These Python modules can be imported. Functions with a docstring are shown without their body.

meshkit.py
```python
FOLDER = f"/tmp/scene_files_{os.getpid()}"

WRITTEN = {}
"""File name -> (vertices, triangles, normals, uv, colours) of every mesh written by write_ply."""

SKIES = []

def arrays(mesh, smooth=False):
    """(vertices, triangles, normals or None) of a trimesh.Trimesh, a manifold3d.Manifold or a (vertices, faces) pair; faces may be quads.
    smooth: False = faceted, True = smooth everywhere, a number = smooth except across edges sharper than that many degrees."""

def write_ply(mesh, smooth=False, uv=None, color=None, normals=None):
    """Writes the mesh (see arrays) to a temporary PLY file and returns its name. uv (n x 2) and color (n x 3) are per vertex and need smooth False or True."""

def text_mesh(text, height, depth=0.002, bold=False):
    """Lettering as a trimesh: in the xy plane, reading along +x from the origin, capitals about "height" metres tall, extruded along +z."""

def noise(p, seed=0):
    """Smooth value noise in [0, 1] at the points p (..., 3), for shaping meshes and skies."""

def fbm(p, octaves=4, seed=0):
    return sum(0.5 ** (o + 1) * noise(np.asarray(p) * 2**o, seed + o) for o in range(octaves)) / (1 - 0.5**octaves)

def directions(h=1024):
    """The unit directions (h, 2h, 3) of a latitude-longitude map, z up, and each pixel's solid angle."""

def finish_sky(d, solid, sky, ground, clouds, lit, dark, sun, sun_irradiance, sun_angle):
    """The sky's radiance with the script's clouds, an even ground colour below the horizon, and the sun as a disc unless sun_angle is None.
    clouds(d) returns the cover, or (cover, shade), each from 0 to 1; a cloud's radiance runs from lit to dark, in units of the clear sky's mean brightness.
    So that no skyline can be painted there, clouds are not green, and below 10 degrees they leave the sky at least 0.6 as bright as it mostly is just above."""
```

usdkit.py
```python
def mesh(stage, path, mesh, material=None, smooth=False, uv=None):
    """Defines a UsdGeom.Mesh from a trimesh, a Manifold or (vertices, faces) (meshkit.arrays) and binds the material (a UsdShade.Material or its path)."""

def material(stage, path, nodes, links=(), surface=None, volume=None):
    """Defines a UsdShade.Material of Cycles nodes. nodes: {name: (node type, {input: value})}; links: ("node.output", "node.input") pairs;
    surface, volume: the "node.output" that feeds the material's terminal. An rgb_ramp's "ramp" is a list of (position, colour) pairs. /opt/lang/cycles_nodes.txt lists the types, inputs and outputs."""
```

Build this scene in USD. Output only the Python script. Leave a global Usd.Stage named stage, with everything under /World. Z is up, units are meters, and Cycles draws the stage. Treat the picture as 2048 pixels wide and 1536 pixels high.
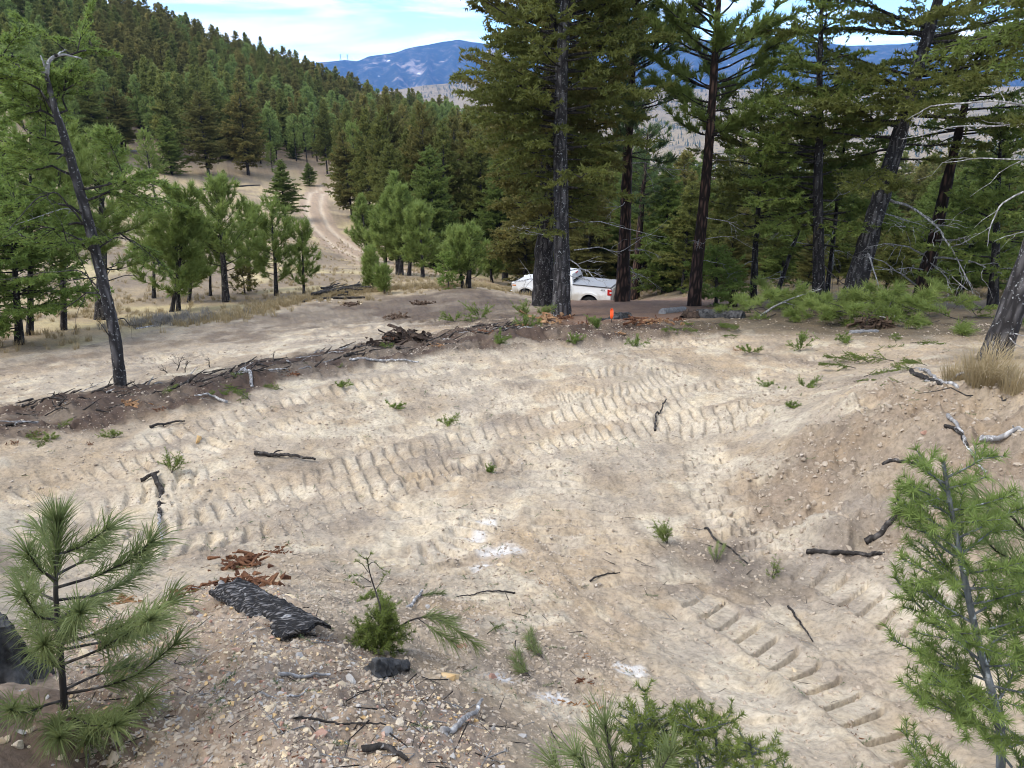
import math
import numpy as np, trimesh, usdkit, meshkit
from scipy.interpolate import RBFInterpolator
from scipy.ndimage import map_coordinates
from pxr import Usd, UsdGeom, UsdLux, UsdShade, Sdf, Gf, Vt

stage = Usd.Stage.CreateInMemory()
UsdGeom.SetStageUpAxis(stage, 'Z')
UsdGeom.Xform.Define(stage, '/World')
UsdGeom.Scope.Define(stage, '/World/Looks')

# ------------------------------------------------------------------ camera, sky, sun, exposure
CAM_Z, FPX = 1.65, 1490.0            # eye height above the ground it stands on; focal length in pixels of the 2048 px photograph
PITCH = math.atan2(768 - 190, FPX)
cam = UsdGeom.Camera.Define(stage, '/World/camera')
cam.AddTranslateOp().Set(Gf.Vec3d(0, 0, CAM_Z))
cam.AddRotateXOp().Set(90 - math.degrees(PITCH))
cam.CreateHorizontalApertureAttr(36.0)
cam.CreateFocalLengthAttr(36.0 * FPX / 2048)
cam.CreateClippingRangeAttr(Gf.Vec2f(0.05, 60000))
EXPOSURE = 2.14
cam.CreateExposureAttr(EXPOSURE)
SUN_EL, SUN_AZ = math.radians(54), math.radians(-108)       # azimuth from +y towards +x
SUN_DIR = np.array([math.sin(SUN_AZ) * math.cos(SUN_EL), math.cos(SUN_AZ) * math.cos(SUN_EL), math.sin(SUN_EL)])
sun = UsdLux.DistantLight.Define(stage, '/World/sun')
sun.CreateIntensityAttr(0.24); sun.CreateAngleAttr(35.0); sun.CreateNormalizeAttr(True)
sun.CreateColorAttr(Gf.Vec3f(1.0, 0.95, 0.88))
sun.AddTransformOp().Set(Gf.Matrix4d(Gf.Rotation(Gf.Vec3d(0, 0, 1), Gf.Vec3d(*SUN_DIR)), Gf.Vec3d(0, 0, 0)))
SKY_STRENGTH = 0.105
usdkit.material(stage, '/World/Looks/sky', {
    'tc': ('texture_coordinate', {}),
    'sky': ('sky_texture', {'sky_type': 'single_scattering', 'sun_disc': False, 'sun_elevation': SUN_EL, 'sun_rotation': SUN_AZ, 'altitude': 1400.0, 'aerosol_density': 0.6, 'ozone_density': 1.6}),
    'map': ('mapping', {'scale': (1.0, 1.0, 6.5), 'location': (0.33, 0.0, 0.32)}),
    'n': ('noise_texture', {'scale': 3.6, 'detail': 8.0, 'roughness': 0.6, 'distortion': 0.5}),
    'r': ('rgb_ramp', {'ramp': [(0.0, (0.02,) * 3), (0.40, (0.06,) * 3), (0.48, (0.45,) * 3), (0.56, (0.85,) * 3), (0.66, (1.0,) * 3)]}),
    'bw': ('rgb_to_bw', {}), 'tint': ('mix', {'mix_type': 'multiply', 'fac': 1.0, 'color2': (0.50, 0.66, 0.82)}),
    'mix': ('mix', {'color2': (4.6, 4.8, 5.0)}),
    'bg': ('background_shader', {'strength': SKY_STRENGTH})},
    [('sky.color', 'tint.color1'), ('tc.generated', 'map.vector'), ('map.vector', 'n.vector'), ('n.fac', 'r.fac'), ('r.color', 'bw.color'), ('bw.val', 'mix.fac'), ('tint.color', 'mix.color1'), ('mix.color', 'bg.color')], surface='bg.background')
dome = UsdLux.DomeLight.Define(stage, '/World/sky')
dome.CreateIntensityAttr(1.0)
UsdShade.MaterialBindingAPI.Apply(dome.GetPrim()).Bind(UsdShade.Material.Get(stage, '/World/Looks/sky'))
for k_, v_ in (('label', 'bright blue sky streaked with thin white cloud above the mountains'), ('category', 'sky'), ('kind', 'structure')):
    dome.GetPrim().SetCustomDataByKey(k_, v_)

# ------------------------------------------------------------------ helpers
taken = {}
def numbered(parent, name):
    key = (parent, name); n = taken.get(key, 0); taken[key] = n + 1
    return f'{parent}/{name}' + (f'_{n:03d}' if n else '')
def tag(prim, label=None, cat=None, group=None, kind=None):
    prim = prim.GetPrim() if hasattr(prim, 'GetPrim') else prim
    for k, v in (('label', label), ('category', cat), ('group', group), ('kind', kind)):
        if v: prim.SetCustomDataByKey(k, v)
    return prim
def path_of(p): return '/World' if p is None else str((p.GetPrim() if hasattr(p, 'GetPrim') else p).GetPath())
def obj(name, mesh, mat, parent=None, smooth=False):
    m = usdkit.mesh(stage, numbered(path_of(parent), name), mesh, mat if not isinstance(mat, str) else '/World/Looks/' + mat, smooth=smooth)
    return m
def matrix(loc, rz=0.0, s=1.0, tilt=None):
    """Gf matrix (row vectors): scale, spin about z, tilt (x, y tilt in radians), move."""
    s = np.broadcast_to(np.asarray(s, float), 3)
    m = Gf.Matrix4d().SetScale(Gf.Vec3d(*s)) * Gf.Matrix4d().SetRotate(Gf.Rotation(Gf.Vec3d(0, 0, 1), math.degrees(rz)))
    if tilt is not None:
        a = math.hypot(*tilt)
        if a > 1e-6: m = m * Gf.Matrix4d().SetRotate(Gf.Rotation(Gf.Vec3d(-tilt[1] / a, tilt[0] / a, 0), math.degrees(a)))
    return m * Gf.Matrix4d().SetTranslate(Gf.Vec3d(*map(float, loc)))
def thing(name, label, cat, loc=(0, 0, 0), rz=0.0, s=1.0, tilt=None, group=None, kind=None, at_path=None):
    x = UsdGeom.Xform.Define(stage, at_path or numbered('/World', name))
    x.AddTransformOp().Set(matrix(loc, rz, s, tilt))
    tag(x, label, cat, group, kind)
    return x
def dup(src, name, label, cat, loc, rz=0.0, s=1.0, tilt=None, group=None):
    x = thing(name, label, cat, loc, rz, s, tilt, group)
    x.GetPrim().GetReferences().AddInternalReference(path_of(src))
    x.GetPrim().SetInstanceable(True)
    return x
UsdGeom.Scope.Define(stage, '/World/Looks/shapes') if False else None
def proto_class(name):
    """An abstract holder for a thing that is only drawn through references."""
    p = stage.CreateClassPrim('/class_' + name); p.SetTypeName('Xform'); return UsdGeom.Xform(p)

R = np.array([1.0, 0, 0]); FWD = np.array([0, math.cos(PITCH), -math.sin(PITCH)]); UP = np.array([0, math.sin(PITCH), math.cos(PITCH)])
EYE = np.array([0, 0, CAM_Z])
def ray(px, py):
    px, py = np.asarray(px, float), np.asarray(py, float)
    return FWD + ((px - 1024) / FPX)[..., None] * R + ((768 - py) / FPX)[..., None] * UP
def pix(p):
    d = np.asarray(p, float) - EYE
    f = d @ FWD
    return np.stack([1024 + FPX * (d @ R) / f, 768 - FPX * (d @ UP) / f], -1)
def at_dist(px, py, D):
    """The point on the pixel's ray at horizontal distance D."""
    d = ray(px, py); return EYE + d * (np.asarray(D) / np.hypot(d[..., 0], d[..., 1]))[..., None]

# lattice noise, 2-D, fast
_perm = np.random.RandomState(11).permutation(65536).astype(np.int64)
_val = np.random.RandomState(12).rand(65536)
def vnoise(x, y, seed=0):
    x, y = np.asarray(x, float), np.asarray(y, float)
    ix, iy = np.floor(x).astype(np.int64), np.floor(y).astype(np.int64)
    fx, fy = x - ix, y - iy
    fx, fy = fx * fx * fx * (fx * (6 * fx - 15) + 10), fy * fy * fy * (fy * (6 * fy - 15) + 10)
    def h(a, b): return _val[_perm[(a + _perm[(b + seed * 7919) & 65535]) & 65535]]
    return (h(ix, iy) * (1 - fx) + h(ix + 1, iy) * fx) * (1 - fy) + (h(ix, iy + 1) * (1 - fx) + h(ix + 1, iy + 1) * fx) * fy
def fbm(x, y, octaves=4, seed=0, gain=0.5):
    t = a = 0.0; g = 1.0
    for o in range(octaves):
        c, s = math.cos(o * 1.1), math.sin(o * 1.1)
        t = t + g * vnoise((c * x - s * y) * 2 ** o + 17.3 * o, (s * x + c * y) * 2 ** o - 9.1 * o, seed + o); a += g; g *= gain
    return t / a
def smoothstep(a, b, x):
    t = np.clip((x - a) / (b - a), 0, 1); return t * t * (3 - 2 * t)
# ------------------------------------------------------------------ the ground: heights from sight lines of the photograph
# (pixel x, pixel y, height below/above the eye) where the ground is seen, or (x, y, height, distance) where it is not
def _z2d(px, py, z):
    d = ray(px, py); return -z * np.hypot(d[0], d[1]) / -d[2] * -1 if False else z / d[2] * np.hypot(d[0], d[1])
CTRL_Z = [  # px, py, z relative to the eye
    (0, 1536, -1.95), (120, 1415, -2.1), (600, 1536, -1.92), (350, 1300, -2.4), (520, 1200, -2.62), (30, 1290, -2.45), (850, 1480, -2.15), (800, 1340, -2.5), (1000, 1536, -2.1),
    (1060, 1310, -3.05), (1200, 1500, -2.55), (1550, 1300, -3.3), (1700, 1500, -2.75), (2048, 1536, -2.5), (1400, 1536, -2.55), (2048, 1300, -2.9), (1850, 1250, -3.1),
    (0, 1120, -3.75), (300, 1100, -3.75), (450, 1080, -3.75), (700, 1150, -3.45), (1000, 1100, -3.52), (1000, 1000, -3.75), (1300, 1100, -3.55), (1000, 900, -3.95), (1000, 800, -4.13), (1000, 740, -4.25), (1100, 690, -4.35),
    (0, 1000, -3.95), (300, 950, -3.98), (600, 900, -4.0), (600, 800, -4.15), (300, 850, -4.05), (0, 890, -4.0), (800, 730, -4.3),
    (1400, 800, -4.05), (1500, 740, -4.15), (1400, 690, -4.3), (1250, 668, -4.4), (1500, 668, -4.3), (1700, 668, -4.25), (1850, 672, -4.1),
    (1400, 1000, -3.72), (1500, 950, -3.7), (1450, 1060, -3.62),
    (1620, 860, -3.35), (1750, 800, -3.0), (1880, 785, -2.8), (2048, 800, -2.55), (2048, 1000, -2.75), (1900, 1000, -2.98), (1750, 1000, -3.3), (1700, 1130, -3.4), (1800, 900, -2.95),
    (1700, 730, -3.95), (1880, 700, -3.75), (1985, 725, -3.35), (2048, 730, -3.1),
    # berm and lower road on the left
    (100, 845, -4.1), (250, 790, -4.45), (500, 735, -4.5), (760, 690, -4.6), (1000, 655, -4.7),
    (0, 780, -4.9), (100, 760, -5.0), (400, 715, -5.15), (700, 670, -5.2), (900, 650, -5.1), (0, 730, -5.2), (250, 690, -5.5),
    (0, 690, -5.6), (200, 650, -6.0), (400, 630, -6.2), (600, 600, -6.7), (800, 582, -7.0), (750, 620, -6.1), (950, 600, -6.0), (960, 585, -6.2),
    (300, 615, -6.9), (450, 605, -7.0), (560, 592, -7.2), (700, 570, -7.6), (850, 560, -8.1), (930, 570, -7.4),
    (1085, 612, -5.9), (1120, 634, -5.2), (1200, 610, -6.1), (1245, 600, -6.5), (1390, 615, -5.9), (1480, 622, -5.6), (1640, 615, -5.2), (1850, 615, -5.2), (1240, 645, -4.8),
    (450, 520, -8.6), (450, 450, -10.0), (300, 450, -9.6), (640, 520, -9.9), (680, 480, -13.0), (800, 545, -9.2), (620, 430, -13.2), (640, 385, -13.4), (600, 330, -12.5),
    (350, 385, -11.6), (430, 350, -11.8), (200, 310, -8.5), (60, 300, -6.2), (100, 420, -8.2), (0, 430, -7.2), (520, 350, -12.6), (330, 290, -9.5), (0, 240, -3.8),
]
CTRL_D = [  # px, py, distance: unseen ground and the wooded hillside
    (1066, 601, 41.6), (1189, 616, 40), (1120, 608, 40.8), (1240, 618, 38), (1160, 620, 38), (1100, 612, 38.5), (1030, 597, 42.5), (950, 560, 40), (1300, 590, 40), (1300, 500, 90), (1500, 560, 42), (1500, 480, 110), (1750, 560, 42), (1800, 470, 110), (2048, 600, 30), (2048, 480, 100),
    (1200, 470, 100), (1050, 440, 95), (900, 420, 110), (800, 390, 125), (750, 330, 150), (900, 330, 190), (1050, 350, 200), (1300, 430, 220), (1600, 450, 240), (2000, 430, 240), (1024, 330, 330), (1150, 400, 420), (1300, 440, 420), (1700, 470, 420), (2048, 470, 420),
    (0, 190, 140), (150, 240, 150), (350, 245, 165), (0, 100, 190), (200, 150, 210), (400, 200, 215), (560, 250, 210), (0, 20, 240), (-300, -40, 230), (-300, 250, 120), (-300, 500, 35), (200, 70, 275), (350, 95, 300), (450, 140, 310),
    (560, 165, 315), (660, 205, 310), (700, 222, 305), (760, 245, 290), (850, 262, 285), (930, 285, 290), (100, 0, 300), (-200, -150, 330),
    (660, 280, 220), (200, 130, 420), (450, 190, 420), (660, 260, 420), (880, 320, 420),
    (2400, 620, 22), (2400, 760, 9), (2500, 1000, 4.8), (2500, 560, 60), (2500, 420, 300), (-300, 800, 16), (-300, 950, 8), (-300, 1200, 4.2), (-300, 650, 24)]
_p = []
for px_, py_, z_ in CTRL_Z:
    d_ = ray(px_, py_); t_ = z_ / d_[2]; _p.append((d_[0] * t_, d_[1] * t_, z_))
for px_, py_, D_ in CTRL_D:
    q_ = at_dist(px_, py_, D_) - EYE; _p.append(tuple(q_))
_p = np.array(_p)
AZK = 2.2
def uv_of(x, y): return np.arctan2(x, y) * AZK, np.log(np.maximum(np.hypot(x, y), 1e-3))
_uv = np.stack(uv_of(_p[:, 0], _p[:, 1]), -1)
_foot = np.array([(a * AZK, math.log(0.8)) for a in (-0.9, -0.45, 0, 0.45, 0.9)])
_rbf = RBFInterpolator(np.vstack([_uv, _foot]), np.r_[_p[:, 2], np.full(5, -1.72)], kernel='thin_plate_spline', smoothing=0.004)
GU, GV = np.linspace(-0.95 * AZK, 0.95 * AZK, 150), np.linspace(math.log(0.7), math.log(480), 170)
_gu, _gv = np.meshgrid(GU, GV, indexing='ij')
_grid = _rbf(np.stack([_gu.ravel(), _gv.ravel()], -1)).reshape(_gu.shape)
def base_z(x, y):
    """Smooth height of the ground, in world metres."""
    u, v = uv_of(x, y)
    iu = (np.clip(u, GU[0], GU[-1]) - GU[0]) / (GU[1] - GU[0]); iv = (np.clip(v, GV[0], GV[-1]) - GV[0]) / (GV[1] - GV[0])
    z = map_coordinates(_grid, [iu, iv], order=1, mode='nearest')
    r = np.exp(v)
    z = z + (-1.65 - z) * (1 - smoothstep(0.5, 1.3, r))
    back = smoothstep(0.95, 1.9, np.abs(u) / AZK)                      # out of the view: an even slope, rising behind the camera
    zb = -1.65 - 0.12 * np.clip(y, -60, 60) + 4 * (fbm(x / 30, y / 30, 3, 5) - 0.5) * smoothstep(4, 40, r)
    return z * (1 - back) + zb * back + CAM_Z
def base_cast(px, py, zfun=None, near=1.0, far=470.0, n=900):
    """First hit of a pixel's sight line with the ground."""
    zfun = zfun or base_z
    d = ray(px, py); h = np.hypot(d[..., 0], d[..., 1])
    rr = np.geomspace(near, far, n)
    x, y = d[..., 0][..., None] / h[..., None] * rr, d[..., 1][..., None] / h[..., None] * rr
    z = CAM_Z + d[..., 2][..., None] / h[..., None] * rr
    g = zfun(x.ravel(), y.ravel()).reshape(x.shape)
    below = z <= g
    i = np.argmax(below, -1); i = np.where(below.any(-1), i, n - 1); j = np.maximum(i - 1, 0)
    take = lambda a, k: np.take_along_axis(a, k[..., None], -1)[..., 0]
    a, b = take(z - g, j), take(z - g, i)
    t = np.where(np.abs(a - b) > 1e-12, a / np.where(a == b, 1, a - b), 0); t = np.clip(t, 0, 1)
    rx, ry = take(x, j) * (1 - t) + take(x, i) * t, take(y, j) * (1 - t) + take(y, i) * t
    return np.stack([rx, ry, zfun(rx, ry)], -1)
def world_line(pts): return base_cast(np.array([p[0] for p in pts], float), np.array([p[1] for p in pts], float))[:, :2]

# zones of the ground as outlines in plan
def zone(x, y, pixels, soft, wob=0.0, seed=0):
    """Soft membership of points in the outline whose corners the photograph's pixels mark on the ground; soft is a fraction of the distance."""
    q = world_line(pixels); pu, pv = uv_of(q[:, 0], q[:, 1]); u, v = uv_of(x, y)
    pu, pv = pu / AZK, pv; u = u / AZK
    if wob:
        u = u + wob * (fbm(x * 1.7, y * 1.7, 3, seed) - 0.5); v = v + wob * (fbm(x * 1.7 + 40, y * 1.7, 3, seed + 7) - 0.5)
    dist = np.full(u.shape, 9e9); inside = np.zeros(u.shape, bool); n = len(pu)
    for i in range(n):
        ax, ay, bx, by = pu[i], pv[i], pu[(i + 1) % n], pv[(i + 1) % n]
        ex, ey = bx - ax, by - ay
        t = np.clip(((u - ax) * ex + (v - ay) * ey) / (ex * ex + ey * ey + 1e-12), 0, 1)
        dist = np.minimum(dist, np.hypot(u - ax - t * ex, v - ay - t * ey))
        hit = (ay > v) != (by > v)
        inside ^= hit & (u < ax + (v - ay) / np.where(by == ay, 1e-12, by - ay) * ex)
    return smoothstep(-soft, soft, np.where(inside, dist, -dist))
Z_RUBBLE = [(-200, 1260), (120, 1255), (300, 1235), (440, 1165), (560, 1190), (640, 1270), (740, 1320), (880, 1390), (990, 1470), (1040, 1560), (1040, 1900), (-300, 1900)]
Z_BERM = [(-200, 905), (0, 885), (200, 862), (330, 832), (430, 815), (560, 775), (700, 745), (820, 722), (960, 700), (1060, 690), (1180, 688), (1330, 680), (1440, 668), (1420, 645), (1250, 645), (1060, 640), (960, 655), (760, 682), (560, 722), (400, 752), (240, 782), (100, 800), (-200, 850)]
Z_NEEDLES = [(1060, 640), (1080, 618), (1110, 604), (1190, 598), (1320, 596), (1500, 598), (1500, 630), (1380, 641), (1240, 649), (1130, 648)]
Z_VERGE = [(-200, 745), (0, 728), (140, 700), (300, 682), (480, 655), (560, 640), (600, 662), (480, 690), (330, 700), (200, 715), (60, 742), (-200, 775)]
Z_SPOIL = [(1430, 1060), (1500, 960), (1590, 855), (1700, 790), (1850, 775), (2150, 780), (2150, 1180), (1800, 1120), (1600, 1090)]
Z_BROWN = [(500, 640), (620, 615), (760, 590), (900, 580), (1010, 585), (1075, 605), (1080, 640), (1000, 650), (880, 655), (760, 640), (600, 662)]
Z_GRASS = [(-300, 740), (0, 715), (150, 690), (260, 668), (420, 640), (600, 612), (760, 592), (880, 584), (960, 575), (1040, 590), (1060, 560), (900, 535), (700, 400), (400, 330), (-300, 330)]
Z_ROADW = [(840, 555), (960, 562), (1030, 590), (1060, 592), (1060, 570), (980, 552), (880, 540), (800, 540), (760, 532), (735, 525), (790, 552)]
ROAD = [(1040, 578), (960, 562), (880, 550), (800, 540), (745, 522), (700, 500), (668, 478), (644, 455), (630, 430), (628, 410), (634, 393), (648, 380), (668, 373)]
TRACKS = [  # centre line in the photograph, width, pitch of the cleats, depth, slant, also a flat bed
    ([(1390, 1195), (1440, 1235), (1500, 1282), (1600, 1352), (1735, 1452), (1880, 1560)], 0.36, 0.19, 0.030, -0.54),
    ([(1600, 1140), (1680, 1180), (1760, 1222), (1900, 1290)], 0.36, 0.19, 0.028, -0.54),
    ([(200, 1090), (330, 1058), (450, 1020), (600, 968), (800, 908), (1000, 862), (1200, 820), (1400, 782), (1560, 748), (1650, 715)], 0.45, 0.17, 0.038, 0.35),
    ([(-60, 1010), (150, 965), (330, 925), (500, 880), (700, 830), (900, 780), (1060, 742), (1180, 718)], 0.45, 0.17, 0.034, -0.3),
    ([(60, 1150), (330, 1110), (520, 1070), (700, 1015), (900, 950), (1080, 900), (1250, 862), (1420, 835), (1560, 800)], 0.45, 0.17, 0.030, 0.3),
    ([(300, 890), (480, 838), (640, 795), (800, 760), (900, 735)], 0.45, 0.17, 0.03, 0.25),
    ([(1090, 930), (1120, 985), (1150, 1050), (1200, 1120), (1260, 1170)], 0.80, 0.20, 0.034, 0.15),
    ([(870, 950), (850, 1010), (850, 1080), (880, 1150)], 0.62, 0.21, 0.034, -0.15),
    ([(1400, 880), (1420, 940), (1440, 1000), (1480, 1060), (1540, 1110)], 0.5, 0.17, 0.034, -0.1),
    ([(1480, 830), (1560, 790), (1600, 760), (1610, 735)], 0.45, 0.17, 0.03, 0.3),
    ([(1200, 850), (1320, 825), (1440, 800), (1520, 770)], 0.45, 0.17, 0.03, 0.2),
    ([(180, 722), (260, 722), (330, 718), (400, 712), (440, 702)], 0.6, 0.34, 0.04, 0.5),
    ([(1050, 720), (1200, 702), (1350, 692), (1480, 690)], 0.45, 0.17, 0.03, -0.3),
    ([(1105, 800), (1180, 795), (1270, 778), (1330, 757), (1342, 742), (1310, 735), (1240, 742), (1180, 755)], 0.5, 0.15, 0.03, 0.8),
    ([(1000, 1000), (960, 1060), (900, 1100), (820, 1120)], 0.45, 0.18, 0.03, 0.2), ([(600, 1000), (760, 960), (930, 930), (1040, 930), (1130, 950)], 0.45, 0.18, 0.028, 0.1), 
    ([(0, 1080), (160, 1030), (300, 985), (420, 950)], 0.45, 0.17, 0.03, 0.2), ([(700, 905), (860, 850), (1010, 800), (1120, 770)], 0.45, 0.17, 0.026, -0.35), ([(1180, 890), (1330, 870), (1480, 850), (1560, 830)], 0.45, 0.17, 0.028, 0.2), ([(1300, 1210), (1380, 1290), (1480, 1400), (1560, 1500)], 0.45, 0.5, 0.02, 0.0), ([(560, 950), (420, 1000), (330, 1010)], 0.45, 0.17, 0.026, 0.4),
    ([(500, 690), (620, 676), (760, 655), (900, 640)], 0.6, 0.3, 0.04, 0.4),
]
def polyline(x, y, line):
    """(distance across, arc length along) of the nearest point on a line, for points in plan."""
    best, side, along, s0 = np.full(x.shape, 9e9), np.zeros(x.shape), np.zeros(x.shape), 0.0
    for (ax, ay), (bx, by) in zip(line[:-1], line[1:]):
        L = math.hypot(bx - ax, by - ay); ex, ey = (bx - ax) / L, (by - ay) / L
        t = (x - ax) * ex + (y - ay) * ey; tc = np.clip(t, 0, L)
        d = np.hypot(x - ax - tc * ex, y - ay - tc * ey); w = d < best
        best = np.where(w, d, best); along = np.where(w, s0 + t, along); side = np.where(w, (x - ax) * ey - (y - ay) * ex, side); s0 += L
    return best, side, along, s0
def smooth_line(pts, n=40):
    q = world_line(pts); s = np.r_[0, np.cumsum(np.hypot(*np.diff(q, axis=0).T))]
    from scipy.interpolate import CubicSpline, PchipInterpolator
    t = np.linspace(0, s[-1], n); return np.stack([PchipInterpolator(s, q[:, k])(t) for k in (0, 1)], -1)
TRACK_LINES = [(smooth_line(t[0]),) + t[1:] for t in TRACKS]
ROAD_LINE = smooth_line(ROAD, 60)
def ground_masks(x, y):
    m = {}
    m['rubble'] = zone(x, y, Z_RUBBLE, 0.04, 0.10, 1)
    m['berm'] = zone(x, y, Z_BERM, 0.02, 0.07, 2)
    m['needles'] = zone(x, y, Z_NEEDLES, 0.03, 0.05, 3)
    m['verge'] = zone(x, y, Z_VERGE, 0.04, 0.10, 10)
    m['spoil'] = zone(x, y, Z_SPOIL, 0.06, 0.06, 6)
    m['brown'] = zone(x, y, Z_BROWN, 0.05, 0.12, 4)
    d, side, s, L = polyline(x, y, ROAD_LINE)
    m['road'] = 1 - smoothstep(1.55, 2.1, d + 0.5 * (fbm(x, y, 2, 8) - 0.5)); m['road_d'] = d
    r = np.hypot(x, y)
    g = zone(x, y, Z_GRASS, 0.05, 0.08, 5)
    far = smoothstep(24, 32, r + 8 * (fbm(x / 4, y / 4, 2, 9) - 0.5))
    m['grass'] = np.clip(np.maximum(g, far), 0, 1) * (1 - m['needles'])
    return m
def detail_z(x, y, m):
    r = np.hypot(x, y)
    near = 1 - smoothstep(18, 40, r)
    h = 0.10 * (fbm(x / 1.3, y / 1.3, 3, 21) - 0.5) * smoothstep(1.0, 4, r) + 0.9 * (fbm(x / 9, y / 9, 2, 22) - 0.5) * smoothstep(30, 90, r)
    clod = fbm(x * 6, y * 6, 4, 23, 0.6) - 0.5
    bare = np.clip(1 - m['grass'] - m['needles'], 0, 1)
    cl = near * clod * (0.06 * bare + 0.05 * m['rubble'] + 0.10 * m['berm'] + 0.05 * m['brown'] + 0.03)
    h = h + cl
    h = h + 0.46 * m['spoil'] * (fbm(x * 2.6, y * 2.6, 4, 27) - 0.5) + 0.22 * m['spoil'] * np.maximum(0, fbm(x * 9, y * 9, 3, 28) - 0.5)
    h = h + near * m['berm'] * 0.22 * (fbm(x * 1.6, y * 1.6, 3, 24) - 0.35)
    trk = np.zeros(x.shape)
    for k_, (line, w, pitch, depth, slant) in enumerate(TRACK_LINES):
        lo, hi = line.min(0) - 1, line.max(0) + 1
        k = np.nonzero((x > lo[0]) & (x < hi[0]) & (y > lo[1]) & (y < hi[1]))[0]
        if not len(k): continue
        xx, yy = x[k], y[k]
        d, side, s, L = polyline(xx, yy, line)
        across = 1 - smoothstep(w / 2 - (0.02 if k_ < 2 else 0.06), w / 2 + (0.02 if k_ < 2 else 0.07), d + 0.05 * (fbm(xx * 5, yy * 5, 2, 31) - 0.5))
        ends = smoothstep(-0.3, 0.2, s) * (1 - smoothstep(L - 0.2, L + 0.3, s))
        ph = (s + slant * side + (0.006 if k_ < 2 else 0.10) * (fbm(xx * 3, yy * 3, 3, 32 + k_) - .5)) / pitch
        fr = ph - np.floor(ph)
        bar = smoothstep(0.0, 0.07, fr) * (1 - smoothstep(0.14 if k_ < 2 else 0.20, 0.25 if k_ < 2 else 0.60, fr))
        wear = smoothstep(0.28, 0.55, fbm(xx * 1.1, yy * 1.1, 3, 33 + int(w * 100)))
        edge = np.exp(-((d - w / 2 - 0.03) / 0.05) ** 2) * 0.030
        wear = (0.35 + 0.65 * wear) if k_ > 1 else 0.75 + 0.25 * wear
        h[k] += across * ends * (-bar * depth * wear * (1.4 if k_ < 2 else 1.6) - 0.006) + edge * ends * wear * (1 if w < 0.5 else 0.25)
        h[k] -= (0.75 if k_ < 2 else 0.35) * cl[k] * across * ends
        trk[k] = np.maximum(trk[k], across * ends * wear)
    rd = m['road_d']
    ruts = np.exp(-((rd - 0.85) / 0.28) ** 2)
    h = h - 0.10 * ruts * m['road'] + 0.02
    return h, trk, ruts * m['road']
def ground_z(x, y):
    x, y = np.asarray(x, float).ravel(), np.asarray(y, float).ravel()
    return base_z(x, y) + detail_z(x, y, ground_masks(x, y))[0]
def gz(x, y): return float(ground_z(np.array([x]), np.array([y]))[0])
def on_ground(px, py):
    """Points of the ground under pixels of the photograph (n x 3)."""
    q = base_cast(np.atleast_1d(np.asarray(px, float)), np.atleast_1d(np.asarray(py, float)))
    q[:, 2] = ground_z(q[:, 0], q[:, 1]); return q

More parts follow.
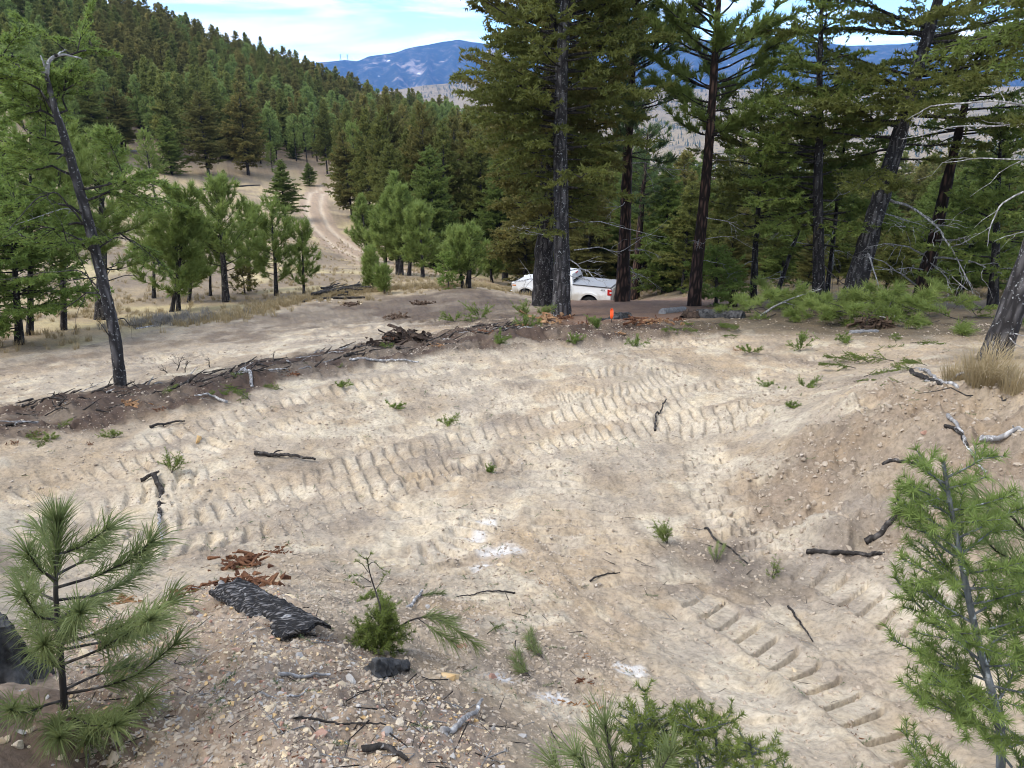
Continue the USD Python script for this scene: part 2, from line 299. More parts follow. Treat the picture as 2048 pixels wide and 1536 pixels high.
DUST = [(base_cast(np.array([a_]), np.array([b_]))[0], sx_, sy_) for a_, b_, sx_, sy_ in ((985, 1350, .14, .11), (1095, 1395, .12, .10), (1265, 1345, .12, .10), (1000, 1105, .24, .16), (955, 1075, .12, .14), (970, 1045, .12, .1), (960, 1135, .12, .1))]
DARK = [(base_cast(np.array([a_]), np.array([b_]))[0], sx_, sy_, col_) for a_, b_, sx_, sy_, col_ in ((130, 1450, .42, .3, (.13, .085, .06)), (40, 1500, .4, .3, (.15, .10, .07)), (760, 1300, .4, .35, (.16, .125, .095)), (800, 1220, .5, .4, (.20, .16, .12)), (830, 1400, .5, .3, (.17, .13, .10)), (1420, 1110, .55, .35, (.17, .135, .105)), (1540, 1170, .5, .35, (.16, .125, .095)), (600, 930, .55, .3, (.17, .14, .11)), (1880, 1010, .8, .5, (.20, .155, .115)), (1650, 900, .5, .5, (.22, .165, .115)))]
def lerp(a, b, t): return a + (np.asarray(b) - a) * t[..., None]
def ground_color(x, y, m, trk, ruts, h):
    n1, n2, n3 = fbm(x / 1.6, y / 1.6, 4, 41), fbm(x * 2.2, y * 2.2, 3, 42), fbm(x / 5, y / 5, 3, 43)
    c = np.broadcast_to(np.array([0.40, 0.335, 0.250]), x.shape + (3,)).copy()
    c = lerp(c, (0.35, 0.28, 0.198), smoothstep(0.45, 0.62, n1)); c = lerp(c, (0.43, 0.325, 0.21), 0.6 * smoothstep(0.52, 0.68, n3))
    c = lerp(c, (0.53, 0.455, 0.335), 0.8 * smoothstep(0.55, 0.70, n2)); c = lerp(c, (0.20, 0.16, 0.125), 0.5 * smoothstep(0.55, 0.72, fbm(x / 0.9, y / 0.9, 4, 44)))
    c = lerp(c, (0.53, 0.45, 0.335), 0.8 * trk * smoothstep(0.25, 0.55, n2))
    dust = sum(np.exp(-(((x - q[0]) / sx) ** 2 + ((y - q[1]) / sy) ** 2)) for q, sx, sy in DUST)
    c = lerp(c, (0.70, 0.68, 0.65), np.clip(0.7 * smoothstep(0.40, 0.85, dust * (0.4 + 1.3 * fbm(x * 7, y * 7, 3, 45))), 0, 1))
    c = lerp(c, (0.30, 0.225, 0.165), m['rubble'] * 0.75)
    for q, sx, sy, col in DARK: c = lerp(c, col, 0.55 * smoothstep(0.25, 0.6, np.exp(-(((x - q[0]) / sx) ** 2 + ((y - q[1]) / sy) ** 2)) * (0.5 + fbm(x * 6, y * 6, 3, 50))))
    c = lerp(c, (0.26, 0.195, 0.135), m['spoil'] * 0.75 * smoothstep(0.42, 0.62, fbm(x * 1.5, y * 1.5, 4, 49)))
    c = lerp(c, (0.080, 0.054, 0.040), m['berm'] * (0.70 + 0.28 * smoothstep(0.3, 0.6, n2)))
    c = lerp(c, (0.125, 0.094, 0.070), m['brown'] * (0.72 + 0.28 * smoothstep(0.35, 0.6, n1)))
    c = lerp(c, (0.175, 0.135, 0.10), m['verge'] * (0.45 + 0.5 * smoothstep(0.38, 0.6, n2)))
    g = np.broadcast_to(np.array([0.40, 0.31, 0.185]), x.shape + (3,))
    g = lerp(g, (0.29, 0.225, 0.15), smoothstep(0.4, 0.6, n1)); g = lerp(g, (0.20, 0.155, 0.11), 0.75 * smoothstep(0.5, 0.66, n3)); g = lerp(g, (0.48, 0.39, 0.21), 0.8 * smoothstep(0.56, 0.7, fbm(x / 3, y / 3, 3, 46)))
    c = c + (g - c) * (m['grass'])[..., None]
    c = lerp(c, (0.20, 0.122, 0.082), m['needles'] * (0.85 + 0.15 * n2))
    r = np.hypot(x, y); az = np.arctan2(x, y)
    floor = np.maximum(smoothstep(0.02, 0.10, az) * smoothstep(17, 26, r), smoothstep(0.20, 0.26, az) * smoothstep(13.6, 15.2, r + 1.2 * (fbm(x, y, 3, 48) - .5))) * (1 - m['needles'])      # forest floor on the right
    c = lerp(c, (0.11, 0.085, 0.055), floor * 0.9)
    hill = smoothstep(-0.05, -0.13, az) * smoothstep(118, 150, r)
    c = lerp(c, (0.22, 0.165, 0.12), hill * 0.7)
    rc = lerp(np.broadcast_to(np.array([0.37, 0.275, 0.19]), x.shape + (3,)), (0.50, 0.40, 0.29), np.clip(ruts * 1.2, 0, 1))
    c = c + (rc - c) * m['road'][..., None]
    return np.clip(0.92 * c * (0.92 + 0.3 * (fbm(x * 9, y * 9, 2, 47) - 0.5))[..., None], 0.02, 0.9)

def build_ground():
    az = np.concatenate([np.linspace(-math.pi, -0.85, 50, endpoint=False), np.linspace(-0.85, -0.66, 30, endpoint=False), np.linspace(-0.66, 0.66, 660, endpoint=False), np.linspace(0.66, 0.85, 30, endpoint=False), np.linspace(0.85, math.pi, 51)])[:-1]
    rr = [0.0, 0.5, 0.9]; r = 1.3
    while r < 470:
        rr.append(r)
        r *= 1.009 if r < 2.6 else 1.0038 if r < 5.0 else 1.0082 if r < 20 else 1.02 if r < 120 else 1.05
    rr = np.array(rr + [520.0])
    A, RR = np.meshgrid(az, rr); x, y = (RR * np.sin(A)).ravel(), (RR * np.cos(A)).ravel()
    m = ground_masks(x, y); h, trk, ruts = detail_z(x, y, m)
    z = base_z(x, y) + h
    last = np.repeat(np.arange(len(rr)) == len(rr) - 1, len(az)); z = np.where(last, np.minimum(z - 30, -45), z)
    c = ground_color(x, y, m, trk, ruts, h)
    na, nr = len(az), len(rr)
    i, j = np.meshgrid(np.arange(nr - 1), np.arange(na), indexing='ij'); i, j = i.ravel(), j.ravel(); k = (j + 1) % na
    f = np.stack([i * na + j, (i + 1) * na + j, (i + 1) * na + k, i * na + k], 1)
    f = f[:, ::-1]
    me = obj('ground', (np.stack([x, y, z], 1), f), 'ground', smooth=True)
    n = np.cross(np.zeros(3), np.zeros(3))
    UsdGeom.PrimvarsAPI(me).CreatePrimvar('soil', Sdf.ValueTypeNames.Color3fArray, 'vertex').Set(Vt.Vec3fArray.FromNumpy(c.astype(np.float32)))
    tag(me, 'sloping ground of graded pale dirt, dark berm, dry grass and wooded hillside', 'ground', kind='structure')
usdkit.material(stage, '/World/Looks/ground', {
    'a': ('attribute', {'attribute': 'soil'}), 'g': ('geometry', {}),
    'n1': ('noise_texture', {'scale': 26.0, 'detail': 6.0, 'roughness': 0.7}), 'r1': ('rgb_ramp', {'ramp': [(0.0, (0.55,) * 3), (0.38, (0.76,) * 3), (0.5, (1.0,) * 3), (0.62, (1.15,) * 3), (1, (1.25,) * 3)]}),
    'n2': ('noise_texture', {'scale': 3.1, 'detail': 5.0, 'roughness': 0.6}), 'r2': ('rgb_ramp', {'ramp': [(0.3, (0.84, 0.84, 0.87)), (0.5, (1.0,) * 3), (0.7, (1.12, 1.07, 0.98))]}),
    'm1': ('mix', {'mix_type': 'multiply', 'fac': 1.0}), 'm2': ('mix', {'mix_type': 'multiply', 'fac': 1.0}),
    'n3': ('noise_texture', {'scale': 55.0, 'detail': 5.0, 'roughness': 0.75}), 'b': ('bump', {'strength': 0.6, 'distance': 0.02}),
    'p': ('principled_bsdf', {'roughness': 0.95, 'specular_ior_level': 0.15})},
    [('g.position', 'n1.vector'), ('g.position', 'n2.vector'), ('g.position', 'n3.vector'), ('n1.fac', 'r1.fac'), ('n2.fac', 'r2.fac'), ('a.color', 'm1.color1'), ('r1.color', 'm1.color2'), ('m1.color', 'm2.color1'), ('r2.color', 'm2.color2'),
     ('m2.color', 'p.base_color'), ('n3.fac', 'b.height'), ('b.normal', 'p.normal')], surface='p.BSDF')
build_ground()

# ------------------------------------------------------------------ far country: valley, grassy foothills, mountains
usdkit.material(stage, '/World/Looks/mountain', {
    'g': ('geometry', {}), 'n1': ('noise_texture', {'scale': 0.0021, 'detail': 8.0, 'roughness': 0.66}), 'n2': ('noise_texture', {'scale': 0.012, 'detail': 5.0, 'roughness': 0.7}), 'n3': ('noise_texture', {'scale': 0.0042, 'detail': 6.0, 'roughness': 0.65}),
    'r1': ('rgb_ramp', {'ramp': [(0.0, (0.0,) * 3), (0.58, (0.0,) * 3), (0.63, (0.85,) * 3)]}), 'r3': ('rgb_ramp', {'ramp': [(0.0, (0.0,) * 3), (0.655, (0.0,) * 3), (0.70, (1.0,) * 3)]}),
    'r2': ('rgb_ramp', {'ramp': [(0.3, (0.020, 0.030, 0.026)), (0.52, (0.035, 0.045, 0.036)), (0.72, (0.15, 0.13, 0.11))]}), 'm': ('mix', {'color2': (0.30, 0.245, 0.195)}), 'ms': ('mix', {'color2': (0.75, 0.76, 0.78)}),
    'p': ('principled_bsdf', {'roughness': 1.0, 'specular_ior_level': 0.05})},
    [('g.position', 'n1.vector'), ('g.position', 'n2.vector'), ('g.position', 'n3.vector'), ('n1.fac', 'r1.fac'), ('n2.fac', 'r2.fac'), ('n3.fac', 'r3.fac'), ('r1.color', 'm.fac'), ('r2.color', 'm.color1'), ('m.color', 'ms.color1'), ('r3.color', 'ms.fac'), ('ms.color', 'p.base_color')], surface='p.BSDF')
usdkit.material(stage, '/World/Looks/foothill', {
    'g': ('geometry', {}), 'n1': ('noise_texture', {'scale': 0.006, 'detail': 7.0, 'roughness': 0.65}), 'n2': ('noise_texture', {'scale': 0.03, 'detail': 5.0, 'roughness': 0.7}),
    'r1': ('rgb_ramp', {'ramp': [(0.3, (0.16, 0.13, 0.075)), (0.5, (0.245, 0.19, 0.11)), (0.68, (0.11, 0.095, 0.06))]}), 'r2': ('rgb_ramp', {'ramp': [(0.0, (0.0,) * 3), (0.61, (0.0,) * 3), (0.66, (1.0,) * 3)]}), 'm': ('mix', {'color2': (0.05, 0.06, 0.045)}),
    'p': ('principled_bsdf', {'roughness': 1.0, 'specular_ior_level': 0.05})},
    [('g.position', 'n1.vector'), ('g.position', 'n2.vector'), ('n1.fac', 'r1.fac'), ('n2.fac', 'r2.fac'), ('r1.color', 'm.color1'), ('r2.color', 'm.fac'), ('m.color', 'p.base_color')], surface='p.BSDF')
def sheet(name, az0, az1, naz, radii, zfun, mat, label, cat):
    az = np.linspace(az0, az1, naz); A, RR = np.meshgrid(az, np.asarray(radii, float)); x, y = (RR * np.sin(A)).ravel(), (RR * np.cos(A)).ravel()
    z = zfun(x, y, A.ravel(), RR.ravel())
    nr = len(radii); i, j = np.meshgrid(np.arange(nr - 1), np.arange(naz - 1), indexing='ij'); i, j = i.ravel(), j.ravel()
    f = np.stack([i * naz + j, i * naz + j + 1, (i + 1) * naz + j + 1, (i + 1) * naz + j], 1)
    me = obj(name, (np.stack([x, y, z], 1), f), mat, smooth=True); tag(me, label, cat, kind='structure'); return me
def elev(py, px=1024): d = ray(px, py); return d[2] / math.hypot(d[0], d[1])
def azim(px, py=120): d = ray(px, py); return math.atan2(d[0], d[1])
SKY_LINE = [(-900, 150), (300, 128), (600, 128), (660, 122), (690, 119), (715, 122), (735, 113), (760, 110), (795, 103), (810, 97), (850, 90), (885, 83), (915, 79), (940, 83), (975, 88), (1020, 86), (1100, 92), (1200, 98), (1300, 96), (1350, 84), (1390, 78), (1440, 82), (1500, 72), (1540, 70), (1600, 80), (1700, 92), (1800, 88), (1900, 75), (2048, 62), (2300, 70), (2900, 110)]
_sa = np.array([azim(p[0], p[1]) for p in SKY_LINE]); _se = np.array([elev(p[1], p[0]) for p in SKY_LINE])
FOOT_LINE = [(-900, 220), (700, 190), (800, 178), (850, 170), (900, 166), (950, 164), (1050, 166), (1200, 170), (1400, 178), (1700, 176), (2048, 172), (2900, 180)]
_fa = np.array([azim(p[0], p[1]) for p in FOOT_LINE]); _fe = np.array([elev(p[1], p[0]) for p in FOOT_LINE])
VALLEY = -190.0
def mountain_z(x, y, a, r):
    crest = np.interp(a, _sa, _se) * 9500
    t = np.clip((r - 6200) / 3300, 0, 1.15)
    ridge = 1 - np.abs(2 * fbm(x / 1500 + 3, y / 1500, 5, 61) - 1)
    ridge2 = 1 - np.abs(2 * fbm(a * 26 + 0.5 * fbm(x / 900, y / 900, 3, 63), r / 2600, 4, 62) - 1)
    body = VALLEY + (crest - VALLEY) * np.minimum(t, 1) ** 1.15 - np.maximum(t - 1, 0) * 1600
    cut = (1 - ridge) * 330 + (1 - ridge2) * 420
    return body - cut * np.clip(4 * np.minimum(t, 1) * (1 - np.minimum(t, 1)), 0, 1) + 40 * (fbm(x / 260, y / 260, 3, 64) - 0.5) * (t > 0) * np.clip(1.4 - t, 0, 1)
sheet('mountain_range', -1.1, 1.1, 460, np.r_[np.linspace(6000, 9500, 90), 9800, 10200], mountain_z, 'mountain', 'blue forested mountain range with bare patches and snow along the skyline', 'mountains')
def foot_z(x, y, a, r):
    crest = np.interp(a, _fa, _fe) * 4200
    t = np.clip((r - 2300) / 1900, 0, 1.3)
    roll = (fbm(x / 420, y / 420, 4, 71) - 0.5) * 130 + (1 - np.abs(2 * fbm(x / 900, y / 900, 4, 72) - 1)) * 60 - 40
    return VALLEY + (crest - VALLEY) * np.minimum(t, 1) ** 1.3 + roll * np.clip(4 * t * (1 - np.minimum(t, 1)), 0, 1) - np.maximum(t - 1, 0) * 500
sheet('foothills', -1.1, 1.1, 360, np.r_[np.linspace(2200, 4200, 60), np.linspace(4250, 4700, 6)], foot_z, 'foothill', 'pale tan grassy foothills at the mountains foot', 'hills')
def valley_z(x, y, a, r): return VALLEY + 4 + 14 * (fbm(x / 300, y / 300, 3, 74) - 0.5) + 140 * smoothstep(700, 460, r)
sheet('valley_floor', -1.1, 1.1, 200, np.geomspace(470, 6400, 60), lambda x, y, a, r: np.where(r > 2600, VALLEY - 3, valley_z(x, y, a, r)), 'foothill', 'dry pale valley floor far below the pines', 'valley')
# the air: closed box round the camera and everything built
HAZE = 4.6e-5
usdkit.material(stage, '/World/Looks/haze', {'v': ('principled_volume', {'color': (0.17, 0.42, 1.0), 'density': HAZE, 'anisotropy': 0.2})}, volume='v.volume')
hb = trimesh.creation.box(bounds=[(-10500, -900, -420), (10500, 11500, 1500)])
tag(obj('haze', hb, 'haze'), 'thin blue haze of the air between camera and mountains', 'haze', kind='stuff')
# ------------------------------------------------------------------ materials of wood and needles
def bark(name, dark, light, fleck, scale=9.0, amount=0.62, rough=(1, 1, 0.25), fleck_scale=24.0):
    usdkit.material(stage, '/World/Looks/' + name, {
        'tc': ('texture_coordinate', {}), 'map': ('mapping', {'scale': rough}),
        'v': ('voronoi_texture', {'scale': scale, 'feature': 'distance_to_edge'}), 'n': ('noise_texture', {'scale': scale * 1.4, 'detail': 6.0, 'roughness': 0.7}),
        'r': ('rgb_ramp', {'ramp': [(0.0, dark), (0.10, dark), (0.35, light), (1.0, light)]}), 'f': ('noise_texture', {'scale': fleck_scale, 'detail': 3.0, 'roughness': 0.6}),
        'fr': ('rgb_ramp', {'ramp': [(0.0, (0,) * 3), (amount, (0,) * 3), (amount + 0.06, (1,) * 3)]}), 'm1': ('mix', {'mix_type': 'multiply', 'fac': 0.8}), 'm2': ('mix', {'color2': fleck}),
        'nr': ('rgb_ramp', {'ramp': [(0.25, (0.5,) * 3), (0.75, (1.35,) * 3)]}),
        'b': ('bump', {'strength': 0.9, 'distance': 0.03}), 'hh': ('math', {'math_type': 'multiply_add', 'value2': 0.5}),
        'p': ('principled_bsdf', {'roughness': 0.9, 'specular_ior_level': 0.2})},
        [('tc.object', 'map.vector'), ('map.vector', 'v.vector'), ('map.vector', 'n.vector'), ('tc.object', 'f.vector'), ('v.distance', 'r.fac'), ('n.fac', 'nr.fac'), ('f.fac', 'fr.fac'), ('r.color', 'm1.color1'), ('nr.color', 'm1.color2'),
         ('m1.color', 'm2.color1'), ('fr.color', 'm2.fac'), ('m2.color', 'p.base_color'), ('n.fac', 'hh.value1'), ('v.distance', 'hh.value3'), ('hh.value', 'b.height'), ('b.normal', 'p.normal')], surface='p.BSDF')
bark('bark_fir', (0.022, 0.019, 0.018), (0.080, 0.071, 0.066), (0.30, 0.30, 0.28))
bark('bark_fleck', (0.030, 0.027, 0.026), (0.115, 0.105, 0.100), (0.30, 0.30, 0.29), amount=0.61)
bark('bark_pine', (0.022, 0.015, 0.012), (0.125, 0.072, 0.052), (0.20, 0.12, 0.08), amount=0.70)
bark('bark_young', (0.035, 0.030, 0.026), (0.10, 0.088, 0.075), (0.22, 0.21, 0.19), amount=0.66)
bark('dead_grey', (0.22, 0.21, 0.20), (0.50, 0.485, 0.46), (0.62, 0.61, 0.59), scale=16, amount=0.6)
bark('dead_dark', (0.03, 0.026, 0.023), (0.10, 0.088, 0.078), (0.25, 0.24, 0.22), scale=16, amount=0.66)
bark('limb', (0.022, 0.019, 0.016), (0.070, 0.060, 0.050), (0.30, 0.30, 0.28), scale=14, amount=0.64)
def needles_mat(name, a, b, tip, scale=1.6, tip_at=0.60, trans=0.45):
    usdkit.material(stage, '/World/Looks/' + name, {
        'tc': ('texture_coordinate', {}), 'g': ('geometry', {}), 'oi': ('object_info', {}),
        'n': ('noise_texture', {'scale': scale, 'detail': 4.0, 'roughness': 0.65}), 'mixn': ('math', {'math_type': 'multiply_add', 'value2': 0.45}), 'off': ('math', {'math_type': 'multiply_add', 'value2': 0.22, 'value3': -0.33}),
        'add': ('math', {'math_type': 'add'}),
        'r': ('rgb_ramp', {'ramp': [(0.0, a), (0.35, a), (tip_at, b), (tip_at + 0.22, tip), (1.0, tip)]}),
        'p': ('principled_bsdf', {'roughness': 0.62, 'specular_ior_level': 0.28}), 't': ('translucent_bsdf', {}), 'mx': ('mix_closure', {'fac': trans})},
        [('tc.object', 'n.vector'), ('g.random_per_island', 'mixn.value1'), ('n.fac', 'mixn.value3'), ('oi.random', 'off.value1'), ('mixn.value', 'add.value1'), ('off.value', 'add.value2'), ('add.value', 'r.fac'),
         ('r.color', 'p.base_color'), ('r.color', 't.color'), ('p.BSDF', 'mx.closure1'), ('t.BSDF', 'mx.closure2')], surface='mx.closure')
needles_mat('fir_olive', (0.122, 0.132, 0.030), (0.285, 0.280, 0.070), (0.47, 0.365, 0.12))
needles_mat('fir_green', (0.122, 0.160, 0.034), (0.270, 0.305, 0.070), (0.43, 0.38, 0.10))
needles_mat('fir_brown', (0.132, 0.122, 0.032), (0.310, 0.250, 0.072), (0.54, 0.345, 0.13), tip_at=0.55)
needles_mat('fir_bright', (0.160, 0.220, 0.048), (0.330, 0.395, 0.090), (0.46, 0.45, 0.13))
needles_mat('pine_young', (0.185, 0.235, 0.058), (0.350, 0.405, 0.115), (0.47, 0.47, 0.17))
needles_mat('far_olive', (0.165, 0.180, 0.045), (0.365, 0.355, 0.095), (0.55, 0.43, 0.15), scale=.5)
needles_mat('far_brown', (0.175, 0.160, 0.045), (0.390, 0.315, 0.095), (0.60, 0.39, 0.16), tip_at=0.55, scale=.5)
needles_mat('far_green', (0.195, 0.250, 0.070), (0.370, 0.425, 0.135), (0.50, 0.50, 0.20), scale=.5)
needles_mat('pine_blue', (0.110, 0.150, 0.066), (0.220, 0.265, 0.120), (0.34, 0.34, 0.18))
needles_mat('pine_dark', (0.080, 0.115, 0.042), (0.175, 0.215, 0.075), (0.29, 0.23, 0.105))
needles_mat('pine_near', (0.145, 0.175, 0.062), (0.270, 0.310, 0.120), (0.40, 0.40, 0.20), scale=6)
needles_mat('straw', (0.30, 0.23, 0.12), (0.50, 0.42, 0.25), (0.60, 0.53, 0.36), scale=3, trans=0.1)
needles_mat('grey_weed', (0.22, 0.20, 0.17), (0.36, 0.34, 0.30), (0.46, 0.44, 0.40), scale=3, trans=0.1)

# ------------------------------------------------------------------ shapes: tubes and needles
def unit(v): return v / (np.linalg.norm(v, axis=-1, keepdims=True) + 1e-12)
def tubes(paths, radii, sides=5, cap=True):
    """Tapered tubes along many polylines of equal length: paths (n, k, 3), radii (n, k)."""
    P = np.asarray(paths, float); Rr = np.asarray(radii, float)
    T = unit(np.gradient(P, axis=1))
    ref = np.where(np.abs(T[..., 2:]) < 0.9, [0, 0, 1.0], [1.0, 0, 0])
    ref = np.broadcast_to(ref[:, :1], T.shape)
    A = unit(np.cross(T, ref)); B = np.cross(T, A)
    ang = np.arange(sides) * 2 * np.pi / sides
    V = P[:, :, None] + Rr[:, :, None, None] * (np.cos(ang)[:, None] * A[:, :, None] + np.sin(ang)[:, None] * B[:, :, None])
    n, k = P.shape[:2]
    i, j, s = np.meshgrid(np.arange(n), np.arange(k - 1), np.arange(sides), indexing='ij'); s2 = (s + 1) % sides
    b = (i * k + j) * sides; c = b + sides
    q = np.stack([b + s, b + s2, c + s2, c + s], -1).reshape(-1, 4)
    F = np.vstack([q[:, [0, 1, 2]], q[:, [0, 2, 3]]])
    if cap:
        e = ((np.arange(n) * k + k - 1) * sides)[:, None]; c0 = (np.arange(n) * k * sides)[:, None]
        t = np.arange(1, sides - 1)
        F = np.vstack([F, np.stack([np.broadcast_to(e, (n, len(t))), e + t, e + t + 1], -1).reshape(-1, 3), np.stack([np.broadcast_to(c0, (n, len(t))), c0 + t + 1, c0 + t], -1).reshape(-1, 3)])
    return V.reshape(-1, 3), F
def join(parts):
    parts = [p for p in parts if len(p[0])]
    off = np.cumsum([0] + [len(p[0]) for p in parts])
    return np.vstack([p[0] for p in parts]), np.vstack([np.asarray(p[1]) + o for p, o in zip(parts, off)])
def needle_tris(B, D, L, spacing, nlen, nwid, per, rng, spread=(25, 70), base_skip=0.0, up=0.15):
    """Narrow triangles standing off along twigs: B base, D direction, L length per twig."""
    n = np.maximum(1, np.round(L / spacing).astype(int)) * per
    k = np.repeat(np.arange(len(B)), n)
    s = base_skip + (1 - base_skip) * rng.random(len(k))
    pos = B[k] + D[k] * (s * L[k])[:, None]
    rnd = unit(rng.normal(size=(len(k), 3))); pr = unit(rnd - D[k] * np.sum(rnd * D[k], 1, keepdims=True)); pr[:, 2] += up; pr = unit(pr)
    al = np.radians(rng.uniform(spread[0], spread[1], len(k)))
    d = D[k] * np.cos(al)[:, None] + pr * np.sin(al)[:, None]
    w = unit(np.cross(d, unit(rng.normal(size=(len(k), 3))))) * (nwid * rng.uniform(0.7, 1.3, len(k)) / 2)[:, None]
    tip = pos + d * (nlen * rng.uniform(0.65, 1.2, len(k)))[:, None]
    V = np.stack([pos - w, pos + w, tip], 1).reshape(-1, 3)
    return V, np.arange(len(V)).reshape(-1, 3)
def curve_at(P, t):
    """Points on a polyline (k, 3) at t in 0..1, and directions."""
    k = len(P) - 1; i = np.clip((t * k).astype(int), 0, k - 1); f = (t * k - i)[:, None]
    return P[i] * (1 - f) + P[i + 1] * f, unit(P[i + 1] - P[i])
def fir_limbs(O, az, L, rise, curl, rng, seg=5, wob=0.05):
    """Limb polylines: origin, compass direction, length, initial rise (slope) and curl (slope change)."""
    t = np.linspace(0, 1, seg + 1)
    h = np.stack([np.sin(az), np.cos(az), np.zeros_like(az)], -1)
    P = O[:, None] + h[:, None] * (L[:, None] * t)[..., None]
    P[..., 2] += L[:, None] * (rise[:, None] * t + curl[:, None] * t ** 2)
    return P + rng.normal(size=P.shape) * (wob * L)[:, None, None] * t[None, :, None] * 0.5
def spray(limbs, L, rng, kind, lod, bare=0.2, dens=1.0):
    """Needle foliage (and its twigs) on limbs. lod scales needle size up and counts down."""
    tb, td, tl = [], [], []
    for P, l in zip(limbs, L):
        if kind == 'fir':
            n = max(4, int(l * dens * (16 / lod ** 0.8)))
            t = bare + (1 - bare) * rng.random(n) ** 0.85
            b, d = curve_at(P, t)
            side = np.where(np.arange(n) % 2 == 0, 1.0, -1.0)
            lat = unit(np.cross(d, [0, 0, 1.0])) * side[:, None]
            ll = np.clip(l * (0.50 - 0.36 * t), 0.10, 1.0) * rng.uniform(0.55, 1.15, n)
            dd = unit(d * rng.uniform(0.5, 1.1, n)[:, None] + lat * rng.uniform(0.5, 1.0, n)[:, None] + np.stack([0 * t, 0 * t, rng.normal(-0.10, 0.16, n)], 1))
            tb.append(b); td.append(dd); tl.append(ll)
            tb.append(P[-2:-1]); td.append(unit(P[-1:] - P[-2:-1])); tl.append(np.array([l / len(P) * 1.25]))
            m = max(1, int(n * 0.9 / lod ** 0.4))                          # finer side twigs on the twigs
            i = rng.integers(0, n, m); s = rng.uniform(0.25, 0.95, m)
            tb.append(b[i] + dd[i] * (ll[i] * s)[:, None]); sd = unit(rng.normal(size=(m, 3)) * [1, 1, 0.45]); td.append(unit(dd[i] * 0.7 + sd * 0.8 + [0, 0, -0.05])); tl.append(ll[i] * rng.uniform(0.25, 0.55, m))
        else:                                                              # pine: brushes towards the ends
            n = max(3, int(l * dens * (13 / lod ** 0.7)))
            t = np.maximum(bare, 0.25) + (1 - np.maximum(bare, 0.25)) * rng.random(n) ** 0.7
            b, d = curve_at(P, t)
            lat = rng.normal(size=(n, 3)) * [1, 1, 0.55]
            dd = unit(d * 0.9 + unit(lat) * 0.75 + [0, 0, 0.30]); ll = rng.uniform(0.10, 0.26, n) * (0.7 + 0.3 * min(l, 1.5))
            tb.append(b); td.append(dd); tl.append(ll)
            tb.append(P[-2:-1] * 0.3 + P[-1:] * 0.7); td.append(unit(P[-1:] - P[-2:-1] + [0, 0, 0.1])); tl.append(np.array([0.22]))
    B, D, Ls = np.vstack(tb), np.vstack(td), np.concatenate(tl)
    return B, D, Ls
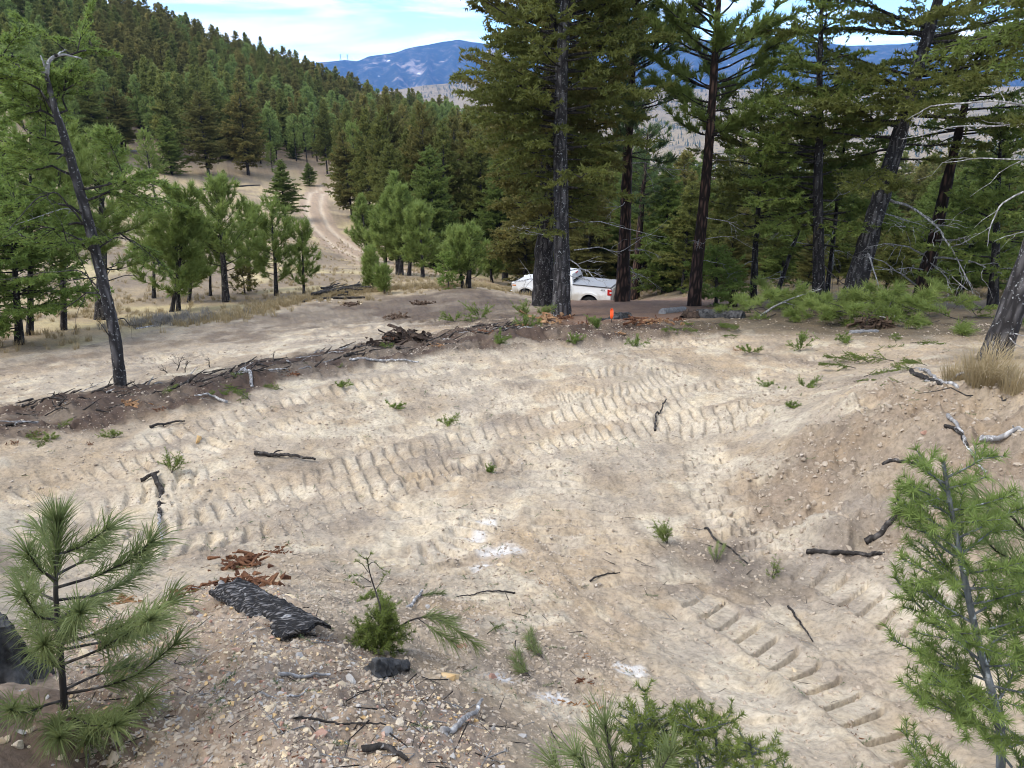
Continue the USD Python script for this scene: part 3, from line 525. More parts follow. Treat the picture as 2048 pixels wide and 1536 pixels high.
def conifer(rng, H, r0, crown0, crownR, kind='fir', lod=1.0, lean=None, whorl=0.42, per_whorl=5, dens=1.0, rise=(-0.05, 0.55), curl=(0.0, 0.25), shape=0.9, bare=0.2, asym=0.25, gap=0.15, dead=0, needle=None, clear=0.0, sides=10, trunk_path=None, top_cut=None):
    """A conifer standing at the origin: returns trunk, limbs (wood), needles and dead branches as (v, f)."""
    if trunk_path is None:
        zz = np.linspace(-0.25, H, 14); lean = lean or (0, 0)
        trunk_path = np.stack([lean[0] * zz + 0.02 * H * (fbm(zz / H * 2.1, zz * 0 + rng.random() * 50, 2) - 0.5), lean[1] * zz + 0.02 * H * (fbm(zz / H * 2.1, zz * 0 + rng.random() * 50, 2) - 0.5), zz], 1)
        trunk_path[:, :2] -= [np.interp(0, zz, trunk_path[:, 0]), np.interp(0, zz, trunk_path[:, 1])]
    TP = trunk_path; tz = TP[:, 2]
    axis = lambda z: np.stack([np.interp(z, tz, TP[:, k]) for k in range(3)], -1)
    fr = np.clip(tz / H, 0, 1)
    rad = r0 * ((1 - fr) ** 0.8 * 0.97 + 0.03) * (1 + 0.28 * np.exp(-np.maximum(tz, 0) / (2.2 * r0)))
    if sides >= 9:
        zf = np.linspace(tz[0], tz[-1], max(14, int(H * 5))); TPf = axis(zf); radf = np.interp(zf, tz, rad)
        tv, tf = tubes(TPf[None], radf[None], sides)
        a = np.repeat(zf, sides); th = np.tile(np.arange(sides), len(zf))
        ctr = np.repeat(TPf, sides, 0); bump = 1 + 0.16 * (fbm(th * 1.3, a * 3.0, 3, 3) - 0.5) + 0.05 * rng.normal(size=len(a))
        tv = ctr + (tv - ctr) * bump[:, None]
    else: tv, tf = tubes(TP[None], rad[None], sides)
    O, az, L, ri, cu = [], [], [], [], []
    z = crown0
    while z < H * 0.985:
        f = (z - crown0) / max(H - crown0, 1e-3)
        env = crownR * min(1.0, 0.55 + 2.2 * f) * max(0.03, (1 - f ** 1.15)) ** shape
        n = rng.poisson(per_whorl * (0.5 if f < 0.1 else 1)) + 1
        for _ in range(n):
            if rng.random() < gap: continue
            a = rng.random() * 2 * np.pi
            if clear and math.cos(a - np.pi) > 0.45 and rng.random() < clear: continue
            zz = min(H * 0.99, max(crown0, z + rng.normal() * whorl * 0.35))
            l = env * rng.uniform(0.62, 1.12) * (1 + asym * math.sin(a * 2 + z * 0.8 + H)) + 0.12
            O.append(axis(zz)); az.append(a); L.append(l)
            ri.append(rise[0] + (rise[1] - rise[0]) * f + rng.normal() * 0.10); cu.append(rng.uniform(*curl) - 0.12 * (1 - f) * (kind == 'fir'))
        z += whorl * rng.uniform(0.75, 1.25) * (1 - 0.35 * f)
    O, az, L, ri, cu = map(np.array, (O, az, L, ri, cu))
    limbs = fir_limbs(O, az, L, ri, cu, rng, seg=5 if lod < 3 else 3)
    k = limbs.shape[1]
    lr = (0.010 + 0.011 * L)[:, None] * np.linspace(1, 0.18, k) * min(1.0, r0 / 0.16) if lod < 3 else (0.010 * L + 0.01)[:, None] * np.linspace(1, 0.2, k)
    wood = [tubes(limbs, lr, 4 if lod < 2 else 3, cap=False)]
    B, D, Ls = spray(limbs, L, rng, kind, lod, bare, dens)
    top = axis(np.array([H * 0.93])); B = np.vstack([B, top]); D = np.vstack([D, [[0, 0, 1.0]]]); Ls = np.r_[Ls, H * 0.06]
    if lod < 1.25: wood.append(tubes(np.stack([B, B + D * Ls[:, None]], 1), np.stack([np.full(len(B), 0.0045), np.full(len(B), 0.0015)], 1), 3, cap=False))
    nl, nw, sp, per = needle or ((0.070, 0.026, 0.028, 2) if kind == 'fir' else (0.16, 0.014, 0.011, 2))
    q = lod ** 0.85
    leaf = needle_tris(B, D, Ls, sp * q * (1 if kind == 'fir' else lod ** 0.35), nl * (q if kind == 'fir' else lod ** 0.45), nw * (q if kind == 'fir' else lod ** 1.05), per, rng, (20, 75) if kind == 'fir' else (12, 62), up=0.2)
    deads = []
    for _ in range(dead):
        z0 = rng.uniform(0.25, 1.0) * max(crown0, 1.0); a = rng.random() * 6.283; l = crownR * rng.uniform(0.35, 0.8)
        deads.append(dead_branch(axis(z0), np.array([math.sin(a), math.cos(a), rng.uniform(-0.35, 0.15)]), l, 0.010 + 0.006 * l, rng))
    return (tv, tf), join(wood), leaf, deads
def dead_branch(o, d, l, r, rng, forks=5, droop=-0.25):
    """A bare forked branch."""
    t = np.linspace(0, 1, 9); d = unit(np.asarray(d, float))
    P = o + d * (l * t)[:, None]; P[:, 2] += droop * l * t ** 2 * rng.uniform(0.2, 1)
    P = P + np.cumsum(rng.normal(size=P.shape) * 0.022 * l, 0) * (t > 0)[:, None]
    parts = [tubes(P[None], (r * (1 - 0.8 * t))[None], 5)]
    for _ in range(forks):
        s = rng.uniform(0.25, 0.92); b, dd = curve_at(P, np.array([s])); fl = l * (1 - s) * rng.uniform(0.5, 0.95) + 0.05 * l
        fd = unit(dd[0] + unit(rng.normal(size=3)) * 0.8); u = np.linspace(0, 1, 6)
        Q = b[0] + fd * (fl * u)[:, None] + np.cumsum(rng.normal(size=(6, 3)) * 0.035 * fl, 0) * (u > 0)[:, None]; Q[:, 2] -= 0.15 * fl * u ** 2
        parts.append(tubes(Q[None], (r * (1 - 0.75 * s) * 0.7 * (1 - 0.75 * u))[None], 4))
        for _ in range(2):
            s2 = rng.uniform(0.3, 0.9); b2, d2 = curve_at(Q, np.array([s2])); f2 = fl * rng.uniform(0.25, 0.5); e = unit(d2[0] + unit(rng.normal(size=3)) * 0.9)
            parts.append(tubes(np.stack([b2[0], b2[0] + e * f2 * 0.5 + [0, 0, 0.02 * f2], b2[0] + e * f2 + rng.normal(size=3) * 0.05 * f2])[None], np.array([[r * 0.30, r * 0.22, r * 0.08]]), 3))
    return join(parts)
def build_tree(parent, parts, bark_m, leaf_m, limb_m='limb', dead_m='dead_grey'):
    trunk, wood, leaf, deads = parts
    obj('trunk', trunk, bark_m, parent, smooth=True)
    c = obj('crown', leaf, leaf_m, parent)
    obj('limbs', wood, limb_m, parent if False else c)
    for d in deads: obj('dead_branch', d, dead_m, parent, smooth=True)
# ------------------------------------------------------------------ trees of the far hillside and the valley: a few kinds, each stood up many times
rng = np.random.default_rng(7)
KINDS = {}
def kind_of(name, n, bark_m, leaf_m, make):
    KINDS[name] = []
    for i in range(n):
        c = proto_class(f'{name}_{i}'); build_tree(c, make(i), bark_m, leaf_m); KINDS[name].append(c)
kind_of('far_fir', 3, 'bark_fir', 'far_olive', lambda i: conifer(rng, 12.0, 0.16, 1.0 + 0.5 * i, 2.7 - 0.15 * i, 'fir', 5.0, whorl=0.42, per_whorl=8, sides=5, gap=0.10, shape=0.8 + 0.1 * i, dens=1.25, bare=0.05, needle=(0.075, 0.038, 0.028, 2)))
kind_of('far_brown', 2, 'bark_fir', 'far_brown', lambda i: conifer(rng, 12.0, 0.17, 1.3, 2.9, 'fir', 5.0, whorl=0.42, per_whorl=8, sides=5, gap=0.12, shape=0.75, dens=1.25, bare=0.05, needle=(0.075, 0.038, 0.028, 2)))
kind_of('far_pine', 2, 'bark_fir', 'far_green', lambda i: conifer(rng, 11.0, 0.15, 2.2 + i, 2.1, 'pine', 4.6, whorl=0.45, per_whorl=7, sides=5, gap=0.10, shape=0.7, dens=1.3, needle=(0.20, 0.03, 0.018, 2), rise=(0.1, 0.8)))
kind_of('mid_fir', 3, 'bark_fir', 'fir_olive', lambda i: conifer(rng, 11.0, 0.17, 0.8 + 0.4 * i, 2.9, 'fir', 3.2, whorl=0.34, per_whorl=8, sides=7, gap=0.13, shape=0.8, dens=1.2, bare=0.08, needle=(0.07, 0.030, 0.026, 2)))
kind_of('mid_brown', 2, 'bark_fir', 'fir_brown', lambda i: conifer(rng, 11.0, 0.19, 1.2, 3.1, 'fir', 3.2, whorl=0.34, per_whorl=8, sides=7, gap=0.15, shape=0.7, dead=2, dens=1.2, bare=0.08, needle=(0.07, 0.030, 0.026, 2)))
kind_of('mid_green', 2, 'bark_fir', 'fir_green', lambda i: conifer(rng, 9.0, 0.16, 0.25 + 0.4 * i, 2.7, 'fir', 2.7, whorl=0.30, per_whorl=8, sides=7, gap=0.08, shape=0.85, dens=1.2, bare=0.05, needle=(0.07, 0.030, 0.026, 2)))
kind_of('mid_pine', 2, 'bark_young', 'pine_young', lambda i: conifer(rng, 8.0, 0.13, 0.8 + 0.8 * i, 2.0, 'pine', 2.4, whorl=0.36, per_whorl=7, sides=7, gap=0.08, shape=0.75, rise=(0.15, 0.9), curl=(0.1, 0.4), needle=(0.17, 0.018, 0.014, 2)))
def stand(kind, x, y, h, label, cat, group, name, rg, native, variant=None, lean=True, wide=1.0):
    s = h / native; v = KINDS[kind]; src = v[rg.integers(len(v)) if variant is None else variant % len(v)]
    return dup(src, name, label, cat, (x, y, gz(x, y) - 0.05), rg.random() * 6.283, (s * wide, s * wide, s), (rg.normal() * 0.025, rg.normal() * 0.025) if lean else None, group)
NATIVE = dict(far_fir=12, far_brown=12, far_pine=11, mid_fir=11, mid_brown=11, mid_green=9, mid_pine=8)
# the wooded hillside on the left
rg = np.random.default_rng(21)
cand = []
for _ in range(60000):
    a, r = rg.uniform(-0.80, 0.0), math.sqrt(rg.uniform(122 ** 2, 345 ** 2))
    cand.append((r * math.sin(a), r * math.cos(a)))
cand = np.array(cand)
pz = base_z(cand[:, 0], cand[:, 1]); pp = pix(np.c_[cand, pz]); rr_ = np.hypot(cand[:, 0], cand[:, 1])
front = np.interp(pp[:, 0], [-400, 0, 120, 250, 400, 520, 600, 700, 800, 1000], [250, 262, 300, 300, 318, 330, 330, 330, 360, 350])      # the wood's lower edge
bare = (pp[:, 0] < 40) & (rr_ < 175)
road_far = polyline(cand[:, 0], cand[:, 1], ROAD_LINE)[0] > 4
keep = (pp[:, 1] < front) & ~bare & road_far & (pp[:, 0] > -350)
cand, rr_, pp = cand[keep], rr_[keep], pp[keep]
chosen, cell = [], {}
for i in range(len(cand)):
    x, y = cand[i]; gap_ = 2.5 + 1.5 * vnoise(x / 14, y / 14, 3) + (rr_[i] - 130) * 0.007
    c = (int(x // 6), int(y // 6))
    if all(math.hypot(x - u, y - v) > gap_ for a in (-1, 0, 1) for b in (-1, 0, 1) for u, v in cell.get((c[0] + a, c[1] + b), [])):
        cell.setdefault(c, []).append((x, y)); chosen.append(i)
chosen = sorted(chosen, key=lambda i: rr_[i])
seen = [i for i in chosen if -40 < pp[i, 0] < 1010]
single = set(seen[:290]); bulk = [i for i in chosen if i not in single]
gz_all = ground_z(cand[:, 0], cand[:, 1])
def hill_kind(i):
    t = vnoise(cand[i, 0] / 22, cand[i, 1] / 22, 9) + rg.normal() * 0.12
    return 'far_pine' if t < 0.30 else 'far_brown' if t > 0.60 else 'far_fir'
HL = {'far_pine': ('slender light green pine in the dense wood on the left hillside', 'light green pines in the hillside wood', 'pine_tree'),
      'far_brown': ('brownish topped conifer in the dense wood on the left hillside', 'brownish conifers in the hillside wood', 'conifer_tree'),
      'far_fir': ('dark olive fir in the dense wood on the left hillside', 'olive firs in the hillside wood', 'fir_tree')}
for i in single:
    k = hill_kind(i); h = rg.uniform(8, 13.5) * (0.8 if k == 'far_pine' else 1)
    stand(k, cand[i, 0], cand[i, 1], h, HL[k][0], 'tree', HL[k][1], HL[k][2], rg, NATIVE[k])
pi = UsdGeom.PointInstancer.Define(stage, '/World/distant_wood')
tag(pi, 'far part of the conifer wood running up to the skyline', 'wood', kind='stuff')
pts, idx, sc, qs = [], [], [], []
src_list = KINDS['far_fir'] + KINDS['far_brown'] + KINDS['far_pine']
for n_, c in enumerate(src_list):
    x = UsdGeom.Xform.Define(stage, f'/World/distant_wood/kind_{n_}'); x.GetPrim().GetReferences().AddInternalReference(path_of(c)); pi.CreatePrototypesRel().AddTarget(x.GetPath())
off = {'far_fir': (0, 3), 'far_brown': (3, 2), 'far_pine': (5, 2)}
for i in bulk:
    k = hill_kind(i); h = rg.uniform(8, 14); a = rg.random() * 6.283
    pts.append((cand[i, 0], cand[i, 1], gz_all[i] - 0.05)); idx.append(off[k][0] + rg.integers(off[k][1])); sc.append((h / 12,) * 3); qs.append(Gf.Quath(math.cos(a / 2), 0, 0, math.sin(a / 2)))
# the wooded slope dropping away on the right, behind the near trees
for _ in range(2600):
    a, r = rg.uniform(0.0, 0.75), math.sqrt(rg.uniform(60 ** 2, 330 ** 2)); x, y = r * math.sin(a), r * math.cos(a)
    if vnoise(x / 30, y / 30, 4) < 0.42 or len(pts) > 1900: continue
    pts.append((x, y, float(base_z(np.array([x]), np.array([y]))[0]))); idx.append(rg.integers(5)); sc.append((rg.uniform(8, 12) / 12,) * 3); b = rg.random() * 6.283; qs.append(Gf.Quath(math.cos(b / 2), 0, 0, math.sin(b / 2)))
pi.CreatePositionsAttr(Vt.Vec3fArray([Gf.Vec3f(*map(float, p)) for p in pts])); pi.CreateProtoIndicesAttr(Vt.IntArray([int(i) for i in idx]))
pi.CreateScalesAttr(Vt.Vec3fArray([Gf.Vec3f(*s) for s in sc])); pi.CreateOrientationsAttr(Vt.QuathArray(qs))

# single trees of the meadow and valley: base pixel, pixel height of the top, kind, label
def px_height(q, px, py_top):
    """Height of a tree at ground point q whose top shows at pixel height py_top."""
    D = math.hypot(q[0], q[1]); t = at_dist(np.array(float(px)), np.array(float(py_top)), D); return float(t[2] - q[2])
rg = np.random.default_rng(31)
VALLEY_TREES = [
    ((570, 436), 318, 'mid_green', 'bushy dark green fir beside the bend of the dirt track', 1.25),
    ((310, 394), 262, 'mid_pine', 'slim pale green pine standing alone in the dry meadow', 1.0),
    ((345, 350), 232, 'mid_green', 'round dark green fir at the left foot of the hillside wood', 1.15),
    ((418, 353), 182, 'mid_brown', 'broad brown-tipped fir with two bare stems at the meadow edge', 1.1),
    ((497, 350), 165, 'mid_brown', 'tallest brown-green fir at the meadow edge left of the track', 1.0),
    ((470, 322), 200, 'mid_fir', 'dark fir right behind the brown-tipped one at the meadow edge', 1.0),
    ((247, 306), 175, 'mid_brown', 'dark layered conifer above a fallen log on the hillside', 1.25),
    ((197, 312), 150, 'mid_fir', 'dark conifer with a leaning bare stem on the hillside', 1.3),
    ((588, 318), 262, 'mid_green', 'small green fir at the wood edge above the track', 1.2),
    ((620, 372), 325, 'mid_green', 'low bushy fir at the top of the track', 1.5),
    ((545, 345), 285, 'mid_pine', 'small pale pine at the wood edge above the bushy fir', 1.1),
    ((240, 322), 285, 'mid_green', 'tiny fir beneath the layered conifer', 1.3),
    ((450, 372), 340, 'mid_pine', 'very small pine beside the fallen trunk in the meadow', 1.3)]
for (bx, by), top, k, lab, wd in VALLEY_TREES:
    q = on_ground(bx, by)[0]; h = px_height(q, bx, top); n_ = 'pine_tree' if 'pine' in k else 'fir_tree'
    stand(k, q[0], q[1], h, lab, 'tree', None, n_, rg, NATIVE[k], lean=False, wide=wd)
# the wall of firs right of the track
WALL = [((690, 415), 235, 'mid_fir'), ((705, 440), 262, 'mid_brown'), ((742, 455), 212, 'mid_fir'), ((720, 425), 250, 'mid_pine'), ((775, 480), 215, 'mid_fir'), ((800, 470), 190, 'mid_brown'), ((830, 500), 232, 'mid_fir'), ((862, 505), 205, 'mid_brown'), ((890, 520), 236, 'mid_fir'),
        ((915, 500), 232, 'mid_brown'), ((870, 535), 292, 'mid_green'), ((940, 515), 215, 'mid_brown'), ((965, 528), 255, 'mid_fir'), ((760, 430), 238, 'mid_fir'), ((835, 450), 205, 'mid_fir'), ((700, 380), 216, 'mid_fir'), ((655, 350), 196, 'mid_fir'), ((985, 500), 235, 'mid_brown'), ((1000, 540), 300, 'mid_green'), ((790, 505), 285, 'mid_fir'), ((1020, 520), 270, 'mid_fir'), ((725, 372), 205, 'mid_brown')]
WL = {'mid_fir': ('olive green fir in the wall of trees right of the dirt track', 'olive firs right of the dirt track'), 'mid_brown': ('brown-tipped fir in the wall of trees right of the dirt track', 'brown-tipped firs right of the dirt track'),
      'mid_green': ('fresh green fir low in the trees between track and pickup', 'green firs between track and pickup'), 'mid_pine': ('slender pine in the trees right of the dirt track', None)}
for (bx, by), top, k in WALL:
    q = on_ground(bx, by)[0]; h = px_height(q, bx, top)
    stand(k, q[0], q[1], h, WL[k][0], 'tree', WL[k][1], 'pine_tree' if 'pine' in k else 'fir_tree', rg, NATIVE[k], wide=min(1.15, max(0.75, 9.0 / h)))
# the trees standing thick behind the pickup and the near trunks on the right
SIDE = []
rg = np.random.default_rng(41)
for _ in range(4000):
    a, r = rg.uniform(0.015, 0.66), math.sqrt(rg.uniform(29 ** 2, 78 ** 2)); x, y = r * math.sin(a), r * math.cos(a)
    tz_ = math.hypot(x - 2.9, y - 40.5)
    if tz_ < 5.2 or (x < 7 and r < 44) or len(SIDE) >= 165: continue
    if all(math.hypot(x - u, y - v) > 1.7 + r * 0.018 for u, v in SIDE): SIDE.append((x, y))
SL = {'mid_fir': 'olive fir in the shaded thicket behind the trunks on the right', 'mid_green': 'green fir in the shaded thicket behind the trunks on the right', 'mid_brown': 'brownish fir in the shaded thicket behind the trunks on the right'}
for x, y in SIDE:
    k = ('mid_fir', 'mid_green', 'mid_green', 'mid_brown')[rg.integers(4)]; r = math.hypot(x, y)
    g_ = gz(x, y); px_ = pix((x, y, g_))[0]
    top = np.interp(px_, [1030, 1250, 1400, 1500, 1600, 2048], [330, 330, 350, 385, 385, 350]) + rg.uniform(-45, 95)
    h = float(np.clip(at_dist(np.array(px_), np.array(top), r)[2] - g_, 2.5, 11.5))
    stand(k, x, y, h, SL[k], 'tree', SL[k].replace('fir', 'firs', 1), 'fir_tree', rg, NATIVE[k], wide=1.1)

# far-off trees dotted over the foothills and the valley, two or three pixels each
def dot_tree(r_):
    p = []
    for z, w in ((1.0, 1.9), (3.4, 1.6), (5.6, 1.15), (7.6, .7)):
        a = np.arange(7) / 7 * 6.283; q = np.c_[np.cos(a) * w * r_.uniform(.7, 1.2, 7), np.sin(a) * w * r_.uniform(.7, 1.2, 7), z + r_.normal(size=7) * .25]; v = np.vstack([q, [(0, 0, z + 3.4)]])
        p.append((v, [(i, (i + 1) % 7, 7) for i in range(7)]))
    return join(p)
usdkit.material(stage, '/World/Looks/far_tree', {'p': ('principled_bsdf', {'base_color': (0.055, 0.07, 0.035), 'roughness': 1.0})}, surface='p.BSDF')
usdkit.material(stage, '/World/Looks/far_tower', {'p': ('principled_bsdf', {'base_color': (0.16, 0.17, 0.18), 'roughness': 0.7})}, surface='p.BSDF')
fp = UsdGeom.PointInstancer.Define(stage, '/World/foothill_trees'); tag(fp, 'tiny dark trees dotted over the pale foothills', 'trees', kind='stuff')
rf = np.random.default_rng(77)
for k in range(3):
    x = UsdGeom.Xform.Define(stage, f'/World/foothill_trees/kind_{k}'); usdkit.mesh(stage, f'{x.GetPath()}/tree', dot_tree(rf), '/World/Looks/far_tree'); fp.CreatePrototypesRel().AddTarget(x.GetPath())
a = rf.uniform(-0.45, 0.75, 40000); r = rf.uniform(700, 4150, 40000); x, y = r * np.sin(a), r * np.cos(a)
w = fbm(x / 260, y / 260, 4, 91) + 0.10 * smoothstep(0.25, 0.6, a); k = rf.random(40000) < smoothstep(0.50, 0.64, w) * 0.55 + 0.012
x, y, r, a = x[k], y[k], r[k], a[k]; z = np.where(r > 2210, foot_z(x, y, a, r), valley_z(x, y, a, r)) - 0.5
fp.CreatePositionsAttr(Vt.Vec3fArray.FromNumpy(np.stack([x, y, z], 1).astype(np.float32))); fp.CreateProtoIndicesAttr(Vt.IntArray.FromNumpy(rf.integers(0, 3, len(x)).astype(np.int32)))
s_ = rf.uniform(.8, 1.7, len(x)); fp.CreateScalesAttr(Vt.Vec3fArray.FromNumpy(np.repeat(s_[:, None], 3, 1).astype(np.float32)))
# two transmission towers on the far skyline
for px_, lab in ((681, 'left of two tiny transmission towers on the far blue ridge'), (695, 'right of two tiny transmission towers on the far blue ridge')):
    az_ = azim(px_, 118); r_ = 9450.0; bx, by = r_ * math.sin(az_), r_ * math.cos(az_); bz = float(mountain_z(np.array([bx]), np.array([by]), np.array([az_]), np.array([r_]))[0]); H = 85.0
    tw = thing('transmission_tower', lab, 'tower', (bx, by, bz - 4))
    legs = np.array([[(sx * 9, sy * 9, 0), (sx * 3.2, sy * 3.2, H * .6), (sx * 1.6, sy * 1.6, H)] for sx in (-1, 1) for sy in (-1, 1)], float); obj('lattice', tubes(legs, np.full((4, 3), 1.3), 4), 'far_tower', tw)
    obj('crossarm', tubes(np.array([[(-15, 0, H * z_), (0, 0, H * z_ + 1), (15, 0, H * z_)] for z_ in (.72, .86, .98)]), np.full((3, 3), 1.0), 4), 'far_tower', tw)
# ------------------------------------------------------------------ the trees near the clearing, each built for itself
def place_tree(base, ref, dia_px, h_px_top=None, H=None):
    """Ground point under the base pixel, metres per photograph pixel there, trunk radius, lean (m per m) that carries the trunk through the reference pixel."""
    q = on_ground(*base)[0]; d = q - EYE; depth = d @ FWD; mpp = depth / FPX
    D = math.hypot(q[0], q[1]); top = at_dist(np.array(float(ref[0])), np.array(float(ref[1])), D)
    dz = top[2] - q[2]; lean = ((top[0] - q[0]) / dz, (top[1] - q[1]) / dz)
    return q, mpp, dia_px * mpp / 2, lean
def near_tree(name, label, base, ref, dia_px, H, crown0, crownR, kind, lod, bark_m, leaf_m, seed, dead_m='dead_grey', group=None, dead_px=(), **kw):
    q, mpp, r0, lean = place_tree(base, ref, dia_px)
    rg = np.random.default_rng(seed)
    parts = conifer(rg, H, r0, crown0, crownR, kind, lod, lean=lean, **kw)
    t = thing(name, label, 'tree', (q[0], q[1], q[2] - 0.03), group=group)
    build_tree(t, parts, bark_m, leaf_m, dead_m=dead_m)
    D = math.hypot(q[0], q[1])
    for line in dead_px:                                                   # bare limbs seen one by one: pixel line, radius in metres, forks
        pts, rad, forks = line[0], line[1], line[2]; dd = line[3] if len(line) > 3 else 0.0
        P = np.array([at_dist(np.array(float(a)), np.array(float(b)), D + dd * k / (len(pts) - 1)) for k, (a, b) in enumerate(pts)]) - q + [0, 0, 0.03]
        obj('dead_branch', limb_line(P, rad, forks, rg), dead_m, t, smooth=True)
    return t, q, mpp
def limb_line(P, r, forks, rg, taper=0.75, sides=5):
    s = np.linspace(0, 1, len(P)); u = np.linspace(0, 1, 4 * len(P))
    Q = np.stack([np.interp(u, s, P[:, k]) for k in range(3)], 1); L = np.linalg.norm(np.diff(Q, axis=0), axis=1).sum()
    Q[1:-1] = (Q[:-2] + 2 * Q[1:-1] + Q[2:]) / 4
    Q = Q + np.cumsum(rg.normal(size=Q.shape), 0) * 0.004 * L * (u > 0)[:, None]
    parts = [tubes(Q[None], (r * (1 - taper * u))[None], sides)]
    for _ in range(forks):
        t = rg.uniform(0.3, 0.95); b, d = curve_at(Q, np.array([t])); fl = L * rg.uniform(0.12, 0.34)
        fd = unit(d[0] + unit(rg.normal(size=3) * [1, 1, 0.7]) * 0.9); v = np.linspace(0, 1, 6)
        K = b[0] + fd * (fl * v)[:, None] + np.cumsum(rg.normal(size=(6, 3)) * 0.05 * fl, 0) * (v > 0)[:, None]; K[:, 2] -= 0.2 * fl * v ** 2
        parts.append(tubes(K[None], (r * (1 - taper * t) * 0.6 * (1 - 0.7 * v))[None], 4))
    return join(parts)

near_tree('fir_tree', 'tall straight fir with grey bark standing in front of the white pickup', (1121, 634), (1141, 20), 34, 13.0, 2.2, 1.95, 'fir', 1.65, 'bark_fleck', 'fir_olive', 101, whorl=0.26, per_whorl=7, gap=0.08, shape=0.45, dens=1.25, clear=0.6, rise=(-0.12, 0.5), sides=14, dead=3,
          dead_px=[([(1100, 560), (1130, 552)], 0.01, 0), ([(1148, 500), (1200, 492), (1240, 505), (1290, 470)], 0.016, 3, 1.0), ([(1140, 445), (1200, 440), (1262, 458), (1330, 475)], 0.014, 2, 0.6), ([(1118, 475), (1085, 470), (1050, 462)], 0.015, 2, -0.5)])
near_tree('fir_tree', 'dark fir close behind and left of the straight grey trunk by the pickup', (1085, 612), (1096, 300), 40, 11.0, 2.6, 2.5, 'fir', 2.0, 'bark_fir', 'fir_brown', 102, whorl=0.27, per_whorl=7, gap=0.10, shape=0.5, dens=1.25, rise=(-0.12, 0.5), sides=12, dead=3)
near_tree('pine_tree', 'red-barked pine at the tail of the white pickup', (1244, 603), (1256, 300), 27, 11.0, 4.6, 2.5, 'pine', 1.7, 'bark_pine', 'pine_dark', 103, whorl=0.32, per_whorl=7, gap=0.08, shape=0.45, rise=(0.0, 0.7), curl=(0.05, 0.3), dens=1.3, sides=12, dead=4, dead_m='dead_grey',
          dead_px=[([(1255, 540), (1290, 555), (1320, 580)], 0.014, 4, 1), ([(1255, 480), (1300, 470), (1332, 440)], 0.012, 3, .5)])
near_tree('pine_tree', 'slimmer red-barked pine just right of the one at the pickup tail', (1268, 600), (1282, 420), 19, 9.0, 4.4, 1.7, 'pine', 1.9, 'bark_pine', 'pine_dark', 104, whorl=0.42, per_whorl=5, gap=0.15, shape=0.5, sides=10, dead=3)
near_tree('pine_tree', 'tall open pine with tufted whorls showing against the sky', (1388, 614), (1432, 40), 25, 11.6, 4.9, 2.05, 'pine', 1.45, 'bark_pine', 'pine_young', 105, clear=0.2, needle=(0.17, 0.020, 0.011, 2), whorl=0.42, per_whorl=6, gap=0.08, shape=0.55, rise=(0.05, 0.85), curl=(0.15, 0.45), dens=1.5, sides=12, dead=4,
          dead_px=[([(1400, 520), (1440, 525), (1490, 545)], 0.012, 3, .5), ([(1400, 480), (1460, 470), (1510, 500)], 0.012, 3, -.5)])
near_tree('fir_tree', 'slim upright fir left of the big leaning trunk', (1638, 612), (1642, 260), 24, 9.0, 1.7, 2.6, 'fir', 1.7, 'bark_fir', 'fir_green', 106, clear=0.35, whorl=0.36, per_whorl=6, gap=0.12, dens=1.1, shape=0.75, rise=(-0.10, 0.45), sides=12, dead=4, dead_m='dead_dark')
near_tree('fir_tree', 'big leaning fir with thick flecked trunk and wide layered limbs', (1698, 612), (1795, 270), 40, 10.5, 3.3, 3.5, 'fir', 1.6, 'bark_fleck', 'fir_olive', 107, whorl=0.46, per_whorl=6, gap=0.15, shape=0.35, dens=1.25, clear=0.35, rise=(-0.05, 0.45), sides=16, dead=2,
          dead_px=[([(1780, 400), (1830, 415), (1870, 455), (1905, 520), (1935, 590)], 0.038, 8, -0.6), ([(1725, 495), (1738, 510), (1755, 560), (1762, 620)], 0.033, 0, -0.8)])
near_tree('pine_tree', 'dead-limbed reddish trunk bristling with bare white branches', (1838, 612), (1882, 410), 30, 7.0, 4.4, 2.0, 'fir', 1.8, 'bark_pine', 'fir_green', 108, dead_m='dead_grey', whorl=0.45, per_whorl=5, gap=0.15, shape=0.5, sides=12, dead=2, dens=1.1,
          dead_px=[([(1860, 515), (1890, 515), (1940, 525), (1990, 545), (2008, 560)], 0.031, 8, -1.7600000000000002), ([(1858, 535), (1900, 545), (1930, 575)], 0.022, 6, -2.2), ([(1866, 480), (1910, 480), (1960, 465)], 0.027, 10, -1.54), ([(1868, 505), (1920, 490), (1960, 472)], 0.022, 8, -0.6),
                   ([(1852, 540), (1820, 535), (1790, 540)], 0.019, 8, -1.54), ([(1836, 572), (1800, 550), (1770, 525), (1735, 518)], 0.027, 8, -1.9800000000000002), ([(1850, 510), (1820, 490), (1780, 482), (1740, 490)], 0.024, 10, -1.32), ([(1858, 470), (1880, 450), (1915, 452)], 0.022, 6, -2.2), ([(1850, 480), (1815, 455), (1790, 450)], 0.024, 6, -2.2), ([(1862, 525), (1900, 560), (1898, 610)], 0.017, 4, -2.64)])
near_tree('fir_tree', 'thick leaning flecked trunk at the right edge above the dry grass tuft', (1984, 722), (2050, 540), 47, 9.0, 3.4, 2.6, 'fir', 1.2, 'bark_fleck', 'fir_green', 109, whorl=0.5, per_whorl=5, gap=0.3, shape=0.5, sides=16, dead=0,
          dead_px=[([(2000, 655), (2030, 668), (2060, 675)], 0.012, 2, -.3), ([(1990, 640), (2030, 690), (2070, 705)], 0.010, 2, -.4)])
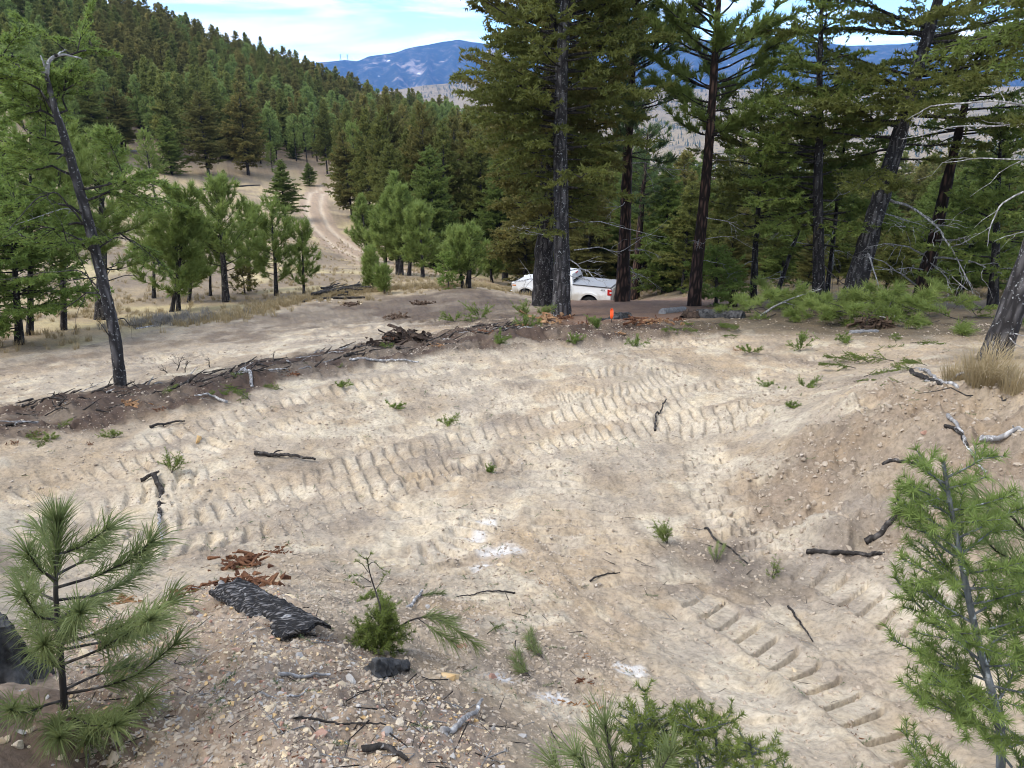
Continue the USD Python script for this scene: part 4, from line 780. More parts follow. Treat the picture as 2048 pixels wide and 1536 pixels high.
near_tree('fir_tree', 'fir outside the frame whose pale bare limbs reach in at the upper right', (2230, 690), (2260, 400), 60, 10.0, 3.0, 2.7, 'fir', 1.7, 'bark_fir', 'fir_olive', 110, whorl=0.42, per_whorl=5, gap=0.15, dens=1.1, shape=0.35, sides=10, dead=0,
          dead_px=[([(2230, 230), (2100, 222), (1980, 208), (1880, 218), (1820, 242)], 0.022, 2, 0.5), ([(2230, 240), (2050, 245), (1900, 255), (1800, 285)], 0.02, 2, 1.0), ([(2240, 340), (2100, 322), (1980, 318), (1885, 322)], 0.018, 2, .5), ([(2230, 330), (2048, 385), (1998, 410), (1982, 450), (1974, 490)], 0.018, 2, -.5), ([(2200, 480), (2050, 460), (1990, 480)], 0.012, 1, -.5)])
near_tree('fir_tree', 'dark bushy fir at the right edge behind the leaning flecked trunk', (1985, 618), (1995, 400), 20, 4.6, 0.6, 1.9, 'fir', 1.8, 'bark_fir', 'fir_green', 111, whorl=0.28, per_whorl=7, gap=0.08, sides=8)
near_tree('fir_tree', 'low bright green fir beside the red trunk right of the pickup', (1432, 612), (1433, 560), 8, 1.75, 0.15, 1.25, 'fir', 1.5, 'bark_young', 'fir_bright', 112, whorl=0.16, per_whorl=7, gap=0.05, sides=8, rise=(0.0, 0.6))
near_tree('fir_tree', 'pale bark fir stem with a layered skirt behind the pine bough heap', (1506, 608), (1512, 480), 15, 6.5, 1.9, 2.3, 'fir', 1.8, 'bark_fir', 'fir_olive', 113, whorl=0.34, per_whorl=6, gap=0.12, shape=0.7, sides=9, dead=2)
near_tree('fir_tree', 'thin tilted stem between the pale fir and the slim upright fir', (1550, 600), (1592, 470), 10, 6.0, 2.6, 1.8, 'fir', 2.0, 'bark_fir', 'fir_olive', 114, whorl=0.4, per_whorl=5, gap=0.15, sides=8, dead=5)
near_tree('fir_tree', 'thin dark stem tight right of the slim upright fir', (1652, 604), (1668, 480), 11, 6.5, 2.8, 1.7, 'fir', 2.0, 'bark_fir', 'fir_green', 115, whorl=0.4, per_whorl=5, gap=0.15, sides=8, dead=5)
near_tree('fir_tree', 'distant bare stem seen above the bed of the pickup', (1197, 560), (1200, 470), 12, 8.0, 3.4, 1.9, 'fir', 2.2, 'bark_young', 'fir_green', 116, whorl=0.4, per_whorl=6, gap=0.15, sides=8, dead=3)

# ---- the crooked fir on the left, built limb by limb
def crooked_fir():
    rg = np.random.default_rng(120)
    q, mpp, r0, _ = place_tree((243, 782), (150, 340), 23)
    D = math.hypot(q[0], q[1]); W = lambda a, b, dd=0.0: at_dist(np.array(float(a)), np.array(float(b)), D + dd) - q
    t = thing('fir_tree', 'crooked dark fir leaning left over the lower track, its top forked and bare', 'tree', (q[0], q[1], q[2] - 0.04))
    line = [(244, 795), (240, 760), (232, 690), (222, 630), (205, 560), (186, 480), (166, 400), (148, 340), (134, 290), (120, 245), (108, 215), (100, 180), (90, 140)]
    P = np.array([W(*p) for p in line]); s = np.linspace(0, 1, len(P)); u = np.linspace(0, 1, 60)
    Q = np.stack([np.interp(u, s, P[:, k]) for k in range(3)], 1); Q[1:-1] = (Q[:-2] + Q[1:-1] * 2 + Q[2:]) / 4
    rad = r0 * np.interp(u, [0, 0.06, 0.3, 0.6, 0.85, 1], [1.35, 1.0, 0.86, 0.68, 0.5, 0.3])
    tv, tf = tubes(Q[None], rad[None], 16); ctr = np.repeat(Q, 16, 0); th = np.tile(np.arange(16), 60); zz = np.repeat(u * 20, 16)
    tv = ctr + (tv - ctr) * (1 + 0.2 * (fbm(th * 1.3, zz * 3, 3, 4) - 0.5) + 0.05 * rg.normal(size=len(zz)))[:, None]
    obj('trunk', (tv, tf), 'bark_fleck', t, smooth=True)
    obj('forked_top', limb_line(np.array([W(92, 142), W(95, 118), W(108, 104), W(135, 101), (W(165, 108))]), 0.035, 1, rg), 'dead_grey', t, smooth=True)
    obj('forked_top', limb_line(np.array([W(92, 142), W(75, 128), W(52, 118), W(30, 122, -.3)]), 0.03, 1, rg), 'dead_grey', t, smooth=True)
    obj('forked_top', limb_line(np.array([W(92, 142), W(86, 120), W(80, 104)]), 0.022, 2, rg), 'dead_grey', t, smooth=True)
    limbs = [  # pixel line, depth change, needle span, spread
        ([(120, 245), (90, 215), (40, 205), (-20, 210)], 0.6, 1), ([(114, 232), (130, 200), (118, 165)], 0.5, .8), ([(110, 215), (80, 170), (30, 150), (-40, 150)], -.4, 1), ([(108, 104), (140, 98), (175, 92), (205, 100)], .3, 1), ([(52, 118), (20, 105), (-10, 108)], -.3, 1), ([(108, 210), (125, 175), (140, 135)], .6, .7),
        ([(150, 345), (100, 320), (40, 330), (-30, 355)], .4, 1), ([(140, 310), (90, 300), (50, 285), (0, 300)], .8, 1), ([(120, 245), (80, 225), (60, 180)], .9, 1),
        ([(158, 370), (200, 368), (250, 355), (290, 335)], -.5, 1), ([(165, 395), (215, 378), (255, 385), (280, 395)], .5, 1), ([(170, 420), (110, 400), (50, 410), (-20, 420)], -.7, 1), ([(176, 440), (120, 440), (70, 470), (10, 475)], .7, .8),
        ([(185, 480), (240, 462), (290, 490), (320, 520)], .5, .5), ([(190, 500), (150, 480), (90, 490)], -.6, .7), ([(100, 190), (60, 190), (20, 180)], .8, 1), ([(132, 285), (100, 272), (70, 260)], .2, .6)]
    B, Dn, Ls, wood = [], [], [], []
    for pts, dd, span in limbs:
        P = np.array([W(a, b, dd * k / (len(pts) - 1)) for k, (a, b) in enumerate(pts)]); s = np.linspace(0, 1, len(P)); v = np.linspace(0, 1, 7); P = np.stack([np.interp(v, s, P[:, k]) for k in range(3)], 1) + rg.normal(size=(7, 3)) * 0.02
        L = np.linalg.norm(np.diff(P, axis=0), axis=1).sum()
        wood.append(tubes(P[None], (0.022 * np.linspace(1, 0.2, 7))[None], 5))
        for m in range(5):                                                # boughs along the limb
            tt = np.array([rg.uniform(0.25, 0.98)]); b, d = curve_at(P, tt); l = rg.uniform(0.5, 0.95) * span
            e = unit(d[0] * 0.6 + unit(rg.normal(size=3) * [1, 1, 0.5]) * 0.8 + [0, 0, 0.25]); K = b[0] + e * (l * np.linspace(0, 1, 5))[:, None]; K[:, 2] -= 0.15 * l * np.linspace(0, 1, 5) ** 2
            wood.append(tubes(K[None], (0.010 * np.linspace(1, 0.2, 5))[None], 4)); b_, d_, l_ = spray(K[None], np.array([l]), rg, 'fir', 1.0, 0.05, 2.0); B.append(b_); Dn.append(d_); Ls.append(l_)
        b_, d_, l_ = spray(P[None], np.array([L]), rg, 'fir', 1.0, 0.3, 1.2 * span); B.append(b_); Dn.append(d_); Ls.append(np.minimum(l_, .45))
    B, Dn, Ls = np.vstack(B), np.vstack(Dn), np.concatenate(Ls)
    c = obj('crown', needle_tris(B, Dn, Ls, 0.028, 0.062, 0.022, 2, rg, up=0.3), 'fir_bright', t)
    obj('limbs', join(wood + [tubes(np.stack([B, B + Dn * Ls[:, None]], 1), np.stack([np.full(len(B), .004), np.full(len(B), .0015)], 1), 3, cap=False)]), 'limb', c)
    dead = [([(222, 640), (245, 632), (258, 650), (282, 652)], .012, 1), ([(232, 690), (200, 640), (195, 636)], .01, 0), ([(212, 585), (170, 580), (130, 610), (115, 620)], .016, 4), ([(200, 550), (140, 555), (80, 590)], .012, 4), ([(188, 490), (120, 455), (60, 440), (0, 470)], .014, 5), ([(185, 480), (150, 470), (110, 480)], .012, 3), ([(178, 455), (120, 380), (80, 395), (20, 460)], .016, 4),
            ([(205, 560), (250, 545), (285, 548)], .011, 2), ([(190, 500), (230, 470), (270, 475), (330, 530)], .015, 4), ([(168, 410), (180, 440), (225, 478)], .008, 2), ([(172, 425), (130, 410), (20, 450)], .012, 4), ([(215, 600), (180, 565), (150, 500), (140, 470)], .009, 3), ([(240, 720), (218, 712)], .010, 0), ([(134, 300), (110, 312)], .02, 0), ([(205, 555), (230, 520), (260, 515)], .01, 1), ([(175, 440), (200, 455), (215, 470)], .008, 0), ([(215, 590), (160, 530), (100, 530), (0, 545)], .013, 4)]
    for pts, r, f in dead:
        dd = rg.uniform(-0.5, 0.5)
        obj('dead_branch', limb_line(np.array([W(a, b, dd * k) for k, (a, b) in enumerate(pts)]), r, f, rg), 'dead_dark' if rg.random() < 0.75 else 'dead_grey', t, smooth=True)
crooked_fir()

# ---- left edge: bright firs and pines behind the crooked fir
near_tree('pine_tree', 'bushy green pine right behind the crooked fir', (203, 640), (200, 480), 24, 4.9, 1.5, 1.55, 'pine', 1.35, 'bark_fir', 'pine_young', 131, whorl=0.30, per_whorl=6, gap=0.08, shape=0.6, rise=(0.05, 0.8), curl=(0.1, 0.4), sides=10, dens=1.5)
near_tree('pine_tree', 'green pine with a thin dark stem left of the crooked fir', (128, 662), (122, 500), 12, 4.6, 1.1, 1.6, 'pine', 1.35, 'bark_fir', 'pine_young', 132, whorl=0.30, per_whorl=6, gap=0.08, shape=0.6, rise=(0.05, 0.8), curl=(0.1, 0.4), sides=9, dens=1.5)
near_tree('fir_tree', 'low spreading bright fir at the left edge beside the grass verge', (40, 690), (30, 500), 16, 3.6, 0.4, 1.75, 'fir', 1.35, 'bark_fir', 'fir_bright', 133, whorl=0.24, per_whorl=6, gap=0.1, shape=0.6, sides=9, dens=1.1)
near_tree('fir_tree', 'tall bright fir leaving the frame at the left edge', (-60, 700), (-40, 400), 26, 5.6, 1.2, 2.0, 'fir', 1.4, 'bark_fir', 'fir_bright', 134, whorl=0.32, per_whorl=6, gap=0.12, shape=0.6, sides=9)
near_tree('pine_tree', 'pine with brushy crown at the left edge below the crooked top', (60, 672), (60, 500), 13, 5.3, 1.4, 1.45, 'pine', 1.4, 'bark_fir', 'pine_young', 135, whorl=0.30, per_whorl=6, gap=0.1, shape=0.6, rise=(0.05, 0.8), curl=(0.1, 0.4), sides=9)

# ---- young pines in the hollow
YOUNG = [  # base, top pixel, width in pixels, stem px, lod, label
    ((343, 624), (378, 392), 120, 9, 'twin-stemmed young pine foremost in the hollow, left stem'), ((357, 622), (350, 385), 110, 9, 'twin-stemmed young pine foremost in the hollow, right stem'), ((308, 598), (305, 420), 90, 8, 'leftmost young pine of the group in the hollow'),
    ((378, 606), (392, 440), 90, 8, 'young pine just right of the twin stems'), ((421, 593), (418, 440), 80, 6, 'thin-stemmed young pine in the middle of the group'), ((453, 606), (432, 372), 150, 15, 'stoutest young pine of the group with bare lower limbs'), ((499, 584), (492, 418), 100, 8, 'young pine behind the stoutest one, on its right'),
    ((553, 592), (541, 410), 125, 9, 'bright conical young pine at the right of the group'), ((608, 590), (603, 458), 62, 6, 'slender sparse young pine standing last on the right of the group'),
    ((769, 548), (775, 400), 90, 8, 'left stem of the dense bright green pine clump by the track'), ((796, 550), (790, 358), 110, 9, 'tallest pine of the dense bright green clump by the track'), ((802, 552), (805, 380), 100, 10, 'middle pine of the bright green clump by the track'), ((818, 553), (828, 412), 95, 8, 'pine with paired stems in the bright green clump'),
    ((846, 556), (838, 418), 100, 8, 'rightmost pine of the bright green clump by the track'), ((735, 520), (722, 398), 80, 7, 'loose feathery pine at the left flank of the bright clump'), ((748, 582), (740, 510), 42, 5, 'knee-high pine left of the bright clump in dry grass'), ((770, 588), (762, 545), 30, 4, 'smaller of the two little pines in dry grass'),
    ((926, 576), (915, 472), 70, 7, 'thin pine left of the pickup hood'), ((936, 577), (942, 468), 90, 12, 'thicker dark-stemmed pine left of the pickup hood'), ((984, 564), (978, 510), 60, 6, 'low pine near the front of the pickup'), ((1010, 560), (1012, 470), 70, 12, 'dark-stemmed fir-like pine beside the pickup hood')]
for n_, (base, top, wpx, dpx, lab) in enumerate(YOUNG):
    q = on_ground(*base)[0]; mpp = ((q - EYE) @ FWD) / FPX; h = px_height(q, top[0], top[1])
    rgx = np.random.default_rng(300 + n_); dz = h; tx = at_dist(np.array(float(top[0])), np.array(float(top[1])), math.hypot(q[0], q[1]))
    lean = ((tx[0] - q[0]) / h, (tx[1] - q[1]) / h)
    c0 = h * (0.28 if 'bare' in lab or 'thin' in lab else 0.17 if h > 1.5 else 0.05)
    low = 'clump' in lab
    parts = conifer(rgx, h, dpx * mpp / 2, c0, wpx * mpp / 2 * 0.95, 'pine', 1.75 if q[1] < 30 else 2.1, lean=lean, whorl=0.30 if h > 2 else 0.16, per_whorl=7 if low else 6, gap=0.05, shape=1.25 if low else 0.9, rise=(0.10, 1.1), curl=(0.15, 0.5), dens=2.0 if low else 1.7, sides=8, dead=4 if c0 > 1 else 0)
    t = thing('pine_tree', lab, 'tree', (q[0], q[1], q[2] - 0.03))
    build_tree(t, parts, 'bark_fir', 'pine_young', dead_m='dead_dark')
for base, r, lab, mat in (((490, 588), 0.62, 'small brownish fir bush between the young pines', 'fir_brown'), ((897, 578), 0.75, 'low round green bush left of the pickup', 'fir_bright'), ((1010, 540), 1.0, 'dark fir bush by the pickup hood', 'fir_green')):
    q = on_ground(*base)[0]; parts = conifer(np.random.default_rng(int(base[0])), r * 1.7, 0.03, 0.08, r, 'fir', 1.9, whorl=0.12, per_whorl=6, gap=0.05, sides=6, rise=(0.1, 0.8))
    t = thing('fir_bush', lab, 'bush', (q[0], q[1], q[2] - 0.03)); build_tree(t, parts, 'bark_young', mat)
# ------------------------------------------------------------------ the white pickup
from shapely.geometry import Polygon, box as sbox
from shapely import affinity
import manifold3d as m3
def paint(name, col, rough=0.3, metallic=0.0, coat=0.0, spec=0.5):
    usdkit.material(stage, '/World/Looks/' + name, {'p': ('principled_bsdf', {'base_color': col, 'roughness': rough, 'metallic': metallic, 'coat_weight': coat, 'specular_ior_level': spec})}, surface='p.BSDF')
usdkit.material(stage, '/World/Looks/truck_white', {'tc': ('texture_coordinate', {}), 'sx': ('separate_xyz', {}), 'n': ('noise_texture', {'scale': 3.0, 'detail': 5.0}), 'a': ('math', {'math_type': 'multiply_add', 'value2': 0.7}), 'r': ('rgb_ramp', {'ramp': [(0.0, (0.40, 0.345, 0.28)), (0.78, (0.50, 0.46, 0.40)), (0.98, (0.66, 0.66, 0.64)), (1.0, (0.67, 0.67, 0.66))]}), 'd': ('math', {'math_type': 'multiply', 'value2': 0.62}),
    'p': ('principled_bsdf', {'roughness': 0.33, 'coat_weight': 0.35})}, [('tc.object', 'sx.vector'), ('tc.object', 'n.vector'), ('n.fac', 'a.value1'), ('sx.z', 'd.value1'), ('d.value', 'a.value3'), ('a.value', 'r.fac'), ('r.color', 'p.base_color')], surface='p.BSDF')
paint('truck_glass', (0.012, 0.014, 0.016), 0.06); paint('truck_black', (0.012, 0.012, 0.013), 0.6); paint('tyre', (0.018, 0.018, 0.019), 0.9)
paint('chrome', (0.62, 0.63, 0.64), 0.18, 1.0); paint('alloy', (0.42, 0.43, 0.44), 0.35, 0.8); paint('tail_red', (0.42, 0.010, 0.008), 0.2, coat=0.6); paint('head_clear', (0.62, 0.63, 0.65), 0.12); paint('amber', (0.62, 0.20, 0.02), 0.2); paint('cover_grey', (0.24, 0.25, 0.265), 0.72); paint('flag_orange', (0.95, 0.10, 0.012), 0.6); paint('rust', (0.10, 0.045, 0.03), 0.8)
def extr(poly, y0, y1):
    """Side profile in (x, z) extruded across the truck from y0 to y1."""
    m = trimesh.creation.extrude_polygon(poly, y1 - y0); v = np.array(m.vertices)
    return trimesh.Trimesh(np.c_[v[:, 0], y1 - v[:, 2], v[:, 1]], m.faces, process=False)
def man(tm): return m3.Manifold(m3.Mesh(np.asarray(tm.vertices, np.float32), np.asarray(tm.faces, np.uint32)))
def rbox(x0, x1, y0, y1, z0, z1, r=0.03):
    s = m3.Manifold.sphere(r, 12)
    return m3.Manifold.batch_hull([s.translate((x, y, z)) for x in (x0 + r, x1 - r) for y in (y0 + r, y1 - r) for z in (z0 + r, z1 - r)])
def cyl(x, z, r, y0, y1, n=28): return m3.Manifold.cylinder(y1 - y0, r, r, n).rotate((90, 0, 0)).translate((x, y1, z))
def truck():
    rear = at_dist(np.array(1189.0), np.array(616.0), 40.0); best = min(np.linspace(40, 46, 200), key=lambda D: abs(np.linalg.norm((at_dist(np.array(1066.0), np.array(601.0), D) - rear)[:2]) - 3.65))
    front = at_dist(np.array(1066.0), np.array(601.0), best); h = front - rear; rz = math.atan2(h[1], h[0])
    zr, zf = gz(*rear[:2]), gz(*front[:2]); pitch = math.atan2(zf - zr, 3.65)
    t = UsdGeom.Xform.Define(stage, '/World/pickup_truck')
    t.AddTransformOp().Set(Gf.Matrix4d().SetRotate(Gf.Rotation(Gf.Vec3d(0, 1, 0), -math.degrees(pitch))) * Gf.Matrix4d().SetRotate(Gf.Rotation(Gf.Vec3d(0, 0, 1), math.degrees(rz))) * Gf.Matrix4d().SetTranslate(Gf.Vec3d(rear[0], rear[1], zr)))
    tag(t, 'white crew pickup truck with grey bed cover parked behind the tree trunks', 'pickup truck')
    W = 1.0
    prof = Polygon([(-1.18, 0.62), (-1.12, 1.36), (0.98, 1.38), (3.05, 1.36), (4.28, 1.27), (4.50, 1.14), (4.54, 0.62), (4.40, 0.50), (-1.05, 0.52)])
    body = man(extr(prof, -W, W))
    side = m3.Manifold.batch_hull([rbox(-1.2, 4.6, -W, W, 0.45, 1.0, 0.10), rbox(-1.2, 4.58, -W + 0.07, W - 0.07, 0.45, 1.40, 0.06)])
    body = body ^ side
    for x in (0.0, 3.65): body = body - cyl(x, 0.42, 0.53, -1.2, 1.2)
    body = body - rbox(-1.08, 0.90, -0.80, 0.80, 0.80, 1.6, 0.02)                            # the bed
    bodyp = obj('body', body, 'truck_white', t, smooth=28)
    cab = m3.Manifold.batch_hull([rbox(0.98, 3.10, -0.93, 0.93, 1.30, 1.40, 0.03), rbox(1.10, 2.35, -0.74, 0.74, 1.80, 1.90, 0.05)])
    obj('cab', cab, 'truck_white', t, smooth=28)
    def side_pane(pts, s):                                                                   # glass on the sloping side of the cab
        q = [(x, s * (0.93 - 0.19 * (z - 1.40) / 0.45 + 0.004), z) for x, z in pts]; v = np.array(q + [(a, b - s * 0.02, c) for a, b, c in q]); n = len(pts)
        return trimesh.convex.convex_hull(v)
    for s in (1, -1):
        obj('side_window', side_pane([(1.16, 1.44), (1.86, 1.44), (1.86, 1.80), (1.28, 1.80)], s), 'truck_glass', t)
        obj('side_window', side_pane([(1.94, 1.44), (2.86, 1.44), (2.38, 1.80), (1.94, 1.80)], s), 'truck_glass', t)
        for x in (1.0, 1.90, 2.95): obj('door_seam', rbox(x, x + 0.012, s * 1.0 - 0.006, s * 1.0 + 0.003, 0.60, 1.32, 0.002), 'truck_black', t)
        for x in (1.10, 2.02): obj('door_handle', rbox(x, x + 0.20, s * 1.005 - 0.02, s * 1.005 + 0.02, 1.14, 1.18, 0.012), 'chrome', t)
        for x in (0.0, 3.65):                                                                # flares and wheels
            ring = (cyl(x, 0.42, 0.63, s * 1.0 - 0.05, s * 1.0 + 0.05) - cyl(x, 0.42, 0.53, -1.3, 1.3)) ^ rbox(x - 0.8, x + 0.8, -1.2, 1.2, 0.50, 1.3, 0.01)
            obj('wheel_flare', ring, 'truck_white', t, smooth=30)
            tyre = cyl(x, 0.40, 0.40, s * 0.86 - 0.13, s * 0.86 + 0.13, 36) - cyl(x, 0.40, 0.25, -1.2, 1.2, 30)
            wl = obj('wheel', tyre, 'tyre', t, smooth=30)
            rim = cyl(x, 0.40, 0.252, s * 0.86 - 0.08, s * 0.86 + 0.08, 30)
            for k in range(6):
                a = k * math.pi / 3; rim = rim - cyl(x + 0.15 * math.cos(a), 0.40 + 0.15 * math.sin(a), 0.055, s * 0.86 + s * 0.04 - 0.06, s * 0.86 + s * 0.04 + 0.10, 14)
            obj('rim', rim, 'alloy', wl, smooth=30)
        lens = obj('tail_light', rbox(-1.20, -0.97, s * 0.985 - 0.05, s * 0.985 + 0.022, 0.98, 1.30, 0.02), 'tail_red', t, smooth=30)
        obj('reverse_lens', rbox(-1.207, -1.10, s * 0.985 - 0.045, s * 0.985 + 0.027, 1.10, 1.17, 0.01), 'head_clear', lens)
        hl = obj('headlight', rbox(4.30, 4.56, s * 0.88 - 0.12, s * 0.88 + 0.10, 0.98, 1.20, 0.05), 'head_clear', t, smooth=30)
        obj('indicator', rbox(4.28, 4.50, s * 0.95 - 0.04, s * 0.95 + 0.045, 1.0, 1.07, 0.015), 'amber', hl)
        mir = obj('mirror', rbox(2.66, 2.80, s * 1.13 - 0.13, s * 1.13 + 0.10, 1.36, 1.58, 0.04), 'truck_black', t, smooth=30)
        txt = meshkit.text_mesh('4X4', 0.09, 0.004, True); v = np.array(txt.vertices); v[:, 0] -= v[:, 0].mean()
        P = np.c_[-0.72 - s * v[:, 0], s * (1.0 + v[:, 2]) , 1.20 + v[:, 1]]
        obj('badge', trimesh.Trimesh(P, txt.faces if s > 0 else txt.faces, process=False), 'truck_black', t)
    cov = m3.Manifold.batch_hull([rbox(-1.14, 0.99, -0.93, 0.93, 1.375, 1.42, 0.015), rbox(-1.0, 0.9, -0.7, 0.7, 1.40, 1.45, 0.015)])
    cv = obj('bed_cover', cov, 'cover_grey', t, smooth=30)
    for s in (1, -1): obj('cover_rail', rbox(-1.14, 0.98, s * 0.945 - 0.014, s * 0.945 + 0.014, 1.365, 1.405, 0.008), 'truck_black', cv)
    ws = m3.Manifold.batch_hull([rbox(3.02, 3.06, -0.83, 0.83, 1.405, 1.42, 0.005), rbox(2.41, 2.44, -0.68, 0.68, 1.80, 1.82, 0.005)]); obj('windscreen', ws, 'truck_glass', t)
    rw = m3.Manifold.batch_hull([rbox(0.995, 1.02, -0.78, 0.78, 1.42, 1.44, 0.005), rbox(1.088, 1.11, -0.66, 0.66, 1.78, 1.80, 0.005)]); obj('rear_window', rw, 'truck_glass', t)
    obj('tailgate', rbox(-1.215, -1.17, -0.86, 0.86, 0.68, 1.34, 0.015), 'truck_white', t, smooth=30)
    obj('tailgate_handle', rbox(-1.235, -1.20, -0.13, 0.13, 1.12, 1.20, 0.015), 'truck_black', t)
    obj('rear_bumper', rbox(-1.40, -1.16, -0.97, 0.97, 0.46, 0.66, 0.05), 'chrome', t, smooth=30)
    obj('front_bumper', rbox(4.42, 4.66, -0.97, 0.97, 0.44, 0.74, 0.08), 'chrome', t, smooth=30)
    gr = obj('grille', rbox(4.50, 4.58, -0.62, 0.62, 0.80, 1.16, 0.02), 'truck_black', t)
    for k in range(3): obj('grille_bar', rbox(4.57, 4.60, -0.6, 0.6, 0.86 + 0.1 * k, 0.90 + 0.1 * k, 0.012), 'chrome', gr)
    obj('underbody', rbox(-1.0, 4.35, -0.82, 0.82, 0.40, 0.72, 0.03), 'truck_black', t)
    for s in (1, -1): obj('running_board', rbox(0.75, 2.95, s * 0.97 - 0.05, s * 0.97 + 0.05, 0.42, 0.47, 0.02), 'truck_black', t)
    obj('roof_lamp', rbox(1.06, 1.12, -0.15, 0.15, 1.84, 1.88, 0.01), 'tail_red', t)
truck()
# ------------------------------------------------------------------ stones and clods
def stone_mat(name, a, b, c):
    usdkit.material(stage, '/World/Looks/' + name, {
        'tc': ('texture_coordinate', {}), 'oi': ('object_info', {}), 'g': ('geometry', {}), 'n': ('noise_texture', {'scale': 22.0, 'detail': 5.0, 'roughness': 0.7}), 'w': ('math', {'math_type': 'multiply_add', 'value2': 0.75, 'value3': 0.0}), 'ad': ('math', {'math_type': 'multiply_add', 'value2': 0.5, 'value3': -0.12}),
        's': ('math', {'math_type': 'add'}), 'r': ('rgb_ramp', {'ramp': [(0.0, a), (0.3, b), (0.55, c), (0.8, b), (1.0, (0.52, 0.47, 0.40))]}), 'b': ('bump', {'strength': 0.6, 'distance': 0.01}), 'p': ('principled_bsdf', {'roughness': 0.9, 'specular_ior_level': 0.2})},
        [('g.position', 'n.vector'), ('oi.random', 'w.value1'), ('n.fac', 'ad.value1'), ('w.value', 's.value1'), ('ad.value', 's.value2'), ('s.value', 'r.fac'), ('r.color', 'p.base_color'), ('n.fac', 'b.height'), ('b.normal', 'p.normal')], surface='p.BSDF')
stone_mat('stone', (0.30, 0.22, 0.14), (0.46, 0.38, 0.27), (0.56, 0.45, 0.29))
stone_mat('stone_grey', (0.15, 0.14, 0.13), (0.29, 0.275, 0.255), (0.40, 0.37, 0.33)); stone_mat('stone_red', (0.20, 0.10, 0.07), (0.33, 0.19, 0.135), (0.42, 0.29, 0.22)); stone_mat('stone_ochre', (0.30, 0.18, 0.07), (0.47, 0.31, 0.14), (0.56, 0.45, 0.30))
STONE_MATS = ('stone', 'stone_grey', 'stone', 'stone_red', 'stone_ochre', 'stone_grey', 'stone')
stone_mat('clod', (0.20, 0.155, 0.11), (0.31, 0.25, 0.185), (0.385, 0.32, 0.245))
def wood_mat(name, a, b, scale=(30, 30, 3)):
    usdkit.material(stage, '/World/Looks/' + name, {
        'tc': ('texture_coordinate', {}), 'g': ('geometry', {}), 'm': ('mapping', {'scale': scale}), 'n': ('noise_texture', {'scale': 1.0, 'detail': 6.0, 'roughness': 0.7}), 'n2': ('noise_texture', {'scale': 9.0, 'detail': 4.0}), 'a': ('math', {'math_type': 'multiply_add', 'value2': 0.6}), 'h': ('math', {'math_type': 'multiply', 'value2': 0.4}), 'isl': ('math', {'math_type': 'multiply_add', 'value2': 0.5}), 'off': ('math', {'math_type': 'subtract', 'value2': 0.12}),
        'r': ('rgb_ramp', {'ramp': [(0.28, a), (0.72, b)]}), 'b': ('bump', {'strength': 0.8, 'distance': 0.012}), 'p': ('principled_bsdf', {'roughness': 0.9, 'specular_ior_level': 0.15})},
        [('tc.object', 'm.vector'), ('m.vector', 'n.vector'), ('tc.object', 'n2.vector'), ('n2.fac', 'h.value1'), ('n.fac', 'a.value1'), ('h.value', 'a.value3'), ('g.random_per_island', 'isl.value1'), ('a.value', 'isl.value3'), ('isl.value', 'off.value1'), ('off.value', 'r.fac'), ('r.color', 'p.base_color'), ('n.fac', 'b.height'), ('b.normal', 'p.normal')], surface='p.BSDF')
wood_mat('rotten_wood', (0.055, 0.022, 0.013), (0.36, 0.185, 0.095)); wood_mat('orange_wood', (0.17, 0.08, 0.035), (0.54, 0.36, 0.20)); wood_mat('grey_wood', (0.15, 0.145, 0.14), (0.42, 0.41, 0.39)); wood_mat('dark_wood', (0.030, 0.022, 0.017), (0.15, 0.10, 0.07)); wood_mat('char', (0.014, 0.014, 0.014), (0.19, 0.185, 0.18), (14, 14, 14))
wood_mat('brown_soil', (0.07, 0.045, 0.03), (0.16, 0.11, 0.075), (9, 9, 9))
rs = np.random.default_rng(51)
def rock(seed, n=16, flat=0.62, rough=0.0):
    r_ = np.random.default_rng(seed); p = unit(r_.normal(size=(n, 3))) * r_.uniform(0.75, 1.0, (n, 1)) * [1, r_.uniform(0.6, 0.95), flat]
    h = trimesh.convex.convex_hull(p); return np.array(h.vertices) * 0.5, np.array(h.faces)
STONES = []
for k in range(7):
    c = proto_class(f'stone_{k}'); v, f = rock(k, 14 + 2 * (k % 3), 0.45 + 0.06 * k)
    obj('stone_body', (v, f), STONE_MATS[k], c); STONES.append(c)
used_px = []
def put_stone(px, py, size_px, label, group=None, cat='stone', sink=0.25):
    q = on_ground(px, py)[0]; mpp = ((q - EYE) @ FWD) / FPX; s = size_px * mpp; used_px.append((px, py))
    return dup(STONES[rs.integers(7)], 'stone', label, cat, (q[0], q[1], q[2] + s * (0.17 - sink)), rs.random() * 6.283, (s, s * rs.uniform(.8, 1.1), s * rs.uniform(.8, 1.1)), (rs.normal() * .25, rs.normal() * .25), group)
